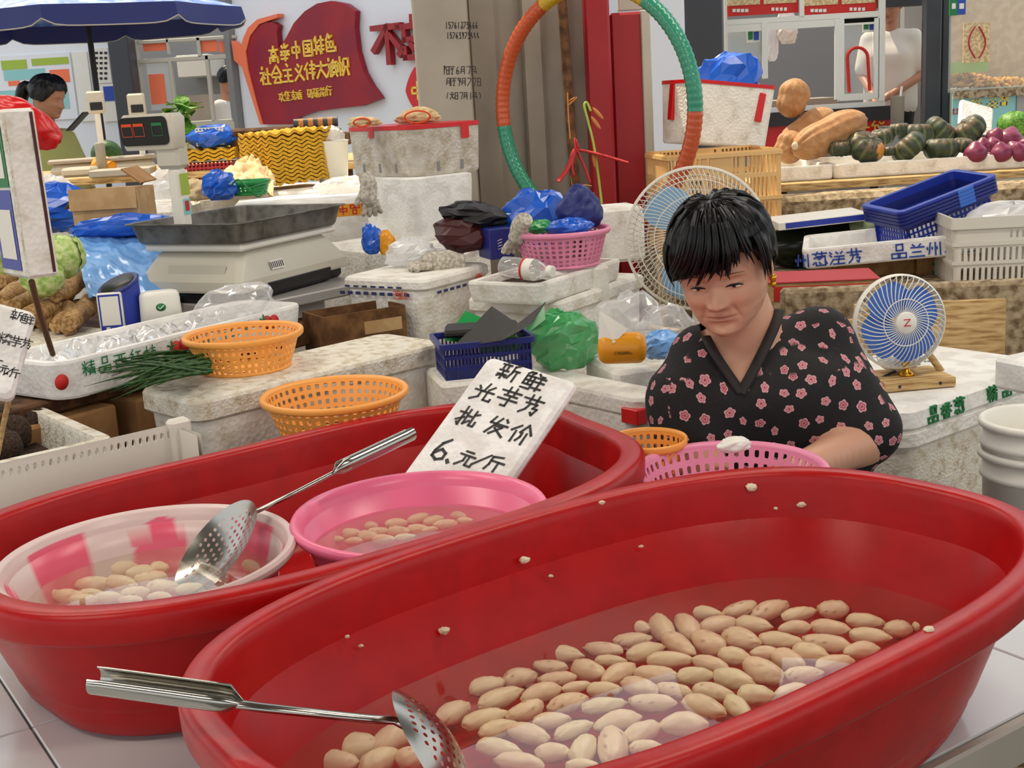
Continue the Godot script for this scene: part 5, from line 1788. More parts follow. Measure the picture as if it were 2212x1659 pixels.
func fan_guard_part(st: SurfaceTool, r: float, dz: float, n: int, twist: float, rings_at: Array, wire: float) -> void:
	for i in n:
		var a := TAU * i / n
		var pts := []
		for q in 8:
			var u: float = lerpf(0.22, 1.0, q / 7.0)
			var an := a + twist * u
			var z: float = dz * sqrt(maxf(0.0, 1.0 - pow(u, 3.0)))
			pts.append(Vector3(cos(an) * r * u, sin(an) * r * u, z))
		tube(st, pts, wire, 4)
	for u: float in rings_at:
		var pts := []
		for q in 48: pts.append(Vector3(cos(TAU * q / 48) * r * u, sin(TAU * q / 48) * r * u, dz * sqrt(maxf(0.0, 1.0 - pow(u, 3.0)))))
		tube(st, pts, wire * 1.2, 4, true)
func blade(st: SurfaceTool, r: float, a0: float, wide: float, tw: float) -> void:
	var fn := func(u: float, v: float) -> Vector3:
		var rr := lerpf(0.16, 0.86, u) * r
		var w: float = wide * (0.45 + 0.75 * sin(PI * clampf(u * 0.82 + 0.12, 0, 1)))
		var a := a0 + (v - 0.5) * w + 0.25 * u
		return Vector3(cos(a) * rr, sin(a) * rr, (v - 0.5) * tw * r)
	sheet(st, fn, 12, 10, 0.002)
func big_fan() -> void:
	var p := W(1505, 515, 3.3)
	var base := p
	base.y = 0.722
	var o := thing("standing_fan", "white standing fan with pale blue blades behind the seller", "fan", fr(base, -0.12))
	var h := p.y - 0.722
	var r := 0.186
	var ht := Transform3D(Basis(Vector3.RIGHT, -0.12), Vector3(0, h, 0))
	var st := ms()
	fan_guard_part(st, r, 0.055, 84, 0.5, [0.24, 0.6, 0.82, 0.985], 0.0011)
	var og := part(o, "front_guard", st, M.fan_guard)
	og.transform = ht
	st = ms()
	fan_guard_part(st, r, -0.075, 72, -0.3, [0.3, 0.7, 0.9], 0.0011)
	part(o, "rear_guard", st, M.fan_guard).transform = ht
	st = ms()
	var pts := []
	for q in 64: pts.append(Vector3(cos(TAU * q / 64) * r, sin(TAU * q / 64) * r, 0))
	tube(st, pts, 0.004, 8, true)
	part(o, "guard_ring", st, M.fan_guard).transform = ht
	for k in 3:
		st = ms()
		blade(st, r, 2.15 + k * TAU / 3 - 0.05, 1.0, 0.16)
		part(o, "blade", st, M.fan_blade).transform = ht
	st = ms()
	lathe(st, Transform3D(Basis(Vector3.RIGHT, PI * 0.5), Vector3(0, 0, -0.03)), [Vector2(0.0, 0.0), Vector2(0.036, 0.0), Vector2(0.036, 0.05), Vector2(0.03, 0.062), Vector2(0.0, 0.065)], 28, false, false)
	part(o, "hub", st, M.fan_blade).transform = ht
	st = ms()
	lathe(st, Transform3D(Basis(Vector3.RIGHT, -PI * 0.5), Vector3(0, 0, -0.07)), [Vector2(0.0, 0.0), Vector2(0.05, 0.0), Vector2(0.048, 0.08), Vector2(0.03, 0.1), Vector2(0.0, 0.1)], 24, false, false)
	part(o, "motor", st, M.white_plastic).transform = ht
	st = ms()
	tube(st, [Vector3(0, 0.03, -0.1), Vector3(0, h - 0.02, -0.1)], 0.014, 12)
	part(o, "post", st, M.white_plastic)
	st = ms()
	lathe(st, fr(Vector3(0, 0, -0.1)), [Vector2(0.0, 0.0), Vector2(0.13, 0.0), Vector2(0.13, 0.015), Vector2(0.05, 0.03), Vector2(0.0, 0.035)], 32, false, false)
	part(o, "base", st, M.white_plastic)

# ================= right stall
func right_stall() -> void:
	var st := ms()
	box(st, fr(Vector3(1.62, 0, -2.93)), Vector3(1.72, 0.55, 0.86), 0.01)
	solo("stall_platform", "low concrete platform under the spring onion box", "platform", st, M.concrete)
	# spring onion foam box with printed cover
	var c := corner(Vector2(1960, 890), Vector2(2300, 774), Vector2(1850, 772), 0.9)
	c.d = minf(c.d, 0.5)
	c.w = minf(c.w, 0.62)
	var cc := G(1960, 890, 0.9)
	var t: Transform3D = c.t
	t.origin = cc + t.basis.x * c.w * 0.5 - t.basis.z * c.d * 0.5
	t.origin.y = 0.56
	var o := thing("foam_box", "foam box with green printed cover carrying the small fan", "foam box", t)
	st = ms()
	body(st, Transform3D(), [[c.w * 0.9, c.d * 0.9, 0.05, 0.0], [c.w * 0.96, c.d * 0.96, 0.05, 0.25]])
	part(o, "box_wall", st, M.foam_dirty)
	st = ms()
	body(st, Transform3D(), [[c.w - 0.01, c.d - 0.01, 0.045, 0.25], [c.w, c.d, 0.045, 0.256], [c.w, c.d, 0.045, 0.285], [c.w - 0.02, c.d - 0.02, 0.04, 0.292]])
	part(o, "lid", st, M.foam)
	st = ms()
	body(st, Transform3D(), [[c.w - 0.012, c.d - 0.012, 0.04, 0.292], [c.w, c.d, 0.045, 0.297], [c.w - 0.01, c.d - 0.01, 0.045, 0.33], [c.w - 0.04, c.d - 0.04, 0.04, 0.34]])
	part(o, "cover", st, M.foam_clean, "white cover with green print")
	st = ms()
	words(st, "精品香葱", front(c, 0.315) * Transform3D(Basis(), Vector3(0.11, 0.0, -0.004)), 0.034, 0.0055, 0.062, 0.006)
	words(st, "品香葱", front(c, 0.315) * Transform3D(Basis(), Vector3(-0.165, 0, -0.004)), 0.034, 0.0055, 0.05, 0.006)
	words(st, "香葱", Transform3D(Basis(Vector3.RIGHT, -PI * 0.5), Vector3(0.1, 0.3405, -0.05)), 0.04, 0.005, 0.06, 0.001)
	part(o, "lettering", st, M.print_green, "green printed characters")
	# small fan on a wooden board
	var bp := G(1962, 828, 0.902)
	o = thing("table_fan", "small white fan with blue blades on wooden board", "fan", fr(bp, 0.12))
	st = ms()
	box(st, fr(Vector3(0, 0, 0)), Vector3(0.165, 0.022, 0.13), 0.002)
	part(o, "wooden_board", st, M.wood)
	st = ms()
	for q: float in [-0.05, 0.045]: lathe(st, Transform3D(Basis(Vector3.RIGHT, PI * 0.5), Vector3(q, 0.011, 0.0655)), [Vector2(0.004, 0.0), Vector2(0.0, 0.0006)], 10, false, false)
	part(o, "screw_hole", st, M.dark)
	st = ms()
	lathe(st, fr(Vector3(-0.01, 0.022, 0.01)), [Vector2(0.0, 0.0), Vector2(0.018, 0.0), Vector2(0.016, 0.006), Vector2(0.008, 0.012), Vector2(0.008, 0.03), Vector2(0.0, 0.03)], 16, false, false)
	part(o, "brass_foot", st, M.gold_metal)
	st = ms()
	box(st, fr(Vector3(-0.01, 0.03, -0.03)), Vector3(0.08, 0.03, 0.05), 0.008)
	part(o, "motor_neck", st, M.white_plastic)
	st = ms()
	sg(st, -1)
	tube(st, [Vector3(0.08, 0.02, 0.0), Vector3(0.05, 0.075, -0.03)], 0.008, 6)
	part(o, "wooden_brace", st, M.wood)
	var ctr := (o.transform as Transform3D).affine_inverse() * W(1945, 695, 2.80)
	var ht := Transform3D(Basis(Vector3.RIGHT, -0.1), ctr)
	var r := 0.104
	st = ms()
	for i in 46:
		var pts := []
		for q in 9:
			var u: float = lerpf(0.22, 1.0, q / 8.0)
			var an := TAU * i / 46 + 0.75 * (1.0 - u) * 1.0
			pts.append(Vector3(cos(an) * r * u, sin(an) * r * u, 0.03 * sqrt(maxf(0.0, 1.0 - pow(u, 4.0)))))
		tube(st, pts, 0.00125, 4)
	for u: float in [0.5]:
		var pts := []
		for q in 48: pts.append(Vector3(cos(TAU * q / 48) * r * u, sin(TAU * q / 48) * r * u, 0.0295))
		tube(st, pts, 0.0013, 4, true)
	part(o, "front_grille", st, M.white_plastic).transform = ht
	st = ms()
	lathe(st, Transform3D(Basis(Vector3.RIGHT, PI * 0.5), Vector3()), [Vector2(r * 0.99, 0.004), Vector2(r * 1.03, 0.0), Vector2(r * 1.03, -0.012), Vector2(r * 0.98, -0.014)], 56, false, false)
	part(o, "guard_ring", st, M.white_plastic).transform = ht
	st = ms()
	fan_guard_part(st, r, -0.05, 36, 0.0, [0.4, 0.75], 0.0014)
	part(o, "rear_guard", st, M.white_plastic).transform = ht
	for k in 4:
		st = ms()
		blade(st, r * 1.02, k * TAU / 4 + 0.3, 1.55, 0.1)
		part(o, "blade", st, M.fan_blue).transform = ht
	st = ms()
	lathe(st, Transform3D(Basis(Vector3.RIGHT, PI * 0.5), Vector3(0, 0, 0.024)), [Vector2(r * 0.24, 0.0), Vector2(r * 0.24, 0.006), Vector2(r * 0.2, 0.009), Vector2(0.0, 0.0095)], 32, false, false)
	part(o, "hub_cap", st, M.white_plastic).transform = ht
	st = ms()
	var zt := Transform3D(Basis(), Vector3(0, 0, 0.0342))
	for e: Array in [[-0.007, 0.007, 0.007, 0.007], [0.006, 0.005, -0.005, -0.006], [-0.007, -0.007, 0.008, -0.007]]: stroke(st, zt, Vector2(e[0], e[1]), Vector2(e[2], e[3]), 0.003, 0.0006)
	part(o, "emblem", st, M.print_red, "small red letter emblem").transform = ht
	stick("power_cable", "black power cable behind the small fan", "cable", [bp + Vector3(-0.03, 0.03, 0.0), bp + Vector3(-0.10, 0.008, 0.02), bp + Vector3(-0.16, 0.006, 0.03)], 0.003, M.pole_black, 6)
	# buckets and a foam lump
	for k in 2:
		var bk := thing("white_bucket", ["white plastic bucket at the bottom of the nested pair", "white plastic bucket nested on top of another"][k], "bucket", fr(Vector3(G(2240, 930, 0.9).x, 0.55 + k * 0.062, G(2240, 930, 0.9).z)))
		st = ms()
		lathe(st, Transform3D(), [Vector2(0.0, 0.0), Vector2(0.085, 0.0), Vector2(0.09, 0.004), Vector2(0.098, 0.26), Vector2(0.104, 0.262), Vector2(0.104, 0.272), Vector2(0.098, 0.275), Vector2(0.100, 0.30), Vector2(0.108, 0.302), Vector2(0.108, 0.312), Vector2(0.102, 0.316), Vector2(0.096, 0.31), Vector2(0.086, 0.01), Vector2(0.0, 0.008)], 48, false, false)
		part(bk, "bucket_wall", st, M.white_plastic)
	st = ms()
	box(st, fr(Vector3(), 0.3), Vector3(0.12, 0.07, 0.1), 0.008)
	solo("foam_block", "white foam block beside the nested white buckets", "foam", st, M.foam_clean, fr(G(2225, 838, 0.902), 0.2))
	# plywood, concrete ledge
	st = ms()
	slab_box(st, 1690, 615, 2330, 800, 3.45, 0.06, -0.12, 0.01, 0.4)
	solo("concrete_ledge", "worn concrete ledge behind the small fan", "ledge", st, M.concrete)
	st = ms()
	slab_box(st, 1845, 652, 2170, 790, 3.3, 0.015, -0.12, 0.002, 0.05)
	solo("plywood_board", "pale plywood board leaning on the concrete ledge", "board", st, M.wood)
	st = ms()
	slab_box(st, 1640, 695, 1850, 800, 3.32, 0.02, -0.1, 0.002, 0.05)
	solo("plywood_board", "pale cardboard sheet behind the seller's shoulder", "board", st, M.card_pale)
	# support behind the ledge
	var lv := W(1950, 620, 3.75).y
	st = ms()
	box(st, fr(Vector3(1.35, 0, -4.05), -0.02), Vector3(1.35, lv, 1.05), 0.01)
	solo("stall_platform", "concrete stall block carrying cardboard and winter melon", "platform", st, M.concrete)
	# red printed flat box
	c = face_box(Vector2(1835, 650), 3.75, 0.3, 12, 46)
	o = thing("printed_box", "flat torn cardboard box with red food print", "box", fr(Vector3(W(1765, 635, 3.7).x, lv, W(1765, 635, 3.7).z), -0.12))
	st = ms()
	box(st, Transform3D(), Vector3(0.31, 0.055, 0.2), 0.003)
	part(o, "box_wall", st, M.card_pale)
	st = ms()
	box(st, fr(Vector3(0.0, 0.004, 0.1)), Vector3(0.27, 0.042, 0.004), 0.001)
	part(o, "red_print", st, M.print_red)
	st = ms()
	box(st, fr(Vector3(0.005, 0.056, 0)), Vector3(0.32, 0.003, 0.21), 0.0)
	part(o, "torn_top", st, M.rope_red)
	# cardboard and printed lid tray
	st = ms()
	slab_box(st, 1800, 545, 1985, 612, 4.0, 0.25, -0.06, 0.003, 0.06)
	slab_box(st, 1980, 530, 2062, 616, 3.96, 0.2, -0.06, 0.003, 0.06)
	o = solo("cardboard_box", "low brown cardboard box printed with a green plant", "box", st, M.card)
	st = ms()
	var pp := W(2030, 565, 3.94)
	for k in 4:
		for s: float in [-1, 1]:
			stroke(st, fr(pp + Vector3(0, -0.05 + k * 0.025, 0)), Vector2(), Vector2(s * 0.022, 0.02), 0.009, 0.002)
	stroke(st, fr(pp), Vector2(0, -0.07), Vector2(0, 0.05), 0.004, 0.002)
	part(o, "plant_print", st, M.print_green)
	var a0 := W(1735, 545, 4.02)
	var a1 := W(2150, 505, 3.86)
	var ax := (a1 - a0).normalized()
	var an := Vector3(0, 1, 0.08).normalized()
	an = (an - ax * an.dot(ax)).normalized()
	t = Transform3D(Basis(ax, an, ax.cross(an)), (a0 + a1) * 0.5 - an * 0.03)
	o = thing("foam_tray", "long white foam tray with blue printed characters over cardboard", "foam tray", t)
	st = ms()
	open_tray(st, Transform3D(), (a1 - a0).length(), 0.24, 0.062, 0.02, 0.02, 0.97)
	part(o, "lid_wall", st, M.foam_clean)
	st = ms()
	words(st, "州葱洋艿", Transform3D(Basis(), Vector3(-0.21, 0.03, 0.1185)), 0.042, 0.006, 0.052, 0.003)
	words(st, "品兰州葱洋日", Transform3D(Basis(), Vector3(0.13, 0.03, 0.1185)), 0.042, 0.006, 0.052, 0.003)
	part(o, "lettering", st, M.print_blue, "blue printed characters")
	# winter melons
	st = ms()
	ball(st, Transform3D(Basis(Vector3.BACK, 0.05), Vector3(0, 0.075, 0)), Vector3(0.21, 0.08, 0.085), 32, 20)
	solo("winter_melon", "long dark green winter melon under the blue edged board", "melon", st, M.melon_dark, fr(Vector3(W(1765, 550, 4.25).x, lv, W(1765, 550, 4.25).z)))
	st = ms()
	ball(st, Transform3D(Basis(Vector3.BACK, 0.15), Vector3(0, 0.065, 0)), Vector3(0.10, 0.065, 0.07), 28, 16)
	solo("pale_melon", "pale green melon behind the printed foam lid", "melon", st, M.melon_pale, fr(W(1885, 540, 4.22)))
	st = ms()
	var e0 := W(1668, 492, 4.2)
	var e1 := W(1858, 470, 4.2)
	t = fr((e0 + e1) * 0.5, 0.0)
	t.basis = Basis(Vector3.BACK, atan2(e1.y - e0.y, e1.x - e0.x))
	o = thing("edged_board", "board with bright blue edge lying over the winter melon", "board", t)
	box(st, Transform3D(), Vector3((e1 - e0).length(), 0.026, 0.2), 0.002)
	part(o, "board_body", st, M.white_plastic)
	st = ms()
	box(st, fr(Vector3(0.012, 0.004, 0.1)), Vector3((e1 - e0).length() * 0.92, 0.018, 0.003), 0.0)
	part(o, "blue_edge", st, M.blue_plastic)
	# nested blue baskets, tilted
	t = Transform3D(Basis(Vector3.UP, 0.25) * Basis(Vector3.BACK, 0.26) * Basis(Vector3.RIGHT, 0.04) * Basis.from_scale(Vector3(0.95, 0.8, 0.85)), W(2024, 515, 4.0))
	for k in 5:
		var bt := t * fr(Vector3(0, k * 0.014, 0))
		o = thing("blue_basket", ["lowest", "second", "middle", "fourth", "topmost"][k] + " blue slotted basket of the tilted nested pile", "basket", bt, "nested blue baskets")
		if k == 0:
			st = ms()
			for q in 4:
				var w := 0.33 if q % 2 == 0 else 0.22
				var pt := Transform3D(Basis(Vector3.UP, q * PI * 0.5), Vector3()) * Transform3D(Basis(Vector3.RIGHT, -0.1), Vector3(0, 0, 0.11 if q % 2 == 0 else 0.165))
				flat_panel(st, pt, w, 0.14, 0.004, 20 if q % 2 == 0 else 13, 6, func(i: int, _j: int) -> Vector2: return Vector2(0.33, 0.36) if i % 10 != 9 else Vector2.ZERO, 0.95)
			part(o, "slotted_wall", st, M.blue_plastic)
			st = ms()
			box(st, Transform3D(), Vector3(0.33, 0.005, 0.22), 0.0)
			part(o, "bottom", st, M.blue_plastic)
		st = ms()
		body(st, fr(Vector3(0, 0.135, 0)), [[0.34, 0.235, 0.02, 0.0], [0.376, 0.27, 0.025, 0.001], [0.376, 0.27, 0.025, 0.011], [0.37, 0.264, 0.025, 0.013], [0.335, 0.23, 0.02, 0.012], [0.332, 0.227, 0.02, -0.02]], false, false)
		part(o, "rim", st, M.blue_plastic if k == 4 else M.navy_plastic)
		st = ms()
		box(st, fr(Vector3(0.06, 0.133, 0.135)), Vector3(0.06, 0.014, 0.008), 0.002)
		part(o, "clip", st, M.fan_blue)
	# white crate
	o = thing("plastic_crate", "white slotted plastic crate beside the nested blue baskets", "crate", fr(Vector3(W(2170, 615, 3.85).x, lv, W(2170, 615, 3.85).z), -0.1))
	st = ms()
	for q in 4:
		var w := 0.38 if q % 2 == 0 else 0.28
		var pt := Transform3D(Basis(Vector3.UP, q * PI * 0.5), Vector3()) * fr(Vector3(0, 0, 0.14 if q % 2 == 0 else 0.19))
		flat_panel(st, pt, w, 0.175, 0.006, 22 if q % 2 == 0 else 16, 3, func(i: int, j: int) -> Vector2: return Vector2(0.22, 0.36) if j < 2 and i > 0 else (Vector2(0.2, 0.2) if j == 2 and i > 8 and i < 14 else Vector2.ZERO), 0.95)
	part(o, "slotted_wall", st, M.crate_white)
	st = ms()
	body(st, Transform3D(), [[0.385, 0.285, 0.01, 0.165], [0.40, 0.30, 0.012, 0.166], [0.40, 0.30, 0.012, 0.2], [0.385, 0.285, 0.01, 0.2], [0.38, 0.28, 0.01, 0.165]], false, false)
	for q: Array in [[0.06, 0.0], [0.115, 0.0]]: body(st, Transform3D(), [[0.382, 0.282, 0.01, q[0]], [0.39, 0.29, 0.01, q[0]], [0.39, 0.29, 0.01, q[0] + 0.01], [0.382, 0.282, 0.01, q[0] + 0.01]], false, false)
	part(o, "rim", st, M.crate_white)
	bag("plastic_liner", "milky plastic liner sagging in the white crate", (o.transform as Transform3D) * Vector3(0.02, 0.06, 0), Vector3(0.17, 0.09, 0.12), 97, M.milky_film, 0.25)
	# concrete wall, plank table
	st = ms()
	slab_box(st, 1668, 408, 2330, 520, 4.75, 0.16, 0.0, 0.02, 0.9)
	struct("wall_low", st, M.concrete)
	# white stone back ledge with tables and produce
	var ty := W(1930, 372, 5.45).y
	o = thing("plank_table", "long plank table carrying pumpkins and onions", "table", fr(Vector3(W(1960, 380, 5.45).x, 0, -5.62), 0.0))
	st = ms()
	box(st, fr(Vector3(0.15, ty - 0.035, 0)), Vector3(1.7, 0.033, 0.75), 0.003)
	part(o, "table_top", st, M.wood)
	for sx: float in [-0.6, 0.9]:
		for sz: float in [-0.3, 0.3]:
			st = ms()
			box(st, fr(Vector3(sx, 0, sz)), Vector3(0.06, ty - 0.036, 0.06), 0.003)
			part(o, "leg", st, M.wood_dark)
	o = thing("blue_crate", "blue plastic crate under the plank table", "crate", fr(Vector3(W(1740, 410, 5.3).x, ty - 0.17, -5.42)))
	st = ms()
	body(st, Transform3D(), [[0.42, 0.26, 0.01, 0.0], [0.44, 0.28, 0.01, 0.10], [0.42, 0.26, 0.01, 0.10], [0.41, 0.25, 0.01, 0.02]])
	part(o, "crate_wall", st, M.navy_plastic)
	for q in 5:
		st = ms()
		box(st, fr(Vector3(-0.18 + q * 0.09, 0.0, 0.138)), Vector3(0.008, 0.1, 0.008), 0.001)
		part(o, "rib", st, M.blue_plastic)
	st = ms()
	box(st, fr(Vector3(0.05, -0.62, 0)), Vector3(0.28, 0.617, 0.25), 0.01)
	part(o, "stand", st, M.wood_dark)
	for e: Array in [[1722, 0.26, "short foam tray under the long pumpkins"], [1965, 0.72, "long taped foam tray under the green pumpkins"], [2210, 0.34, "foam tray under the red onions"]]:
		st = ms()
		open_tray(st, Transform3D(), e[1], 0.5, 0.06, 0.02, 0.03, 0.97)
		solo("foam_tray", e[2], "foam tray", st, M.foam, fr(Vector3(W(e[0], 372, 5.4).x, ty, -5.58)))
	# long pumpkins
	var k := 0
	for e: Array in [[1792, 291, 0.185, 0.085, 0.32, 5.4], [1745, 285, 0.15, 0.085, 0.5, 5.62], [1713, 212, 0.085, 0.075, 1.2, 5.6], [1706, 318, 0.07, 0.07, 1.0, 5.45]]:
		st = ms()
		var el: float = e[2]
		var er: float = e[3]
		ball(st, Transform3D(Basis(Vector3.UP, 0.3) * Basis(Vector3.BACK, e[4]), Vector3()), Vector3(el, er, er), 40, 24, func(p: Vector3) -> float: return (1.0 + 0.035 * cos(atan2(p.y, p.z) * 12.0)) * (1.0 - 0.14 * exp(-pow((p.x + 0.1) * 3.0, 2.0))))
		o = thing("long_pumpkin", ["large tan ribbed pumpkin lying with its blossom end showing", "tan ribbed pumpkin partly hidden behind the largest one", "tan striped pumpkin on top of the pile", "small tan pumpkin squeezed beside the foam box"][k], "pumpkin", Transform3D(Basis(), W(e[0], e[1], e[5])))
		part(o, "flesh", st, M.pumpkin)
		if k == 0:
			st = ms()
			ball(st, Transform3D(Basis(), W(1717, 315, 5.28) - W(e[0], e[1], e[5])), Vector3(0.014, 0.016, 0.012), 12, 8)
			part(o, "blossom_scar", st, M.bone)
		k += 1
	# green pumpkins
	var rng := RandomNumberGenerator.new()
	rng.seed = 12
	var gm := []
	for v in 3:
		st = ms()
		sg(st, 1)
		var nz := noise(500 + v, 1.4)
		var n := 48
		var m := 18
		var ctr2 := Vector3(0.3, 0.5, 0.8).normalized()
		for i in m:
			for j in n:
				for q: Array in [[0, 0], [1, 1], [0, 1], [0, 0], [1, 0], [1, 1]]:
					var la: float = -PI * 0.5 + PI * (i + q[0]) / m
					var lo: float = -TAU * (j + q[1]) / n
					var p := Vector3(cos(la) * cos(lo), sin(la), cos(la) * sin(lo))
					var rib := absf(sin(lo * 5.0))
					var rr := 0.92 + 0.10 * pow(rib, 0.6)
					var dent := 1.0 - 0.25 * exp(-pow((1.0 - absf(p.y)) * 5.0, 2.0))
					var col := Color(0.022, 0.036, 0.018).lerp(Color(0.05, 0.065, 0.03), 0.5 + nz.get_noise_3dv(p * 6.0))
					if rib < 0.16: col = Color(0.13, 0.16, 0.06)
					if p.y > 0.35 and nz.get_noise_3dv(p * 3.0 + Vector3(9, 0, 0)) > -0.05: col = col.lerp(Color(0.16, 0.085, 0.04), 0.75)
					if v == 1 and p.distance_to(ctr2) < 0.5 + 0.1 * nz.get_noise_3dv(p * 8.0): col = Color(0.62, 0.25, 0.04)
					st.set_color(col)
					st.add_vertex(p * Vector3(1, 0.78 * dent, 1) * rr)
		gm.append(done(st))
	k = 0
	for e: Array in [[215, 1260, 190, 130], [430, 1255, 290, 150], [570, 1170, 190, 140], [640, 1290, 120, 110], [800, 1260, 270, 170], [870, 1150, 270, 180], [720, 1110, 170, 140], [1070, 1110, 240, 150], [1080, 1270, 260, 190], [1260, 1240, 170, 140], [1315, 1110, 260, 180], [1430, 1210, 150, 110]]:
		var px: float = 1760 + e[0] / 3.949
		var py: float = e[1] / 3.949
		var d: float = 5.35 + (0.22 if e[1] < 1230 else 0.0)
		var mi := MeshInstance3D.new()
		mi.mesh = gm[1 if k == 1 else (0 if k % 2 == 0 else 2)]
		mi.material_override = M.gourd
		mi.name = numbered("green_pumpkin")
		add_child(mi)
		var rr: float = e[2] / 3.949 * d / F * 0.5
		mi.transform = Transform3D(Basis(Vector3.UP, k * 1.1 if k != 1 else 0.6) * Basis(Vector3.RIGHT, 0.5 * sin(k * 2.0) + 0.2) * Basis.from_scale(Vector3.ONE * rr * 1.14), W(px, py, d))
		mi.set_meta("label", "dark green ribbed pumpkin with orange patch facing out" if k == 1 else "dark green ribbed pumpkin heaped in the long foam tray")
		mi.set_meta("category", "pumpkin")
		mi.set_meta("group", "green pumpkins in the foam tray")
		k += 1
	# onions
	k = 0
	st = ms()
	var no := noise(530, 2.0)
	ball(st, Transform3D(), Vector3(1, 0.82, 1), 24, 18, func(p: Vector3) -> float: return 1.0 + 0.35 * pow(maxf(0.0, p.y), 14.0) + 0.04 * no.get_noise_3dv(p))
	var om := done(st)
	for e: Array in [[1370, 1310, 200, 130], [1430, 1250, 150, 100], [1590, 1310, 190, 130], [1520, 1240, 140, 90], [1660, 1200, 230, 130], [1540, 1170, 160, 120], [1740, 1305, 180, 130], [1700, 1270, 140, 100], [1800, 1240, 140, 120], [1840, 1310, 160, 130]]:
		var d: float = 5.3 + (0.2 if e[1] < 1230 else (0.1 if e[1] < 1280 else 0.0))
		var mi := MeshInstance3D.new()
		mi.mesh = om
		mi.material_override = M.onion
		mi.name = numbered("red_onion")
		add_child(mi)
		mi.transform = Transform3D(Basis(Vector3.UP, k * 1.7) * Basis(Vector3.BACK, 0.7 * sin(k * 3.0)) * Basis.from_scale(Vector3.ONE * e[2] / 3.949 * d / F * 0.5), W(1760 + e[0] / 3.949, e[1] / 3.949, d))
		mi.set_meta("label", "purple red onion heaped on the plank table")
		mi.set_meta("category", "onion")
		mi.set_meta("group", "red onions on the plank table")
		k += 1
	st = ms()
	var ng := noise(540, 2.0)
	ball(st, Transform3D(), Vector3(0.075, 0.06, 0.075), 28, 16, func(p: Vector3) -> float: return 1.0 + 0.06 * cos(atan2(p.x, p.z) * 9.0) + 0.06 * ng.get_noise_3dv(p))
	solo("cabbage", "yellow green leafy cabbage behind the red onions", "cabbage", st, M.leaf_mid, Transform3D(Basis(), W(2192, 270, 5.7)))
	var bd := board(W(2076, 211, 5.75), W(2148, 232, 5.75), W(2062, 272, 5.65), 0.03, 0.06)
	board_node("blank tilted foam board behind the green pumpkins", "foam board", "foam_board", bd, M.foam_clean)
	# tall foam box with blue bag, on a cream crate
	var cy := W(1540, 322, 4.75).y
	c = face_box(Vector2(1490, 330), 4.8, 0.42, 62, 205)
	t = c.t
	t.origin.y = cy
	t.basis = t.basis * Basis(Vector3.BACK, -0.12)
	o = thing("foam_box", "big open foam box with red tape and blue bag inside", "foam box", t)
	st = ms()
	open_tray(st, Transform3D(), c.w, c.d, 0.24, 0.022, 0.05, 0.9)
	part(o, "box_wall", st, M.foam)
	st = ms()
	box(st, fr(Vector3(c.w * 0.27, 0.10, c.d * 0.482)) * Transform3D(Basis(Vector3.BACK, -0.12), Vector3()), Vector3(0.03, 0.11, 0.012), 0.001)
	body(st, Transform3D(), [[c.w + 0.002, c.d + 0.002, 0.05, 0.228], [c.w + 0.003, c.d + 0.003, 0.05, 0.242], [c.w - 0.02, c.d - 0.02, 0.05, 0.243]], false, false)
	var sdt := side(c, 0.0)
	box(st, sdt * fr(Vector3(-0.02, 0.09, -0.006)), Vector3(0.03, 0.14, 0.02), 0.001)
	part(o, "red_tape", st, M.tape_red)
	bag("plastic_bag", "glossy blue plastic bag bulging from the big foam box", t * Vector3(0.05, 0.13, 0), Vector3(0.15, 0.13, 0.1), 99, M.blue_film, 0.35, 0.2)
	# cream slotted crate
	o = thing("plastic_crate", "cream slotted plastic crate under the big foam box", "crate", fr(Vector3(W(1540, 460, 4.75).x, 0.98, W(1540, 460, 4.75).z), 0.12))
	var chh := cy - 0.98
	st = ms()
	for q in 4:
		var w := 0.42 if q % 2 == 0 else 0.34
		var pt := Transform3D(Basis(Vector3.UP, q * PI * 0.5), Vector3()) * fr(Vector3(0, 0, 0.17 if q % 2 == 0 else 0.21))
		flat_panel(st, pt, w, chh, 0.006, 27, 4, func(i: int, j: int) -> Vector2: return (Vector2(0.3, 0.42) if i % 9 != 8 else Vector2.ZERO) if not (j == 3 and i > 9 and i < 15) else Vector2.ZERO, 0.95)
	part(o, "slotted_wall", st, M.crate_cream)
	st = ms()
	for q: float in [0.0, chh * 0.5, chh - 0.02]: body(st, Transform3D(), [[0.42, 0.34, 0.012, q], [0.435, 0.355, 0.012, q], [0.435, 0.355, 0.012, q + 0.014], [0.42, 0.34, 0.012, q + 0.014]], false, false)
	part(o, "ribs", st, M.crate_cream)
	st = ms()
	box(st, fr(Vector3(W(1540, 460, 4.75).x, 0, W(1540, 460, 4.75).z), 0.1), Vector3(0.5, 0.979, 0.36), 0.01)
	solo("stall_platform", "concrete block under the cream slotted crate", "platform", st, M.concrete)
	st = ms()
	box(st, Transform3D(), Vector3(0.14, 0.16, 0.16), 0.01)
	solo("foam_box", "small foam box behind the standing fan", "foam box", st, M.foam, fr(W(1330, 560, 3.75), 0.2))

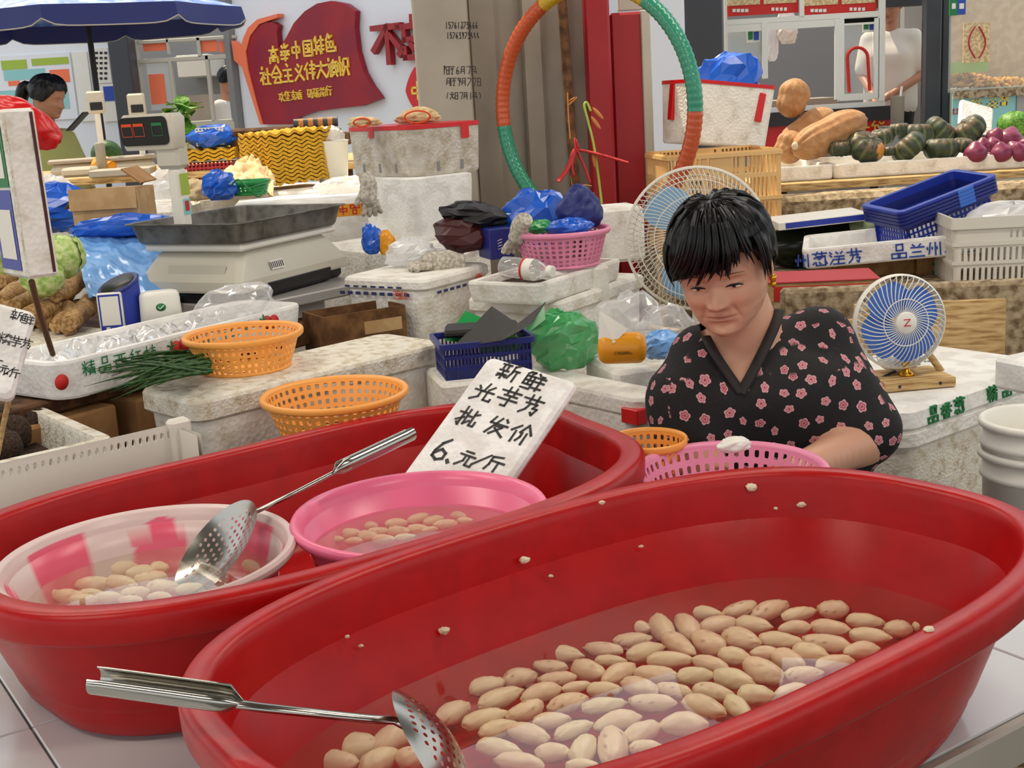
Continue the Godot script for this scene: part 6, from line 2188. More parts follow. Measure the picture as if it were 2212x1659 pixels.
# ================= people
# surface nets over a smooth union of tapered capsules [a, b, ra, rb]; keep(point) may drop a facet
func net(st: SurfaceTool, bones: Array, cell: float, k: float, keep = null, grp := 1) -> void:
	var lo := Vector3.INF
	var hi := -Vector3.INF
	for b: Array in bones:
		for e in 2:
			var r: float = b[2 + e] + k + cell * 2.0
			lo = lo.min(b[e] - Vector3.ONE * r)
			hi = hi.max(b[e] + Vector3.ONE * r)
	var n := Vector3i(((hi - lo) / cell).ceil()) + Vector3i.ONE
	var fld := PackedFloat32Array()
	fld.resize(n.x * n.y * n.z)
	fld.fill(1.0)
	var sx := n.y * n.z
	for b: Array in bones:
		var a: Vector3 = b[0]
		var d: Vector3 = b[1] - b[0]
		var l2 := maxf(d.length_squared(), 1e-9)
		var ra: float = b[2]
		var dr: float = b[3] - b[2]
		var m: float = maxf(b[2], b[3]) + k + cell * 2.0
		var i0 := Vector3i(((a.min(b[1]) - Vector3.ONE * m - lo) / cell).floor()).clamp(Vector3i.ZERO, n - Vector3i.ONE)
		var i1 := Vector3i(((a.max(b[1]) + Vector3.ONE * m - lo) / cell).ceil()).clamp(Vector3i.ZERO, n - Vector3i.ONE)
		for x in range(i0.x, i1.x + 1):
			for y in range(i0.y, i1.y + 1):
				var at := x * sx + y * n.z
				for z in range(i0.z, i1.z + 1):
					var p := lo + Vector3(x, y, z) * cell - a
					var t := clampf(p.dot(d) / l2, 0.0, 1.0)
					var s := (p - d * t).length() - ra - dr * t
					var o := fld[at + z]
					var h := clampf(0.5 + 0.5 * (o - s) / k, 0.0, 1.0)
					fld[at + z] = lerpf(o, s, h) - k * h * (1.0 - h)
	var vid := {}
	for x in n.x - 1:
		for y in n.y - 1:
			for z in n.z - 1:
				var at := x * sx + y * n.z + z
				var f0 := fld[at]
				if f0 > cell * 2.0 or f0 < -cell * 2.0: continue
				var v := [f0, fld[at + sx], fld[at + n.z], fld[at + sx + n.z], fld[at + 1], fld[at + sx + 1], fld[at + n.z + 1], fld[at + sx + n.z + 1]]
				var c := Vector3()
				var cnt := 0
				for e: Array in [[0, 1, 0], [2, 3, 0], [4, 5, 0], [6, 7, 0], [0, 2, 1], [1, 3, 1], [4, 6, 1], [5, 7, 1], [0, 4, 2], [1, 5, 2], [2, 6, 2], [3, 7, 2]]:
					var va: float = v[e[0]]
					var vb: float = v[e[1]]
					if (va < 0.0) == (vb < 0.0): continue
					var q := Vector3(e[0] & 1, (e[0] >> 1) & 1, (e[0] >> 2) & 1)
					q[e[2]] += va / (va - vb)
					c += q
					cnt += 1
				if cnt: vid[at] = lo + (Vector3(x, y, z) + c / cnt) * cell
	sg(st, grp)
	for at: int in vid:
		var f0 := fld[at]
		for ax in 3:
			var s: int = [sx, n.z, 1][ax]
			var s1: int = [n.z, 1, sx][ax]
			var s2: int = [1, sx, n.z][ax]
			var f1 := fld[at + s]
			if (f0 < 0.0) == (f1 < 0.0): continue
			if not (vid.has(at - s1) and vid.has(at - s2) and vid.has(at - s1 - s2)): continue
			var p0: Vector3 = vid[at]
			var p1: Vector3 = vid[at - s1]
			var p2: Vector3 = vid[at - s1 - s2]
			var p3: Vector3 = vid[at - s2]
			if keep != null and not keep.call((p0 + p1 + p2 + p3) * 0.25): continue
			if f0 < 0.0: quad(st, p0, p1, p2, p3)
			else: quad(st, p3, p2, p1, p0)
const HEAD_T := [0.0, 0.03, 0.08, 0.15, 0.25, 0.35, 0.45, 0.55, 0.65, 0.75, 0.85, 0.93, 0.98, 1.0]
const HEAD_W := [0.016, 0.030, 0.046, 0.059, 0.069, 0.0745, 0.0765, 0.0775, 0.077, 0.073, 0.062, 0.044, 0.024, 0.003]
const HEAD_F := [0.060, 0.074, 0.080, 0.079, 0.082, 0.083, 0.080, 0.084, 0.084, 0.078, 0.063, 0.043, 0.022, 0.003]
const HEAD_B := [-0.020, 0.0, 0.020, 0.040, 0.060, 0.078, 0.091, 0.100, 0.103, 0.099, 0.084, 0.060, 0.032, 0.003]
func table(t: float, v: Array) -> float:
	for i in HEAD_T.size() - 1:
		if t <= HEAD_T[i + 1]: return lerpf(v[i], v[i + 1], smoothstep(0, 1, (t - HEAD_T[i]) / (HEAD_T[i + 1] - HEAD_T[i])) * 0.4 + 0.6 * (t - HEAD_T[i]) / (HEAD_T[i + 1] - HEAD_T[i]))
	return v[-1]
func head_at(t: float, ph: float, off: float) -> Vector3:
	var w := table(clampf(t, 0, 1), HEAD_W) + off
	var f := table(clampf(t, 0, 1), HEAD_F) + off
	var b := table(clampf(t, 0, 1), HEAD_B) + off
	var c := cos(ph)
	var s := sin(ph)
	var x := w * signf(s) * pow(absf(s), 0.9)
	var z := (f if c > 0 else b) * signf(c) * pow(absf(c), 0.85 if c > 0 else 0.95)
	return Vector3(x, (t - 0.5) * 0.225 + off * smoothstep(0.72, 1.0, t), z)
func bell(x: float, y: float, cx: float, cy: float, sx: float, sy: float) -> float:
	return exp(-pow((x - cx) / sx, 2.0) - pow((y - cy) / sy, 2.0))
func face_dz(ax: float, y: float) -> float:
	var t := y / 0.225
	var dz := 0.0
	# nose
	if t > 0.27 and t < 0.54:
		var q := (t - 0.27) / 0.27
		var nh := 0.022 * (smoothstep(0.0, 0.24, q)) * (1.0 - smoothstep(0.24, 1.0, q)) + 0.004 * (1.0 - q)
		dz += nh * exp(-pow(ax / lerpf(0.0125, 0.009, q), 2.0))
	dz += 0.010 * bell(ax, y, 0.0135, 0.0755, 0.0065, 0.007)
	# eyes
	dz -= 0.011 * bell(ax, y, 0.031, 0.112, 0.016, 0.010)
	dz += 0.0085 * bell(ax, y, 0.032, 0.1095, 0.0125, 0.0062)
	dz += 0.005 * bell(ax, y, 0.030, 0.1275, 0.022, 0.007)
	dz -= 0.003 * bell(ax, y, 0.032, 0.0975, 0.014, 0.0022)
	dz += 0.002 * bell(ax, y, 0.031, 0.102, 0.013, 0.003)
	# cheeks, folds, lips, chin
	dz += 0.007 * bell(ax, y, 0.044, 0.079, 0.022, 0.018)
	dz -= 0.0045 * bell(ax - (0.024 + (0.070 - y) * 0.35), y, 0.0, 0.057, 0.004, 0.016)
	dz += 0.006 * bell(ax, y, 0.0, 0.0525, 0.019, 0.0045)
	dz += 0.006 * bell(ax, y, 0.0, 0.0435, 0.016, 0.0045)
	dz -= 0.005 * bell(ax, y, 0.0, 0.048, 0.022, 0.0018)
	dz -= 0.005 * bell(ax, y, 0.0, 0.033, 0.016, 0.005)
	dz += 0.005 * bell(ax, y, 0.0, 0.018, 0.018, 0.010)
	dz += 0.005 * bell(ax, y, 0.042, 0.040, 0.016, 0.018)
	return dz
# a point of the face at x and height y above the chin
func face_pt(x: float, y: float, off: float) -> Vector3:
	var t := y / 0.225
	var s := pow(clampf(absf(x) / table(t, HEAD_W), 0, 1), 1.0 / 0.9)
	var c := sqrt(maxf(0.0, 1.0 - s * s))
	return Vector3(x, y - 0.1125, table(t, HEAD_F) * pow(c, 0.85) + face_dz(absf(x), y) * smoothstep(0.0, 0.5, c) + off)
func head_mesh(st: SurfaceTool, tr: Transform3D, nt: int, np: int, tone: Color) -> void:
	var pos := []
	var col := []
	for i in nt + 1:
		var t := float(i) / nt
		for j in np:
			var u := float(j) / np * 2.0 - 1.0
			var ph := PI * signf(u) * pow(absf(u), 1.35)
			var p := head_at(t, ph, 0.0)
			var c := tone
			if cos(ph) > 0.0:
				var x := p.x
				var ax := absf(x)
				var y := t * 0.225
				var fr_ := smoothstep(0.0, 0.5, cos(ph))
				var dz := face_dz(ax, y)
				p.z += dz * fr_
				c = c.lerp(tone * Color(0.72, 0.50, 0.50), clampf(bell(ax, y, 0.0, 0.0525, 0.020, 0.004) + bell(ax, y, 0.0, 0.0435, 0.017, 0.004), 0, 1) * 0.8)
				c = c.lerp(tone * Color(0.45, 0.26, 0.24), bell(ax, y, 0.0, 0.048, 0.021, 0.0012) * 0.7)
				c = c.lerp(tone * Color(1.02, 0.82, 0.80), 0.5 * bell(ax, y, 0.042, 0.078, 0.02, 0.016) + 0.4 * bell(ax, y, 0.0, 0.078, 0.012, 0.01))
				c = c.lerp(Color(0.02, 0.012, 0.01), 0.92 * bell(ax, y, 0.032, 0.1065, 0.0125, 0.0017))
				c = c.lerp(tone * Color(0.55, 0.45, 0.42), 0.45 * bell(ax, y, 0.032, 0.1315, 0.016, 0.0025))
				c = c.lerp(Color(0.10, 0.04, 0.03), 0.8 * bell(ax, y, 0.0085, 0.0695, 0.0035, 0.0016))
			pos.append(tr * p)
			col.append(c)
	sg(st, 1)
	for i in nt:
		for j in np:
			var a := i * np + j
			var b := i * np + (j + 1) % np
			for q: int in [a, b + np, b, a, a + np, b + np]:
				st.set_color(col[q])
				st.add_vertex(pos[q])
	# ears
	for s: float in [-1.0, 1.0]:
		st.set_color(tone)
		var et := tr * Transform3D(Basis(Vector3.UP, s * 0.35) * Basis(Vector3.RIGHT, -0.12), Vector3(s * 0.077, -0.004, -0.012))
		ball(st, et, Vector3(0.008, 0.031, 0.017), 14, 12, func(p: Vector3) -> float: return 1.0 + 0.25 * maxf(0.0, p.y) - 0.2 * bell(p.y, p.z, 0.1, 0.2, 0.4, 0.4))
func hair_cap(st: SurfaceTool, tr: Transform3D, line: Callable, thick: float, seed_: int, n := 150, rows := 34) -> void:
	var nz := noise(seed_, 1.0)
	var rings := []
	for i in rows + 3:
		var ring := PackedVector3Array()
		for j in n:
			var ph := TAU * j / n - PI
			var edge: float = line.call(ph)
			var s := minf(1.0, float(i) / rows)
			var t := lerpf(1.0, edge, s)
			var st_ := nz.get_noise_2d(ph * 9.0, t * 1.4)
			var fine := nz.get_noise_2d(ph * 42.0, t * 2.0 + 7.0)
			var off := thick * (0.75 + 0.25 * sin(PI * minf(s * 1.05, 1.0))) + 0.0055 * st_ + 0.0028 * fine
			if i == rows + 1: off = thick * 0.3
			if i == rows + 2: off = -0.004
			var p := head_at(t, ph, off)
			ring.append(tr * p)
		rings.append(ring)
	rings.reverse()
	loft(st, rings, false, true, false)
func lock(st: SurfaceTool, tr: Transform3D, ph0: float, t0: float, ph1: float, t1: float, off: float, r: float) -> void:
	var pts := []
	var rad := []
	for q in 8:
		var u := q / 7.0
		pts.append(tr * head_at(lerpf(t0, t1, u), lerpf(ph0, ph1, u * u), off * (1.0 - 0.55 * u * u) + 0.003 * u))
		rad.append(r * (1.0 - pow(u, 2.2)) + 0.0005)
	tube(st, pts, rad, 6, false, 0.55)
func flower_texture() -> ImageTexture:
	var n := 768
	var im := Image.create(n, n, false, Image.FORMAT_RGBA8)
	im.fill(Color(0.035, 0.028, 0.03))
	var rng := RandomNumberGenerator.new()
	rng.seed = 21
	# small squiggles
	for k in 170:
		var p := Vector2(rng.randf() * n, rng.randf() * n)
		var a := rng.randf() * TAU
		var bend := rng.randf_range(-0.35, 0.35)
		for q in 16:
			p += Vector2.from_angle(a) * 1.6
			a += bend
			im.set_pixelv(Vector2i(p.posmod(n)), Color(0.24, 0.17, 0.17))
	for k in 140:
		var p := Vector2i(rng.randi() % n, rng.randi() % n)
		im.fill_rect(Rect2i(p, Vector2i(2, 2)), Color(0.5, 0.42, 0.42))
	var done_ := []
	for k in 900:
		if done_.size() > 62: break
		var c := Vector2(rng.randf() * n, rng.randf() * n)
		var ok := true
		for q: Vector2 in done_:
			var d := (c - q).abs()
			d = d.min(Vector2(n, n) - d)
			if d.length() < 74: ok = false
		if not ok: continue
		done_.append(c)
		var r := rng.randf_range(22, 31)
		var a0 := rng.randf() * TAU
		var sq := rng.randf_range(0.62, 1.0)
		var deep := rng.randf() < 0.4
		for y in range(-34, 35):
			for x in range(-34, 35):
				var v := Vector2(x, y).rotated(a0)
				v.y /= sq
				var an := v.angle()
				var pr := r * (0.74 + 0.26 * absf(cos(an * 2.5)))
				var l := v.length()
				if l > pr: continue
				var col := Color(0.80, 0.60, 0.62)
				if l < pr * 0.72: col = Color(0.64, 0.30, 0.36) if deep else Color(0.74, 0.44, 0.48)
				var star := pr * 0.45 * (0.45 + 0.55 * absf(cos(an * 2.5)))
				if l < star: col = Color(0.86, 0.66, 0.66)
				if l < star * 0.62: col = Color(0.56, 0.12, 0.20)
				im.set_pixelv(Vector2i((c + Vector2(x, y)).posmod(n)), col)
	return ImageTexture.create_from_image(im)
func pix(p: Vector3) -> Vector2:
	var q := C.affine_inverse() * p
	return Vector2(q.x / -q.z * F + 1106.0, -q.y / -q.z * F + 829.5)

func seller() -> void:
	var m := plain("blouse", Color.WHITE, 0.8)
	m.albedo_texture = flower_texture()
	m.uv1_triplanar = true
	m.uv1_triplanar_sharpness = 60.0
	m.uv1_scale = Vector3.ONE * 3.3
	M.blouse = m
	var seat := W(1655, 1120, 2.52)
	var base := Vector3(seat.x, 0, seat.z)
	var L := func(px: float, py: float, d: float) -> Vector3: return W(px, py, d) - base
	var o := thing("person", "seated person in black blouse with pink flowers, looking down", "person", Transform3D(Basis(), base))
	var pel: Vector3 = seat - base
	var neck: Vector3 = L.call(1618, 705, 2.45)
	var sr: Vector3 = L.call(1522, 772, 2.47)
	var sl: Vector3 = L.call(1770, 735, 2.50)
	var er: Vector3 = L.call(1500, 975, 2.42)
	var el: Vector3 = L.call(1876, 948, 2.44)
	var hr: Vector3 = L.call(1590, 1075, 2.26)
	var hl: Vector3 = L.call(1725, 1015, 2.28)
	var chest: Vector3 = L.call(1625, 860, 2.47)
	var bones := []
	for s: float in [-1.0, -0.35, 0.35, 1.0]:
		bones.append([pel + Vector3(s * 0.12, -0.02, 0), chest + Vector3(s * 0.105, 0.0, 0.0), 0.105, 0.098])
		bones.append([chest + Vector3(s * 0.105, 0, 0), neck + Vector3(s * 0.075, -0.095, -0.01), 0.098, 0.062])
	bones.append([sr, sl, 0.05, 0.05])
	bones.append([neck + Vector3(0.02, -0.07, -0.03), sr, 0.06, 0.05])
	bones.append([neck + Vector3(0.02, -0.07, -0.03), sl, 0.06, 0.05])
	var sleeves := [[sr, er.lerp(sr, 0.12), 0.06, 0.068], [sl, el.lerp(sl, 0.10), 0.062, 0.074]]
	# skin: neck, chest in the opening, forearms, hands
	var st := ms()
	var tone := Color(0.58, 0.31, 0.205)
	var ht := Transform3D(Basis(Vector3.UP, -0.40) * Basis(Vector3.BACK, 0.10) * Basis(Vector3.RIGHT, 0.27), L.call(1562, 574, 2.37))
	ht = ht * Transform3D(Basis.from_scale(Vector3(1.08, 1.06, 1.05)), Vector3())
	head_mesh(st, ht, 120, 150, tone)
	st.set_color(tone)
	var skin := []
	for b: Array in bones: skin.append([b[0], b[1], b[2] - 0.010, b[3] - 0.010])
	skin.append([neck + Vector3(0.02, -0.05, -0.02), ht * Vector3(0, -0.03, -0.035), 0.056, 0.055])
	skin.append([neck + Vector3(0.0, -0.06, -0.01), ht * Vector3(0, -0.085, 0.0), 0.055, 0.045])
	skin.append([sl, el, 0.04, 0.042])
	skin.append([sr, er, 0.04, 0.042])
	skin.append([el, hl, 0.046, 0.030])
	skin.append([er, hr, 0.044, 0.028])
	net(st, skin, 0.012, 0.03)
	for e: Array in [[el, hl, 1.0], [er, hr, -1.0]]:
		var dir: Vector3 = (e[1] - e[0]).normalized()
		var sdv: Vector3 = dir.cross(Vector3.UP).normalized() * e[2]
		var hand: Vector3 = e[1]
		var hb := [[hand, hand + dir * 0.07, 0.026, 0.024], [hand + sdv * 0.018, hand + dir * 0.07 + sdv * 0.022, 0.02, 0.016], [hand - sdv * 0.018, hand + dir * 0.07 - sdv * 0.022, 0.02, 0.016]]
		for q in 4:
			var r0: Vector3 = hand + dir * 0.07 + sdv * (q - 1.5) * 0.019
			var l: float = [0.060, 0.07, 0.065, 0.05][q]
			var k1 := r0 + dir * l * 0.45
			var k2 := k1 + (dir * 0.8 + Vector3(0, -0.6, 0)) * l * 0.32
			var k3 := k2 + (dir * 0.35 + Vector3(0, -0.9, 0)) * l * 0.28
			hb.append([r0, k1, 0.0095, 0.009])
			hb.append([k1, k2, 0.009, 0.0085])
			hb.append([k2, k3, 0.0085, 0.007])
		var th0: Vector3 = hand + dir * 0.02 + sdv * 0.025
		var th1: Vector3 = th0 + dir * 0.03 + sdv * 0.025 + Vector3(0, -0.01, 0)
		hb.append([th0, th1, 0.012, 0.0105])
		hb.append([th1, th1 + dir * 0.03 + Vector3(0, -0.012, 0), 0.0105, 0.008])
		net(st, hb, 0.005, 0.008, null, 3)
	part(o, "body", st, M.skin_v)
	# blouse with a V opening
	st = ms()
	var poly := PackedVector2Array([Vector2(1522, 735), Vector2(1600, 845), Vector2(1655, 735), Vector2(1672, 672), Vector2(1660, 540), Vector2(1480, 600)])
	var keep := func(p: Vector3) -> bool:
		var w := p + base
		if p.z > neck.z - 0.02 and Geometry2D.is_point_in_polygon(pix(w), poly): return false
		return Vector2(p.x - neck.x - 0.02, p.z - neck.z + 0.02).length() > 0.042 or p.y < neck.y - 0.06
	var bl := bones.duplicate()
	bl.append_array(sleeves)
	net(st, bl, 0.011, 0.035, keep)
	part(o, "blouse", st, M.blouse, "black blouse with pink and red flowers")
	# neckline band
	st = ms()
	var cam_l := func(px: float, py: float, dd: float) -> Vector3: return L.call(px, py, dd)
	for line: Array in [[[1525, 728, 2.41], [1545, 765, 2.385], [1575, 810, 2.372], [1601, 848, 2.365]], [[1682, 672, 2.43], [1675, 700, 2.405], [1655, 745, 2.385], [1625, 805, 2.37], [1600, 850, 2.365]]]:
		var pts := []
		for q: Array in line: pts.append(cam_l.call(q[0], q[1], q[2]))
		tube(st, smooth_path(pts, 4), 0.011, 8, false, 0.45)
	part(o, "neckline_band", st, M.collar)
	# trousers and shoes
	st = ms()
	var tb := []
	for s: float in [-1.0, 1.0]:
		var hip := pel + Vector3(s * 0.09, -0.06, 0.0)
		var knee := pel + Vector3(s * 0.13, -0.10, 0.30)
		var foot := Vector3(knee.x, 0.08, knee.z - 0.02)
		tb.append([hip, knee, 0.095, 0.07])
		tb.append([knee, foot, 0.066, 0.05])
	net(st, tb, 0.018, 0.03)
	part(o, "trousers", st, M.trousers)
	for s: float in [-1.0, 1.0]:
		st = ms()
		ball(st, fr(Vector3(pel.x + s * 0.13, 0.036, pel.z + 0.32)), Vector3(0.045, 0.036, 0.12), 16, 10)
		part(o, "shoe", st, M.black_plastic)
	# hair
	st = ms()
	var nl := noise(600, 1.0)
	var line := func(ph: float) -> float:
		var a := absf(ph)
		var y := 0.64
		if a < 1.0: y = 0.625 - 0.05 * smoothstep(0.1, 0.9, -ph) + 0.10 * smoothstep(0.15, 0.6, ph)
		elif a < 1.35: y = lerpf(0.70 if ph > 0 else 0.57, 0.46, (a - 1.0) / 0.35)
		elif a < 1.75: y = 0.56 if ph > 0 else 0.46
		else: y = lerpf(0.5, 0.30, smoothstep(1.75, 2.2, a))
		return y + 0.035 * nl.get_noise_1d(ph * 30.0) + 0.02 * nl.get_noise_1d(ph * 90.0)
	hair_cap(st, ht, line, 0.019, 601)
	part(o, "hair", st, M.hair, "short straight black hair with a fringe")
	st = ms()
	var rng := RandomNumberGenerator.new()
	rng.seed = 44
	for q in 64:
		var ph := rng.randf_range(-1.25, 0.95)
		var t1 := 0.60 + rng.randf_range(-0.05, 0.04) - (0.045 if ph < -0.2 else 0.0) + 0.085 * smoothstep(0.15, 0.6, ph)
		lock(st, ht, ph * 0.55 + 0.22, 0.90, ph, t1, 0.024, rng.randf_range(0.0035, 0.007))
	for q in 14:
		var ph := rng.randf_range(1.05, 1.35) * (1.0 if q % 2 == 0 else -1.0)
		lock(st, ht, ph * 0.9, 0.8, ph, rng.randf_range(0.40, 0.5), 0.02, 0.005)
	for q in 26:
		var ph := rng.randf_range(-PI, PI)
		lock(st, ht, ph, 0.97, ph + rng.randf_range(-0.3, 0.3), 0.62 + rng.randf_range(-0.1, 0.1), 0.0185, 0.006)
	part(o, "fringe", st, M.hair)
	# eyes and brows
	for sgn: float in [-1.0, 1.0]:
		st = ms()
		var ea := []
		var er2 := []
		for q in 9:
			var u := q / 8.0
			var x := lerpf(0.0175, 0.0465, u)
			ea.append(ht * face_pt(x * sgn, 0.1045 + 0.0028 * sin(PI * u) - 0.0016 * u, 0.0008))
			er2.append(0.0007 + 0.0015 * sin(PI * u))
		tube(st, ea, er2, 6)
		part(o, "eyelash_line", st, M.hair)
		st = ms()
		ball(st, ht * Transform3D(Basis(), face_pt(0.031 * sgn, 0.1028, -0.0018)), Vector3(0.0052, 0.0022, 0.0030), 12, 8)
		part(o, "iris", st, M.black_plastic)
		st = ms()
		ball(st, ht * Transform3D(Basis(), face_pt(0.031 * sgn, 0.1030, -0.0026)), Vector3(0.0115, 0.0024, 0.0030), 12, 8)
		part(o, "eye_white", st, M.bone)
		st = ms()
		ea = []
		er2 = []
		for q in 9:
			var u := q / 8.0
			ea.append(ht * face_pt(lerpf(0.014, 0.052, u) * sgn, 0.1255 + 0.0045 * sin(PI * (0.2 + 0.7 * u)), 0.0002))
			er2.append(0.0006 + 0.0011 * sin(PI * u))
		tube(st, ea, er2, 6, false, 0.5)
		part(o, "eyebrow", st, M.wood_dark)
	# earring
	st = ms()
	var ep := ht * Vector3(0.081, -0.036, -0.008)
	ball(st, Transform3D(Basis(), ep), Vector3(0.007, 0.009, 0.007), 12, 8)
	ball(st, Transform3D(Basis(), ep + Vector3(0, -0.012, 0)), Vector3(0.006, 0.007, 0.006), 12, 8)
	part(o, "earring", st, M.gold_metal, "gold earring")
	# stool, pink basket and glove in front
	st = ms()
	box(st, fr(Vector3(base.x, pel.y - 0.19, base.z - 0.03)), Vector3(0.34, 0.03, 0.28), 0.006)
	for sx: float in [-0.14, 0.14]:
		for sz: float in [-0.11, 0.11]: box(st, fr(Vector3(base.x + sx, 0, base.z - 0.03 + sz)), Vector3(0.035, pel.y - 0.19, 0.035), 0.003)
	solo("wooden_stool", "plain wooden stool under the seated seller", "stool", st, M.wood_dark)
	var pb := W(1578, 1014, 2.13)
	basket("pink_basket", "wide pink slotted basket between the seller and the tub", Vector3(pb.x, pb.y - 0.10, pb.z), 0.165, 0.12, 0.105, M.pink_basket, 50, 4, "", 1.0, 0.0, Vector2(0.24, 0.30))
	basket("orange_basket", "orange basket half hidden behind the two red tubs", Vector3(W(1400, 950, 2.3).x, W(1400, 950, 2.3).y - 0.08, W(1400, 950, 2.3).z), 0.072, 0.055, 0.085, M.orange, 30, 4, "orange plastic baskets", 1.0, 0.3)
	bag("white_glove", "bit of a white glove in the pink basket", W(1585, 975, 2.16), Vector3(0.03, 0.014, 0.016), 610, M.white_plastic, 0.3, 0.3, true)
# a simpler standing figure: at = feet, face = turn; joints given in its own axes
func figure(label: String, at: Vector3, turn: float, shirt: Material, arms: Array, hair_line: Callable, opt := {}) -> Node3D:
	var o := thing("person", label, "person", fr(at, turn))
	var h: float = opt.get("h", 1.6)
	var st := ms()
	var tone := Color(0.42, 0.21, 0.13)
	var ht := Transform3D(Basis(Vector3.RIGHT, opt.get("nod", 0.3)), Vector3(0, h - 0.115, 0.03))
	if not opt.get("headless", false): head_mesh(st, ht, 50, 60, tone)
	st.set_color(tone)
	var sk := [[Vector3(0, h - 0.30, -0.01), ht * Vector3(0, -0.05, -0.03), 0.055, 0.05]]
	for a: Array in arms:
		sk.append([a[0], a[1], 0.042, 0.038])
		sk.append([a[1], a[2], 0.038, 0.026])
		sk.append([a[2], a[2] + (a[2] - a[1]).normalized() * 0.07, 0.03, 0.022])
		var dir: Vector3 = (a[2] - a[1]).normalized()
		var sdv := dir.cross(Vector3.UP).normalized()
		for q in 4: sk.append([a[2] + dir * 0.06 + sdv * (q - 1.5) * 0.016, a[2] + dir * 0.13 + sdv * (q - 1.5) * 0.018 + Vector3(0, -0.02, 0), 0.011, 0.009])
	net(st, sk, 0.014, 0.015)
	part(o, "body", st, M.skin_v)
	st = ms()
	var tb := []
	for s: float in [-1.0, 0.0, 1.0]:
		tb.append([Vector3(s * 0.09, h - 0.85, 0.0), Vector3(s * 0.095, h - 0.50, 0.01), 0.115, 0.11])
		tb.append([Vector3(s * 0.095, h - 0.50, 0.01), Vector3(s * 0.075, h - 0.36, -0.01), 0.11, 0.075])
	for a: Array in arms: tb.append([a[0], a[0].lerp(a[1], opt.get("sleeve", 0.7)), 0.068, 0.068])
	net(st, tb, 0.02, 0.04)
	part(o, "shirt", st, shirt)
	st = ms()
	for s: float in [-1.0, 1.0]: tube(st, [Vector3(s * 0.09, 0.0, 0), Vector3(s * 0.09, h * 0.28, 0.01), Vector3(s * 0.09, h - 0.80, 0)], [0.06, 0.07, 0.11], 12)
	part(o, "trousers", st, M.trousers)
	if not opt.get("headless", false):
		st = ms()
		hair_cap(st, ht, hair_line, 0.017, 620, 60, 14)
		part(o, "hair", st, M.hair)
	if opt.get("tail", false):
		st = ms()
		tube(st, smooth_path([ht * Vector3(0, 0.02, -0.115), ht * Vector3(0, 0.015, -0.15), ht * Vector3(0, -0.07, -0.16), ht * Vector3(0, -0.17, -0.13)], 4), [0.022, 0.028, 0.032, 0.034, 0.036, 0.038, 0.038, 0.036, 0.034, 0.03, 0.026, 0.018, 0.006], 12)
		part(o, "ponytail", st, M.hair)
	return o

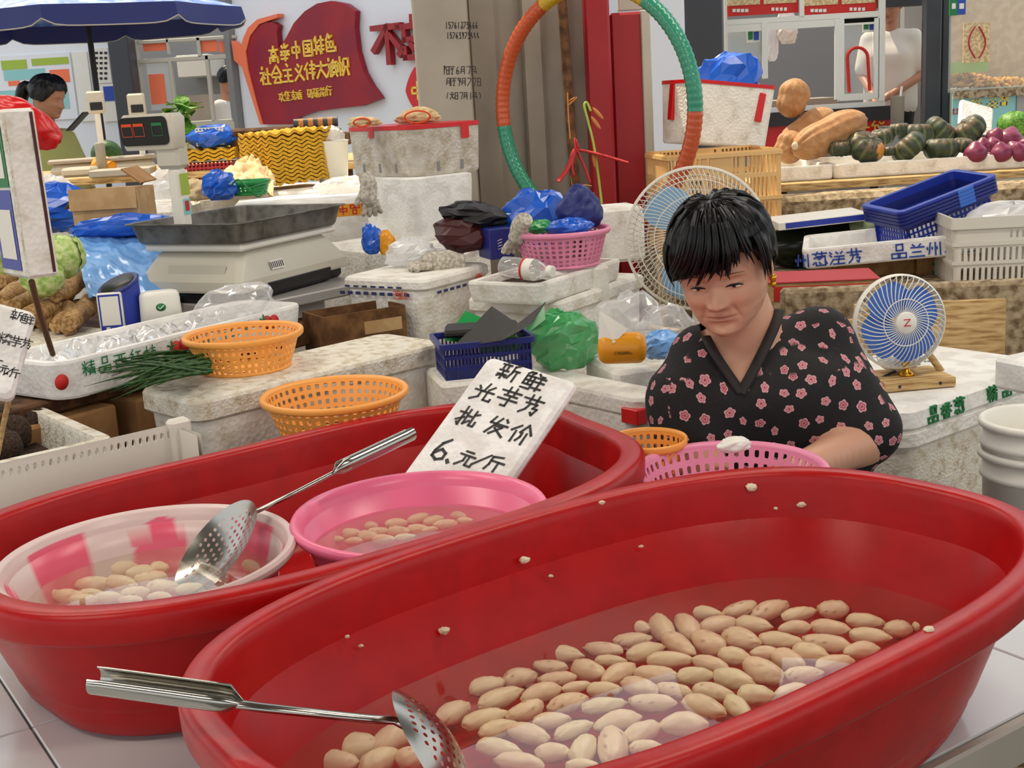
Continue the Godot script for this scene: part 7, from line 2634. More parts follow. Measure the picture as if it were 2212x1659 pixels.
# ================= far left: stall with egg trays, people, umbrella, shops
func on_wall(st: SurfaceTool, tw: Transform3D, x0: float, y0: float, x1: float, y1: float, th: float, bev := 0.0) -> void:
	# a block on an upright wall plane, given by its pixel rectangle
	var n := tw.basis.z
	var a := tw.affine_inverse() * on_plane(x0, y0, tw.origin, n)
	var b := tw.affine_inverse() * on_plane(x1, y1, tw.origin, n)
	var c := tw.affine_inverse() * on_plane(x0, y1, tw.origin, n)
	var d := tw.affine_inverse() * on_plane(x1, y0, tw.origin, n)
	var xl := (a.x + c.x) * 0.5
	var xr := (b.x + d.x) * 0.5
	var yb := (b.y + c.y) * 0.5
	var yt := (a.y + d.y) * 0.5
	box(st, fr(Vector3((xl + xr) * 0.5, yb, th * 0.5)), Vector3(absf(xr - xl), absf(yt - yb), th), bev)
func far_left() -> void:
	var st := ms()
	# sign wall
	var pl := W(512, 150, 10.3)
	var pr := W(960, 150, 8.9)
	var yaw := atan2(-(pr - pl).z, (pr - pl).x)
	var tw := fr(pl, yaw)
	var inv := tw.affine_inverse()
	var wl := (pr - pl).length()
	box(st, tw * fr(Vector3(wl * 0.5, -pl.y, -0.11)), Vector3(wl, 4.2, 0.2), 0.01)
	struct("wall_sign", st, M.white_wall)
	st = ms()
	box(st, tw * fr(Vector3(-0.03, -pl.y, -0.06)), Vector3(0.07, 4.2, 0.25), 0.01)
	struct("trim_3", st, M.mid_grey)
	# red flag sign
	var outline := [[612, 105], [608, 70], [611, 55], [600, 48], [585, 48], [566, 58], [548, 85], [538, 118], [545, 160], [560, 210], [578, 268], [640, 268], [655, 252], [690, 240], [740, 233], [790, 228], [832, 212], [812, 185], [795, 155], [782, 110], [776, 60], [778, 24], [755, 8], [725, 2], [695, 8], [668, 25], [645, 50], [628, 82]]
	var o := thing("flag_sign", "large red flag shaped sign with yellow characters on white wall", "sign", tw)
	var pts := PackedVector2Array()
	for q: Array in outline:
		var p: Vector3 = inv * on_plane(q[0], q[1], tw.origin, tw.basis.z)
		pts.append(Vector2(p.x, p.y))
	st = ms()
	extrude(st, pts, 0.0, 0.05)
	part(o, "flag_panel", st, M.flag_red)
	st = ms()
	pts = PackedVector2Array()
	for q: Array in [[612, 30], [612, 38], [572, 52], [552, 78], [543, 112], [548, 150], [566, 220], [580, 268], [574, 268], [558, 218], [535, 145], [518, 130], [512, 88], [530, 108], [538, 82], [548, 60], [568, 42]]:
		var p: Vector3 = inv * on_plane(q[0], q[1], tw.origin, tw.basis.z)
		pts.append(Vector2(p.x, p.y))
	extrude(st, pts, 0.0, 0.06)
	part(o, "flag_staff", st, M.coral, "orange flag staff")
	st = ms()
	for e: Array in [["高举中国特色", 602, 118, 725, 92, 35, 0.019], ["社会主义伟大旗帜", 585, 163, 753, 142, 37, 0.019], ["攻坚克难", 620, 208, 658, 203, 20, 0.009], ["砥砺前行", 682, 201, 722, 195, 20, 0.009]]:
		var tx: String = e[0]
		for k in tx.length():
			var u := float(k) / (tx.length() - 1)
			var p: Vector3 = inv * on_plane(lerpf(e[1], e[3], u), lerpf(e[2], e[4], u), tw.origin, tw.basis.z)
			p.z = 0.05
			glyph(st, tx[k], Transform3D(Basis(), p), e[5] * 9.6 / F, e[6], 0.012, 0.86)
	part(o, "lettering", st, M.gold, "yellow characters")
	for e: Array in [["不", 843, 92, 82], ["忘", 898, 80, 82]]:
		st = ms()
		var p: Vector3 = inv * on_plane(e[1], e[2], tw.origin, tw.basis.z)
		p.z = 0.0
		glyph(st, e[0], Transform3D(), e[3] * 9.2 / F, 0.055, 0.05, 0.95)
		solo("wall_character", "raised dark red wall character " + ("with a straight top stroke" if e[0] == "不" else "half hidden by steel column"), "lettering", st, M.crimson, tw * Transform3D(Basis(), p))
	st = ms()
	var dm: Vector3 = inv * on_plane(908, 195, tw.origin, tw.basis.z)
	o = thing("diamond_sign", "red rounded diamond sign with a yellow character", "sign", tw * Transform3D(Basis(), dm))
	pts = PackedVector2Array()
	for q in 28:
		var a := TAU * q / 28
		pts.append(Vector2(signf(cos(a)) * pow(absf(cos(a)), 1.5), signf(sin(a)) * pow(absf(sin(a)), 1.5)) * Vector2(0.12, 0.17))
	extrude(st, pts, 0.0, 0.03)
	part(o, "panel", st, M.tape_red)
	st = ms()
	glyph(st, "中", Transform3D(Basis(), Vector3(0, 0, 0.03)), 0.12, 0.02, 0.01)
	part(o, "lettering", st, M.gold)
	# far white wall with posters, grey pillar
	st = ms()
	slab_box(st, -260, -60, 262, 300, 10.6, 0.2, 0.0, 0.01, 1.6)
	struct("wall_back", st, M.white_wall)
	var wb := slab(-260, -60, 262, 300, 10.6)
	var wt := Transform3D(Basis(), wb.c)
	var k := 0
	for e: Array in [[-30, 118, 162, 262, M.teal_sign, "wide bright poster board on the far white wall"], [166, 112, 198, 262, M.white_plastic, "narrow notice sheet on the far white wall"], [205, 104, 238, 180, M.white_plastic, "narrow notice with dark printing on the far wall"], [222, 180, 265, 262, M.white_plastic, "notice with blue roundel on the far wall"]]:
		o = thing("poster", e[5], "poster", wt)
		st = ms()
		on_wall(st, wt, e[0], e[1], e[2], e[3], 0.02)
		part(o, "sheet", st, M.white_wall if k == 0 else e[4])
		st = ms()
		if k == 0:
			for q: Array in [[5, 130, 60, 150], [70, 125, 150, 140]]: on_wall(st, wt, q[0], q[1], q[2], q[3], 0.024)
			part(o, "green_print", st, M.lime)
			st = ms()
			for q: Array in [[110, 150, 152, 178], [20, 175, 45, 185]]: on_wall(st, wt, q[0], q[1], q[2], q[3], 0.024)
			part(o, "orange_print", st, M.coral)
			st = ms()
			for q: Array in [[10, 150, 100, 172], [60, 185, 85, 230], [130, 185, 150, 235], [5, 195, 50, 240]]: on_wall(st, wt, q[0], q[1], q[2], q[3], 0.024)
			part(o, "blue_print", st, M.teal_sign)
		elif k == 2:
			for q in 18: on_wall(st, wt, 207 + (q % 3) * 10, 112 + (q / 3) * 11, 213 + (q % 3) * 10, 117 + (q / 3) * 11, 0.024)
			part(o, "dark_print", st, M.ink)
		elif k == 3:
			on_wall(st, wt, 226, 186, 260, 218, 0.024)
			part(o, "blue_print", st, M.print_blue)
		k += 1
	st = ms()
	slab_box(st, 258, -60, 302, 300, 10.2, 0.3, 0.0, 0.01, 1.6)
	struct("pillar_grey", st, M.dark_grey)
	# food shop window front
	var wk := slab(300, -60, 520, 300, 10.45)
	wt = Transform3D(Basis(), wk.c)
	st = ms()
	slab_box(st, 296, -60, 540, 300, 12.2, 0.1, 0.0, 0.0, 1.8)
	struct("wall_shop_back", st, M.mid_grey)
	o = thing("shop_front", "pale framed food shop window with serving hatch", "shop front", wt)
	for e: Array in [[300, 82, 515, 90], [300, 122, 515, 132], [300, 80, 308, 270], [372, 132, 380, 250], [452, 118, 460, 262], [428, 80, 436, 124], [362, 80, 368, 118], [300, 262, 520, 270]]:
		st = ms()
		on_wall(st, wt, e[0], e[1], e[2], e[3], 0.05, 0.004)
		part(o, "frame_bar", st, M.card_pale if false else M.grey_plastic)
	for e: Array in [[310, 90, 360, 110], [436, 88, 470, 112], [474, 88, 510, 112]]:
		st = ms()
		on_wall(st, wt, e[0], e[1], e[2], e[3], 0.02)
		part(o, "menu_photo", st, M.coral)
	st = ms()
	on_wall(st, wt, 308, 134, 374, 238, 0.012)
	part(o, "pane", st, M.glass)
	st = ms()
	on_wall(st, wt, 325, 160, 358, 225, 0.018)
	part(o, "paper_notice", st, M.coral)
	st = ms()
	on_wall(st, wt, 300, 268, 520, 330, 0.06)
	part(o, "counter_front", st, M.grey_plastic)
	# kitchen hood
	st = ms()
	slab_box(st, 385, 118, 455, 165, 11.4, 0.85)
	solo("extractor_hood", "cream kitchen extractor hood in the food shop", "hood", st, M.crate_white)
	st = ms()
	slab_box(st, 385, 205, 470, 300, 11.3, 0.4, 0.0, 0.0, 1.5)
	solo("kitchen_cabinet", "steel kitchen cabinet inside the food shop", "cabinet", st, M.steel)
	# cook
	var nl := noise(640, 1.0)
	var short := func(ph: float) -> float: return lerpf(0.70, 0.36, smoothstep(0.5, 1.9, absf(ph))) + 0.02 * nl.get_noise_1d(ph * 30.0)
	var cp := W(487, 150, 11.0)
	var hgt := 1.66
	figure("cook in a pale shirt working behind the food shop hatch", Vector3(cp.x, cp.y - hgt + 0.02, cp.z), 1.25, M.shirt_white, [[Vector3(-0.16, hgt - 0.34, 0), Vector3(-0.19, hgt - 0.62, 0.05), Vector3(-0.12, hgt - 0.70, 0.3)], [Vector3(0.16, hgt - 0.34, 0), Vector3(0.19, hgt - 0.62, 0.05), Vector3(0.12, hgt - 0.70, 0.3)]], short, {"h": hgt, "nod": 0.35, "sleeve": 0.75})
	var cf := Vector3(cp.x, 0, cp.z)
	st = ms()
	box(st, fr(Vector3(cf.x, -0.0, cf.z)), Vector3(1.6, maxf(0.02, cp.y - hgt + 0.02), 1.0), 0.0)
	struct("floor_shop", st, M.ground)
	# woman with a phone
	var wp := W(88, 168, 7.0)
	hgt = 1.6
	var wy := wp.y - hgt + 0.01
	var longer := func(ph: float) -> float: return lerpf(0.74, 0.40, smoothstep(0.6, 1.5, absf(ph))) + 0.015 * nl.get_noise_1d(ph * 30.0)
	figure("woman with black ponytail in yellow green top looking at phone", Vector3(wp.x, wy, wp.z), 1.35, M.shirt_green, [[Vector3(-0.16, hgt - 0.36, 0), Vector3(-0.2, hgt - 0.62, 0.06), Vector3(-0.05, hgt - 0.52, 0.27)], [Vector3(0.16, hgt - 0.36, 0), Vector3(0.2, hgt - 0.62, 0.06), Vector3(0.05, hgt - 0.5, 0.29)]], longer, {"h": hgt, "nod": 0.3, "sleeve": 0.95, "tail": true})
	if wy > 0.0:
		st = ms()
		box(st, fr(Vector3(wp.x, 0, wp.z)), Vector3(0.8, wy, 0.8), 0.0)
		struct("floor_step", st, M.ground)
	st = ms()
	box(st, Transform3D(Basis(Vector3.UP, 1.35) * Basis(Vector3.RIGHT, 0.9), W(150, 282, 6.9)), Vector3(0.07, 0.15, 0.009), 0.003)
	solo("mobile_phone", "dark mobile phone held by the ponytailed woman", "phone", st, M.phone)
	# umbrella
	var uc := W(192, 66, 7.6)
	var ur := 0.93
	o = thing("market_umbrella", "blue market umbrella with hanging valance over the far stall", "umbrella", Transform3D(Basis(Vector3.UP, 0.2), Vector3(uc.x, 0, uc.z)))
	var uy := uc.y
	for s in 8:
		var a0 := TAU * s / 8 + 0.15
		var a1 := TAU * (s + 1) / 8 + 0.15
		st = ms()
		sheet(st, func(u: float, v: float) -> Vector3:
			var a := lerpf(a0, a1, u)
			var rr := ur * v * (1.0 - 0.10 * sin(PI * u) * v)
			return Vector3(cos(a) * rr, uy + 0.09 + 0.36 * (1.0 - v) - 0.03 * sin(PI * v), sin(a) * rr), 8, 8, 0.003)
		part(o, "canopy_panel", st, M.umbrella_top)
		st = ms()
		sheet(st, func(u: float, v: float) -> Vector3:
			var a := lerpf(a0, a1, u)
			var rr := ur * (1.0 - 0.10 * sin(PI * u)) * (1.0 + 0.02 * v)
			var dep := 0.115 * (1.0 - 0.35 * pow(absf(u * 2.0 - 1.0), 8.0))
			return Vector3(cos(a) * rr, uy + 0.09 - v * dep, sin(a) * rr), 12, 3, 0.002)
		var val := part(o, "valance", st, M.umbrella_edge)
		st = ms()
		var pts2 := []
		for q in 13:
			var u := q / 12.0
			var a := lerpf(a0, a1, u)
			var rr := ur * (1.0 - 0.10 * sin(PI * u)) * 1.022
			pts2.append(Vector3(cos(a) * rr, uy + 0.09 - 0.115 * (1.0 - 0.35 * pow(absf(u * 2.0 - 1.0), 8.0)), sin(a) * rr))
		tube(st, pts2, 0.004, 5)
		part(val, "piping", st, M.grey_plastic)
	st = ms()
	tube(st, [Vector3(0, 0, 0), Vector3(0, uy + 0.42, 0)], 0.018, 10)
	part(o, "pole", st, M.pole_black)
	# far stall table with scales and goods
	var ty := W(300, 372, 5.6).y
	o = thing("stall_table", "long cluttered market table behind the electronic scale", "table", fr(Vector3(-1.62, 0, -5.95)))
	st = ms()
	box(st, fr(Vector3(0, ty - 0.03, 0)), Vector3(2.1, 0.03, 1.0), 0.004)
	part(o, "table_top", st, M.wood)
	for sx: float in [-0.95, 0.95]:
		for sz: float in [-0.42, 0.42]:
			st = ms()
			box(st, fr(Vector3(sx, 0, sz)), Vector3(0.06, ty - 0.031, 0.06), 0.003)
			part(o, "leg", st, M.wood_dark)
	# second scale with post
	for e: Array in [[160, 360, 210, 205, "far grey scale with display on white post and paper cover"], [285, 352, 298, 210, "far grey scale with small white display"]]:
		var bp := W(e[0], e[1], 5.75)
		bp.y = ty
		o = thing("electronic_scale", e[4], "scale", fr(bp, 0.3))
		st = ms()
		body(st, Transform3D(), [[0.2, 0.17, 0.02, 0.0], [0.21, 0.18, 0.02, 0.02], [0.17, 0.13, 0.02, 0.05]])
		part(o, "housing", st, M.ivory_plastic)
		st = ms()
		box(st, fr(Vector3(0, 0.052, 0)), Vector3(0.22, 0.018, 0.18), 0.004)
		part(o, "platform", st, M.steel)
		var ph: Vector3 = (o.transform as Transform3D).affine_inverse() * W(e[2], e[3] + 40, 5.75)
		st = ms()
		tube(st, [Vector3(ph.x, 0.0, ph.z), Vector3(ph.x, ph.y, ph.z)], 0.014, 10)
		part(o, "post", st, M.white_plastic)
		st = ms()
		box(st, fr(ph, -0.2), Vector3(0.075, 0.1, 0.05), 0.008)
		part(o, "display_case", st, M.ivory_plastic)
		st = ms()
		box(st, fr(ph + Vector3(0, 0.015, 0.027), -0.2), Vector3(0.055, 0.035, 0.008), 0.002)
		part(o, "display_face", st, M.black_plastic)
	st = ms()
	ball(st, fr(Vector3(0, 0.07, 0)), Vector3(0.075, 0.07, 0.075), 28, 18, func(p: Vector3) -> float: return 1.0 + 0.01 * sin(atan2(p.x, p.z) * 12.0))
	var wm := W(226, 300, 6.1)
	wm.y = ty
	solo("watermelon", "striped green watermelon on the far stall", "watermelon", st, M.leaf_dark, fr(wm))
	st = ms()
	lathe(st, Transform3D(), [Vector2(0.0, 0.0), Vector2(0.022, 0.0), Vector2(0.022, 0.13), Vector2(0.018, 0.14), Vector2(0.0, 0.14)], 20, false, false)
	var sc := W(222, 368, 5.6)
	sc.y = ty
	solo("steel_flask", "slim steel flask on the far stall table", "flask", st, M.steel, fr(sc))
	st = ms()
	box(st, Transform3D(), Vector3(0.14, 0.04, 0.12), 0.01)
	sc = W(175, 372, 5.55)
	sc.y = ty
	solo("plastic_box", "clear grey plastic box on the far stall table", "box", st, M.grey_plastic, fr(sc))
	bag("plastic_bag", "yellow plastic bag on the far stall table", Vector3(sc.x + 0.07, ty, sc.z - 0.12), Vector3(0.06, 0.04, 0.05), 650, M.yellow_pack, 0.4)
	bag("plastic_bag", "knotted white plastic bag before the far stall", Vector3(W(125, 402, 4.6).x, W(300, 440, 4.6).y, -4.62), Vector3(0.08, 0.07, 0.06), 651, M.milky_film, 0.5)
	bag("plastic_bag", "white plastic bag beside the scale post", Vector3(W(365, 395, 4.6).x, W(300, 440, 4.6).y, -4.66), Vector3(0.075, 0.07, 0.06), 652, M.milky_film, 0.5)
	st = ms()
	box(st, fr(Vector3(0, 0, 0)), Vector3(0.26, 0.03, 0.16), 0.004)
	sc = W(265, 362, 5.4)
	sc.y = ty
	solo("steel_tray", "flat steel tray on the far stall table", "tray", st, M.steel, fr(sc, 0.1))
	# leafy bunch
	var lb := W(390, 268, 5.6)
	lb.y = ty
	o = thing("leafy_greens", "bunch of bright green leaves beside the scale display", "vegetable", fr(lb))
	st = ms()
	for q in 5: tube(st, [Vector3(0, 0, 0), Vector3(sin(q * 1.3) * 0.03, 0.12, cos(q * 1.3) * 0.03)], 0.006, 6)
	part(o, "stems", st, M.cabbage)
	var rng := RandomNumberGenerator.new()
	rng.seed = 9
	var li := (o.transform as Transform3D).affine_inverse()
	for q in 22:
		var e := Vector2(rng.randf_range(352, 430), rng.randf_range(222, 310))
		if e.x < 380 and e.y > 262: e.x += 45
		var p0: Vector3 = li * W(e.x, e.y, 5.55 + rng.randf_range(-0.08, 0.08))
		var rot := Basis(Vector3.UP, rng.randf() * TAU) * Basis(Vector3.RIGHT, rng.randf_range(-1.0, 1.0))
		st = ms()
		sheet(st, func(u: float, v: float) -> Vector3:
			var w := 0.034 * sin(PI * pow(v, 0.8)) + 0.002
			return p0 + rot * Vector3((u - 0.5) * 2.0 * w, 0.012 * sin(v * 3.0) + 0.01 * absf(u - 0.5), v * 0.10 - 0.05), 4, 8, 0.001)
		part(o, "leaf", st, M.leaf_mid)
	# basket in a blue bag, egg tray, red crate
	var bb := W(470, 352, 5.75)
	bb.y = ty
	o = thing("red_crate", "red slotted crate under yellow egg trays on far stall", "crate", fr(W(455, 388, 5.5), 0.0))
	st = ms()
	for q in 4:
		var w := 0.24 if q % 2 == 0 else 0.2
		flat_panel(st, Transform3D(Basis(Vector3.UP, q * PI * 0.5), Vector3()) * fr(Vector3(0, 0, 0.1 if q % 2 == 0 else 0.12)), w, 0.075, 0.004, 14, 4, func(_i: int, _j: int) -> Vector2: return Vector2(0.3, 0.3), 0.8)
	part(o, "slotted_wall", st, M.red_plastic)
	st = ms()
	box(st, fr(Vector3(0, 0, 0)), Vector3(0.24, 0.005, 0.2), 0.0)
	part(o, "bottom", st, M.red_plastic)
	var rc: Transform3D = o.transform
	# egg trays: one tray, then copies
	st = ms()
	sg(st, 1)
	var nx := 40
	var nz2 := 34
	var eg := func(i: int, j: int) -> Vector3:
		var u := float(i) / nx
		var v := float(j) / nz2
		return Vector3((u - 0.5) * 0.29, 0.006 * cos(u * TAU * 5.0) + 0.006 * cos(v * TAU * 4.0), (v - 0.5) * 0.24)
	for i in nx:
		for j in nz2: quad(st, eg.call(i, j + 1), eg.call(i + 1, j + 1), eg.call(i + 1, j), eg.call(i, j))
	for i in nx:
		for j: int in [0, nz2]:
			var a: Vector3 = eg.call(i, j)
			var b: Vector3 = eg.call(i + 1, j)
			quad(st, a, b, b + Vector3(0, -0.012, 0), a + Vector3(0, -0.012, 0))
	for j in nz2:
		for i: int in [0, nx]:
			var a: Vector3 = eg.call(i, j)
			var b: Vector3 = eg.call(i, j + 1)
			quad(st, a, b, b + Vector3(0, -0.012, 0), a + Vector3(0, -0.012, 0))
	var em := done(st)
	var eb := W(625, 398, 5.1)
	var tray0: MeshInstance3D = null
	for q in 13:
		var mi := MeshInstance3D.new()
		mi.mesh = em
		mi.material_override = M.yellow_pulp
		mi.name = numbered("egg_tray")
		add_child(mi)
		var y := 0.02 + q * 0.0155 if q < 12 else 0.02 + q * 0.0155 + 0.003
		mi.transform = Transform3D(Basis(Vector3.UP, 0.72) * Basis(Vector3.BACK, 0.03), eb + Vector3(0.0015 * sin(q * 1.7), y, 0))
		mi.set_meta("label", ["lowest yellow egg tray of the tall stack", "yellow pulp egg tray in the tall stack", "topmost yellow egg tray of the tall stack"][0 if q == 0 else (2 if q == 12 else 1)])
		mi.set_meta("category", "egg tray")
		mi.set_meta("group", "yellow egg trays in the tall stack")
	for q in 3:
		var mi := MeshInstance3D.new()
		mi.mesh = em
		mi.material_override = M.yellow_pulp
		mi.name = numbered("egg_tray")
		add_child(mi)
		mi.transform = Transform3D(Basis(Vector3.UP, 0.05), rc.origin + Vector3(-0.01, 0.095 + q * 0.016, 0))
		mi.set_meta("label", "yellow egg tray on the red slotted crate")
		mi.set_meta("category", "egg tray")
		mi.set_meta("group", "yellow egg trays on the red crate")
	o = thing("white_basket", "white slotted basket wrapped in blue bag on egg trays", "basket", fr(rc.origin + Vector3(0.03, 0.15, 0.0)))
	st = ms()
	for q in 4:
		flat_panel(st, Transform3D(Basis(Vector3.UP, q * PI * 0.5), Vector3()) * fr(Vector3(0, 0, 0.06)), 0.12, 0.075, 0.004, 8, 5, func(_i: int, _j: int) -> Vector2: return Vector2(0.33, 0.25), 0.9)
	part(o, "slotted_wall", st, M.crate_white)
	bag("plastic_bag", "blue plastic bag around the white slotted basket", rc.origin + Vector3(0.03, 0.138, 0.0), Vector3(0.10, 0.055, 0.09), 655, M.blue_film, 0.4)
	# stall where the egg trays stand
	st = ms()
	box(st, fr(Vector3(eb.x + 0.0, 0, eb.z), 0.2), Vector3(0.75, eb.y - 0.012, 0.55), 0.01)
	solo("stall_platform", "foam covered stall block under the stack of egg trays", "platform", st, M.foam)
	st = ms()
	box(st, fr(Vector3(rc.origin.x, 0, rc.origin.z)), Vector3(0.3, rc.origin.y, 0.3), 0.01)
	solo("stall_platform", "dark stall block under the red slotted crate", "platform", st, M.wood_dark)
	# wooden boards and banded rods over the trays
	var wbp := W(600, 305, 5.45)
	o = thing("wooden_board", "dark wooden board with handle lying behind egg trays", "board", fr(W(580, 292, 5.5), -0.1))
	st = ms()
	box(st, fr(Vector3(-0.02, 0, 0)), Vector3(0.30, 0.035, 0.14), 0.01)
	part(o, "board_body", st, M.wood_dark)
	st = ms()
	tube(st, [Vector3(0.12, 0.02, 0), Vector3(0.2, 0.035, 0)], 0.01, 8)
	part(o, "handle", st, M.wood_dark)
	st = ms()
	box(st, fr(Vector3(0.1, -0.06, 0)), Vector3(0.52, 0.055, 0.12), 0.006)
	part(o, "lower_board", st, M.card_dark)
	for e: Array in [[682, 265, 0.0], [690, 290, 0.01]]:
		var rp := W(e[0], e[1], 5.48)
		o = thing("banded_rod", ["black rod with orange bands lying on top", "black rod with orange bands beneath another"][0 if e[1] < 280 else 1], "rod", fr(rp, 0.05 + e[2]), "black rods with orange bands")
		for q in 9:
			st = ms()
			var x := -0.095 + q * 0.0212
			lathe(st, Transform3D(Basis(Vector3.BACK, -PI * 0.5), Vector3(x, 0, 0)), [Vector2(0.0, 0.0), Vector2(0.021, 0.0), Vector2(0.021, 0.0212), Vector2(0.0, 0.0212)], 18, false, false, true)
			part(o, "band", st, M.dark_grey if q % 2 == 0 else M.rope_tan)
	# bucket with bags
	var bk := W(722, 398, 5.15)
	o = thing("white_bucket", "white bucket full of white plastic bags beside egg trays", "bucket", fr(bk))
	st = ms()
	lathe(st, Transform3D(), [Vector2(0.0, 0.0), Vector2(0.058, 0.0), Vector2(0.072, 0.17), Vector2(0.077, 0.175), Vector2(0.068, 0.178), Vector2(0.056, 0.01)], 28, false, false)
	part(o, "bucket_wall", st, M.white_plastic)
	st = ms()
	crumple(st, fr(Vector3(0, 0.185, 0)), Vector3(0.065, 0.05, 0.06), 660, 0.5, 1.4)
	part(o, "bag_film", st, M.milky_film)
	bag("plastic_bag", "white plastic bag spread before the white bucket", W(745, 428, 4.7), Vector3(0.10, 0.045, 0.06), 661, M.milky_film, 0.5)
	# cream sack
	st = ms()
	var ns := noise(66, 2.0)
	var s0 := W(415, 425, 4.6)
	var s1 := W(590, 420, 4.7)
	var s2 := W(555, 318, 5.15)
	var s3 := W(600, 330, 5.2)
	sheet(st, func(u: float, v: float) -> Vector3:
		var p := s0.lerp(s1, u).lerp(s2.lerp(s3, u), v)
		return p - s0 + Vector3(0, 0.05 * sin(PI * u) * (1.0 - v) + 0.03 * ns.get_noise_2d(u * 2.0, v * 2.0), 0.04 * sin(PI * u)), 26, 20, 0.01)
	solo("cloth_sack", "cream cloth sack draped against the egg trays", "sack", st, M.cloth_cream, Transform3D(Basis(), s0))
	bag("cloth_sack", "rumpled end of a cream sack beside blue bag", W(430, 432, 4.45), Vector3(0.06, 0.04, 0.05), 662, M.cloth_cream, 0.5, 0.0, true)
	bag("plastic_bag", "blue plastic bag handle beside the cream sack", W(480, 432, 4.3), Vector3(0.06, 0.055, 0.05), 663, M.blue_film, 0.5)
	basket("green_basket", "small green plastic basket with cord before egg trays", W(540, 420, 4.35), 0.075, 0.06, 0.05, M.green_film_solid, 26, 4)
	stick("plastic_string", "green plastic string looped over the green basket", "string", smooth_path([W(500, 400, 4.25), W(515, 388, 4.22), W(540, 410, 4.2), W(560, 425, 4.22), W(575, 398, 4.25), W(545, 405, 4.25)], 4), 0.003, M.print_green, 6)
	# foam boxes that fill the middle distance, with an orange printed strip
	o = thing("foam_box", "foam box with orange printed strip behind the scale tray", "foam box", fr(Vector3(W(740, 560, 4.5).x - 0.06, 0.701, W(740, 560, 4.5).z - 0.1), 0.15))
	var bt := W(740, 425, 4.5).y - 0.701
	st = ms()
	box(st, Transform3D(), Vector3(0.66, bt, 0.46), 0.02)
	part(o, "box_wall", st, M.foam_clean)
	st = ms()
	box(st, fr(Vector3(0.07, bt - 0.055, 0.23)), Vector3(0.26, 0.042, 0.004), 0.0)
	part(o, "orange_strip", st, M.yellow_pack)
	st = ms()
	words(st, "九品中", Transform3D(Basis(Vector3.BACK, PI), Vector3(0.10, bt - 0.034, 0.2325)), 0.03, 0.005, 0.04, 0.001)
	part(o, "lettering", st, M.print_red)
	st = ms()
	box(st, fr(Vector3(W(300, 440, 4.6).x - 0.12, 0.701, -4.62)), Vector3(0.62, W(300, 440, 4.6).y - 0.701, 0.4), 0.02)
	solo("foam_box", "long pale foam box behind the open cardboard box", "foam box", st, M.foam)
	st = ms()
	sg(st, 1)
	crumple(st, Transform3D(Basis(Vector3.BACK, -0.6), Vector3(0, 0.03, 0)), Vector3(0.075, 0.04, 0.04), 670, 0.12, 0.8, 34, 22, -2.0, true)
	solo("red_bag", "bright red plastic bag behind the payment board", "plastic bag", st, M.tape_red, fr(W(58, 300, 2.46)))

func extrude(st: SurfaceTool, pts: PackedVector2Array, z0: float, z1: float) -> void:
	var idx := Geometry2D.triangulate_polygon(pts)
	sg(st, -1)
	for k in range(0, idx.size(), 3):
		var a := pts[idx[k]]
		var b := pts[idx[k + 1]]
		var c := pts[idx[k + 2]]
		if (b - a).cross(c - a) < 0.0:
			var s := b
			b = c
			c = s
		tri(st, Vector3(a.x, a.y, z1), Vector3(b.x, b.y, z1), Vector3(c.x, c.y, z1))
	var n := pts.size()
	for k in n:
		var a := pts[k]
		var b := pts[(k + 1) % n]
		quad(st, Vector3(a.x, a.y, z0), Vector3(b.x, b.y, z0), Vector3(b.x, b.y, z1), Vector3(a.x, a.y, z1))

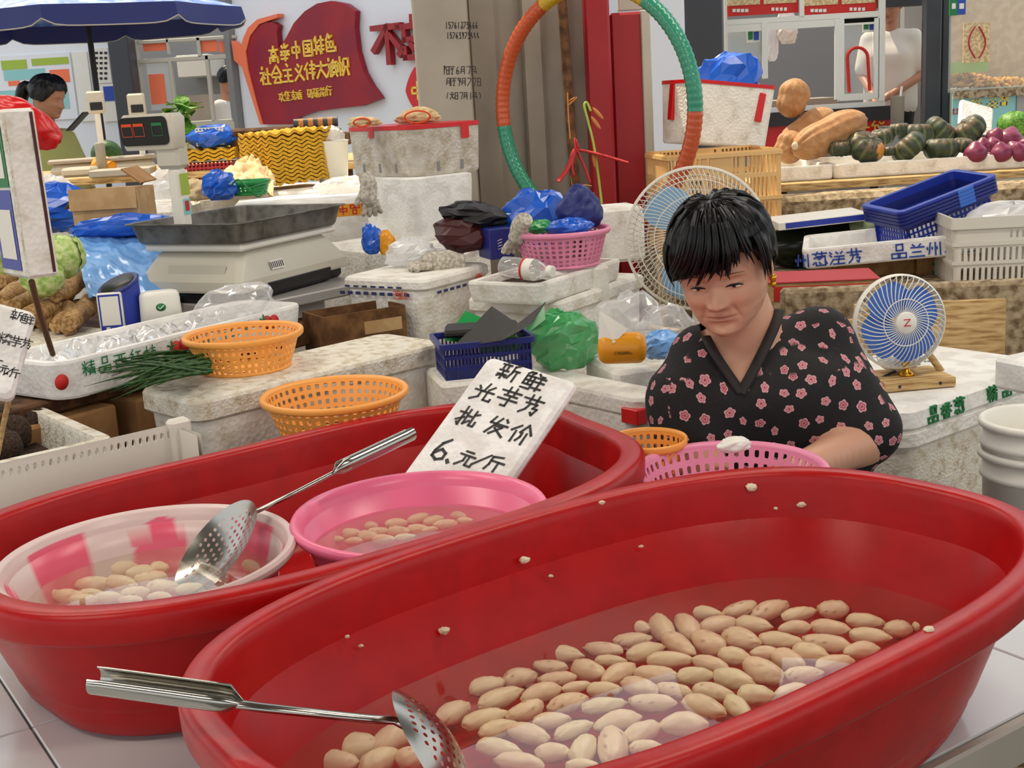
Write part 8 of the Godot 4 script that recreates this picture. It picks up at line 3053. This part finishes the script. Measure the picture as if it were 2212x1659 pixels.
# ================= far right: food kiosk and display case
func far_right() -> void:
	var st := ms()
	slab_box(st, 1412, -160, 1486, 300, 8.2, 0.3, 0.0, 0.01, 1.6)
	struct("pillar_white", st, M.white_wall)
	st = ms()
	slab_box(st, 1484, -160, 1566, 300, 8.6, 0.3, 0.0, 0.01, 1.6)
	struct("pillar_dark", st, M.dark_grey)
	# kiosk
	var d := 9.2
	var s := slab(1560, -80, 1906, 330, d, 0.0)
	var wt := Transform3D(Basis(), s.c)
	var o := thing("food_kiosk", "white framed food kiosk with red menu boards and hatch", "kiosk", wt)
	for e: Array in [[1562, -80, 1568, 250], [1892, -80, 1906, 218], [1562, 34, 1906, 46], [1562, -30, 1906, -22], [1722, -80, 1732, 36], [1564, 46, 1890, 62], [1642, 50, 1654, 170], [1798, 44, 1808, 215], [1808, 40, 1892, 50], [1808, 40, 1818, 218], [1882, 40, 1893, 212], [1806, 202, 1893, 216], [1564, 228, 1906, 240]]:
		st = ms()
		slab_on(st, wt, e, 0.06 if e[2] - e[0] > 40 else 0.066)
		part(o, "frame_bar", st, M.white_plastic)
	for e: Array in [[1564, -22, 1722, 32], [1732, -22, 1890, 30]]:
		st = ms()
		slab_on(st, wt, e, 0.03)
		var mb := part(o, "menu_board", st, M.print_red)
		st = ms()
		slab_on(st, wt, [e[0] + 2, -22, (e[0] + e[2]) * 0.5 - 4, 12], 0.036)
		slab_on(st, wt, [(e[0] + e[2]) * 0.5 + 4, -22, e[2] - 4, 8], 0.036)
		part(mb, "food_photo", st, M.cloth_cream)
		st = ms()
		for q in 4:
			var bx: float = e[0] + 16 + q * 9
			slab_on(st, wt, [bx, 20, bx + 7, 27], 0.036)
			slab_on(st, wt, [bx + 84, 17, bx + 90, 24], 0.036)
		part(mb, "menu_print", st, M.white_plastic)
	st = ms()
	slab_on(st, wt, [1568, 62, 1642, 160], 0.012)
	part(o, "pane", st, M.glass)
	st = ms()
	slab_on(st, wt, [1818, 52, 1882, 202], 0.012)
	part(o, "pane", st, M.glass)
	st = ms()
	var ap := []
	for q in 17:
		var a := PI * q / 16
		ap.append((wt.affine_inverse() * on_plane(1850 - cos(a) * 22, 125 - sin(a) * 22, wt.origin, Vector3.BACK)) + Vector3(0, 0, 0.03))
	ap.push_front((wt.affine_inverse() * on_plane(1832, 200, wt.origin, Vector3.BACK)) + Vector3(0, 0, 0.03))
	ap.append((wt.affine_inverse() * on_plane(1876, 196, wt.origin, Vector3.BACK)) + Vector3(0, 0, 0.03))
	tube(st, ap, 0.012, 6)
	part(o, "red_arch", st, M.print_red)
	for e: Array in [[1612, 66, 1639, 92], [1861, 46, 1886, 70]]:
		st = ms()
		slab_on(st, wt, e, 0.03)
		var pn := part(o, "payment_sticker", st, M.white_plastic)
		st = ms()
		slab_on(st, wt, [e[0] + 2, e[1] + 2, e[0] + 12, e[3] - 6], 0.034)
		part(pn, "green_half", st, M.print_green)
		st = ms()
		slab_on(st, wt, [e[0] + 14, e[1] + 3, e[2] - 2, e[3] - 5], 0.034)
		part(pn, "blue_half", st, M.print_blue)
		st = ms()
		slab_on(st, wt, [e[0] + 12, e[1] - 8, e[2], e[1] - 2], 0.034)
		part(pn, "red_tab", st, M.print_red)
	st = ms()
	slab_on(st, wt, [1560, 238, 1920, 268], 0.12)
	part(o, "counter_band", st, M.dark)
	st = ms()
	slab_on(st, wt, [1560, 266, 1918, 330], 0.06)
	var ls := part(o, "lower_sign", st, M.tape_red)
	st = ms()
	var gp := wt.affine_inverse() * on_plane(1892, 275, wt.origin, Vector3.BACK)
	glyph(st, "饼", Transform3D(Basis(), gp + Vector3(0, 0, 0.068)), 0.10, 0.014, 0.004)
	glyph(st, "大", Transform3D(Basis(), gp + Vector3(-0.12, -0.01, 0.068)), 0.10, 0.014, 0.004)
	part(ls, "lettering", st, M.gold, "yellow characters")
	st = ms()
	slab_box(st, 1500, -80, 1960, 330, 11.2, 0.1, 0.0, 0.0, 1.5)
	struct("wall_kiosk_back", st, M.mid_grey)
	st = ms()
	slab_box(st, 1640, 215, 1810, 330, 9.9, 0.5, 0.0, 0.0, 1.2)
	solo("kiosk_worktop", "steel worktop inside the food kiosk", "worktop", st, M.steel)
	bag("plastic_bag", "bunch of white carrier bags hanging in kiosk hatch", W(1700, 95, 9.4), Vector3(0.09, 0.13, 0.05), 680, M.white_plastic, 0.5)
	bag("plastic_bag", "thin white carrier bag hanging beside the bunch", W(1667, 51, 9.4) - Vector3(0, 0.275, 0), Vector3(0.05, 0.155, 0.05), 681, M.milky_film, 0.4)
	stick("hanging_wire", "hook rail holding the carrier bags in the kiosk", "rail", [W(1650, 52, 9.4), W(1740, 47, 9.4)], 0.006, M.pole_black, 6)
	# person in white at the doorway
	var hgt := 1.65
	var pp := W(1925, 28, 9.5)
	var py := pp.y - hgt + 0.17
	var nl := noise(690, 1.0)
	var short := func(ph: float) -> float: return lerpf(0.70, 0.36, smoothstep(0.5, 1.9, absf(ph))) + 0.02 * nl.get_noise_1d(ph * 30.0)
	figure("person in white T-shirt at the kiosk doorway, head hidden", Vector3(pp.x, py, pp.z), -0.6, M.shirt_white, [[Vector3(0.17, hgt - 0.36, 0), Vector3(0.27, hgt - 0.62, -0.02), Vector3(0.05, hgt - 0.78, 0.2)], [Vector3(-0.17, hgt - 0.36, 0), Vector3(-0.2, hgt - 0.62, 0.06), Vector3(-0.05, hgt - 0.78, 0.25)]], short, {"h": hgt, "sleeve": 0.8})
	st = ms()
	box(st, fr(Vector3(pp.x, 0, pp.z)), Vector3(1.2, maxf(py, 0.02), 1.2), 0.0)
	struct("floor_kiosk", st, M.ground)
	st = ms()
	slab_box(st, 1890, -160, 1998, 14, 9.05, 0.12)
	struct("beam_door", st, M.dark_grey)
	st = ms()
	slab_box(st, 1950, -160, 2008, 330, 9.9, 0.1, 0.0, 0.0, 1.5)
	struct("wall_marble", st, M.marble)
	st = ms()
	slab_box(st, 1998, -160, 2030, 330, 8.9, 0.12, 0.0, 0.01, 1.5)
	slab_box(st, 2030, -160, 2050, 330, 8.95, 0.1, 0.0, 0.01, 1.5)
	struct("door_1", st, M.dark_grey)
	# pot with ladle
	o = thing("steel_pot", "tall steel pot with ladle beside the kiosk", "pot", fr(W(1938, 272, 8.8)))
	st = ms()
	lathe(st, Transform3D(), [Vector2(0.0, 0.0), Vector2(0.045, 0.0), Vector2(0.048, 0.2), Vector2(0.053, 0.205), Vector2(0.046, 0.205), Vector2(0.04, 0.01), Vector2(0.0, 0.01)], 24, false, false)
	part(o, "pot_wall", st, M.steel)
	st = ms()
	tube(st, [Vector3(0.0, 0.05, 0), Vector3(0.03, 0.27, 0)], 0.008, 8)
	part(o, "ladle", st, M.white_plastic)
	st = ms()
	var b0 := W(1938, 272, 8.8)
	box(st, fr(Vector3(b0.x, 0, b0.z)), Vector3(0.2, b0.y, 0.2), 0.0)
	solo("pot_stand", "grey stand under the tall steel pot", "stand", st, M.mid_grey)
	# glass display case with fried food
	s = slab(2050, -160, 2330, 330, 8.7)
	wt = Transform3D(Basis(), s.c)
	o = thing("display_case", "glass food display case with teal price panel", "display case", wt)
	st = ms()
	slab_on(st, wt, [2050, -120, 2330, 192], 0.02)
	part(o, "pane", st, M.glass)
	st = ms()
	slab_on(st, wt, [2050, 188, 2330, 206], 0.10)
	part(o, "stone_ledge", st, M.concrete)
	st = ms()
	slab_on(st, wt, [2050, 200, 2185, 330], 0.06)
	var tp := part(o, "teal_panel", st, M.teal_sign)
	st = ms()
	for e: Array in [["西", 2100, 225], ["品", 2135, 220], ["香", 2160, 215]]:
		glyph(st, e[0], Transform3D(Basis(), wt.affine_inverse() * on_plane(e[1], e[2], wt.origin, Vector3.BACK) + Vector3(0, 0, 0.068)), 0.07, 0.01, 0.002)
	part(tp, "lettering", st, M.gold)
	st = ms()
	for e: Array in [["红", 2056, 240], ["品", 2070, 232]]:
		glyph(st, e[0], Transform3D(Basis(), wt.affine_inverse() * on_plane(e[1], e[2], wt.origin, Vector3.BACK) + Vector3(0, 0, 0.068)), 0.045, 0.007, 0.002)
	part(tp, "red_lettering", st, M.print_red)
	st = ms()
	slab_on(st, wt, [2186, 196, 2330, 330], 0.07)
	part(o, "notice_panel", st, M.marble)
	st = ms()
	slab_box(st, 2052, -120, 2330, 200, 9.6, 0.1)
	part(o, "case_back", st, M.card_pale).transform = wt.affine_inverse()
	st = ms()
	slab_on(st, wt, [2050, 132, 2170, 156], -0.3)
	part(o, "green_tray", st, M.lime)
	for e: Array in [[2048, 0, 2064, 34, M.print_green], [2064, -2, 2082, 32, M.print_blue]]:
		st = ms()
		slab_on(st, wt, e, 0.03)
		var pn := part(o, "payment_sticker", st, e[4])
		st = ms()
		slab_on(st, wt, [e[0] + 4, 8, e[2] - 4, 20], 0.034)
		part(pn, "blank_panel", st, M.white_plastic)
	st = ms()
	slab_on(st, wt, [2078, 50, 2134, 135], 0.03)
	var cg := part(o, "paper_print", st, M.cloth_cream)
	st = ms()
	for sgn: float in [-1.0, 1.0]:
		var cp := []
		for q in 9:
			var a := PI * q / 8
			cp.append((wt.affine_inverse() * on_plane(2106 + sgn * (4 + sin(a) * 14), 58 + 68 * q / 8.0, wt.origin, Vector3.BACK)) + Vector3(0, 0, 0.036))
		tube(st, cp, 0.014, 6, false, 0.3)
	part(cg, "red_curve", st, M.rope_red)
	# heaps of fried snacks
	st = ms()
	var rng := RandomNumberGenerator.new()
	rng.seed = 31
	for q in 420:
		var u := rng.randf()
		var top := 28.0 * exp(-pow((u - 0.2) * 4.0, 2.0)) + 16.0 * exp(-pow((u - 0.75) * 3.0, 2.0))
		var p := W(2050 + u * 170, 186 - rng.randf() * top, 9.0 + rng.randf_range(-0.08, 0.1))
		ball(st, Transform3D(Basis(Vector3(rng.randf(), rng.randf(), 0.3).normalized(), rng.randf() * 6.0), p), Vector3(0.03, 0.012, 0.012), 6, 4)
	var fs := solo("fried_snacks", "heap of golden fried snacks behind the display glass", "snacks", st, M.fried)
	fs.set_meta("kind", "stuff")
	st = ms()
	slab_box(st, 2050, 186, 2330, 330, 8.95, 0.5, 0.0, 0.0, 1.2)
	solo("base_cabinet", "base cabinet of the glass display case", "cabinet", st, M.grey_plastic)
	# far wall behind everything
	st = ms()
	box(st, fr(Vector3(0, 0, -13.5)), Vector3(22, 5, 0.2), 0.0)
	struct("wall_far", st, M.wall_white)
func slab_on(st: SurfaceTool, wt: Transform3D, e: Array, th: float) -> void:
	var inv := wt.affine_inverse()
	var a := inv * on_plane(e[0], e[1], wt.origin, wt.basis.z)
	var b := inv * on_plane(e[2], e[3], wt.origin, wt.basis.z)
	var c := inv * on_plane(e[0], e[3], wt.origin, wt.basis.z)
	var d := inv * on_plane(e[2], e[1], wt.origin, wt.basis.z)
	var xl := (a.x + c.x) * 0.5
	var xr := (b.x + d.x) * 0.5
	var yb := (b.y + c.y) * 0.5
	var yt := (a.y + d.y) * 0.5
	box(st, fr(Vector3((xl + xr) * 0.5, yb, th - 0.005 if th > 0.0 else th)), Vector3(absf(xr - xl), absf(yt - yb), 0.02), 0.0)
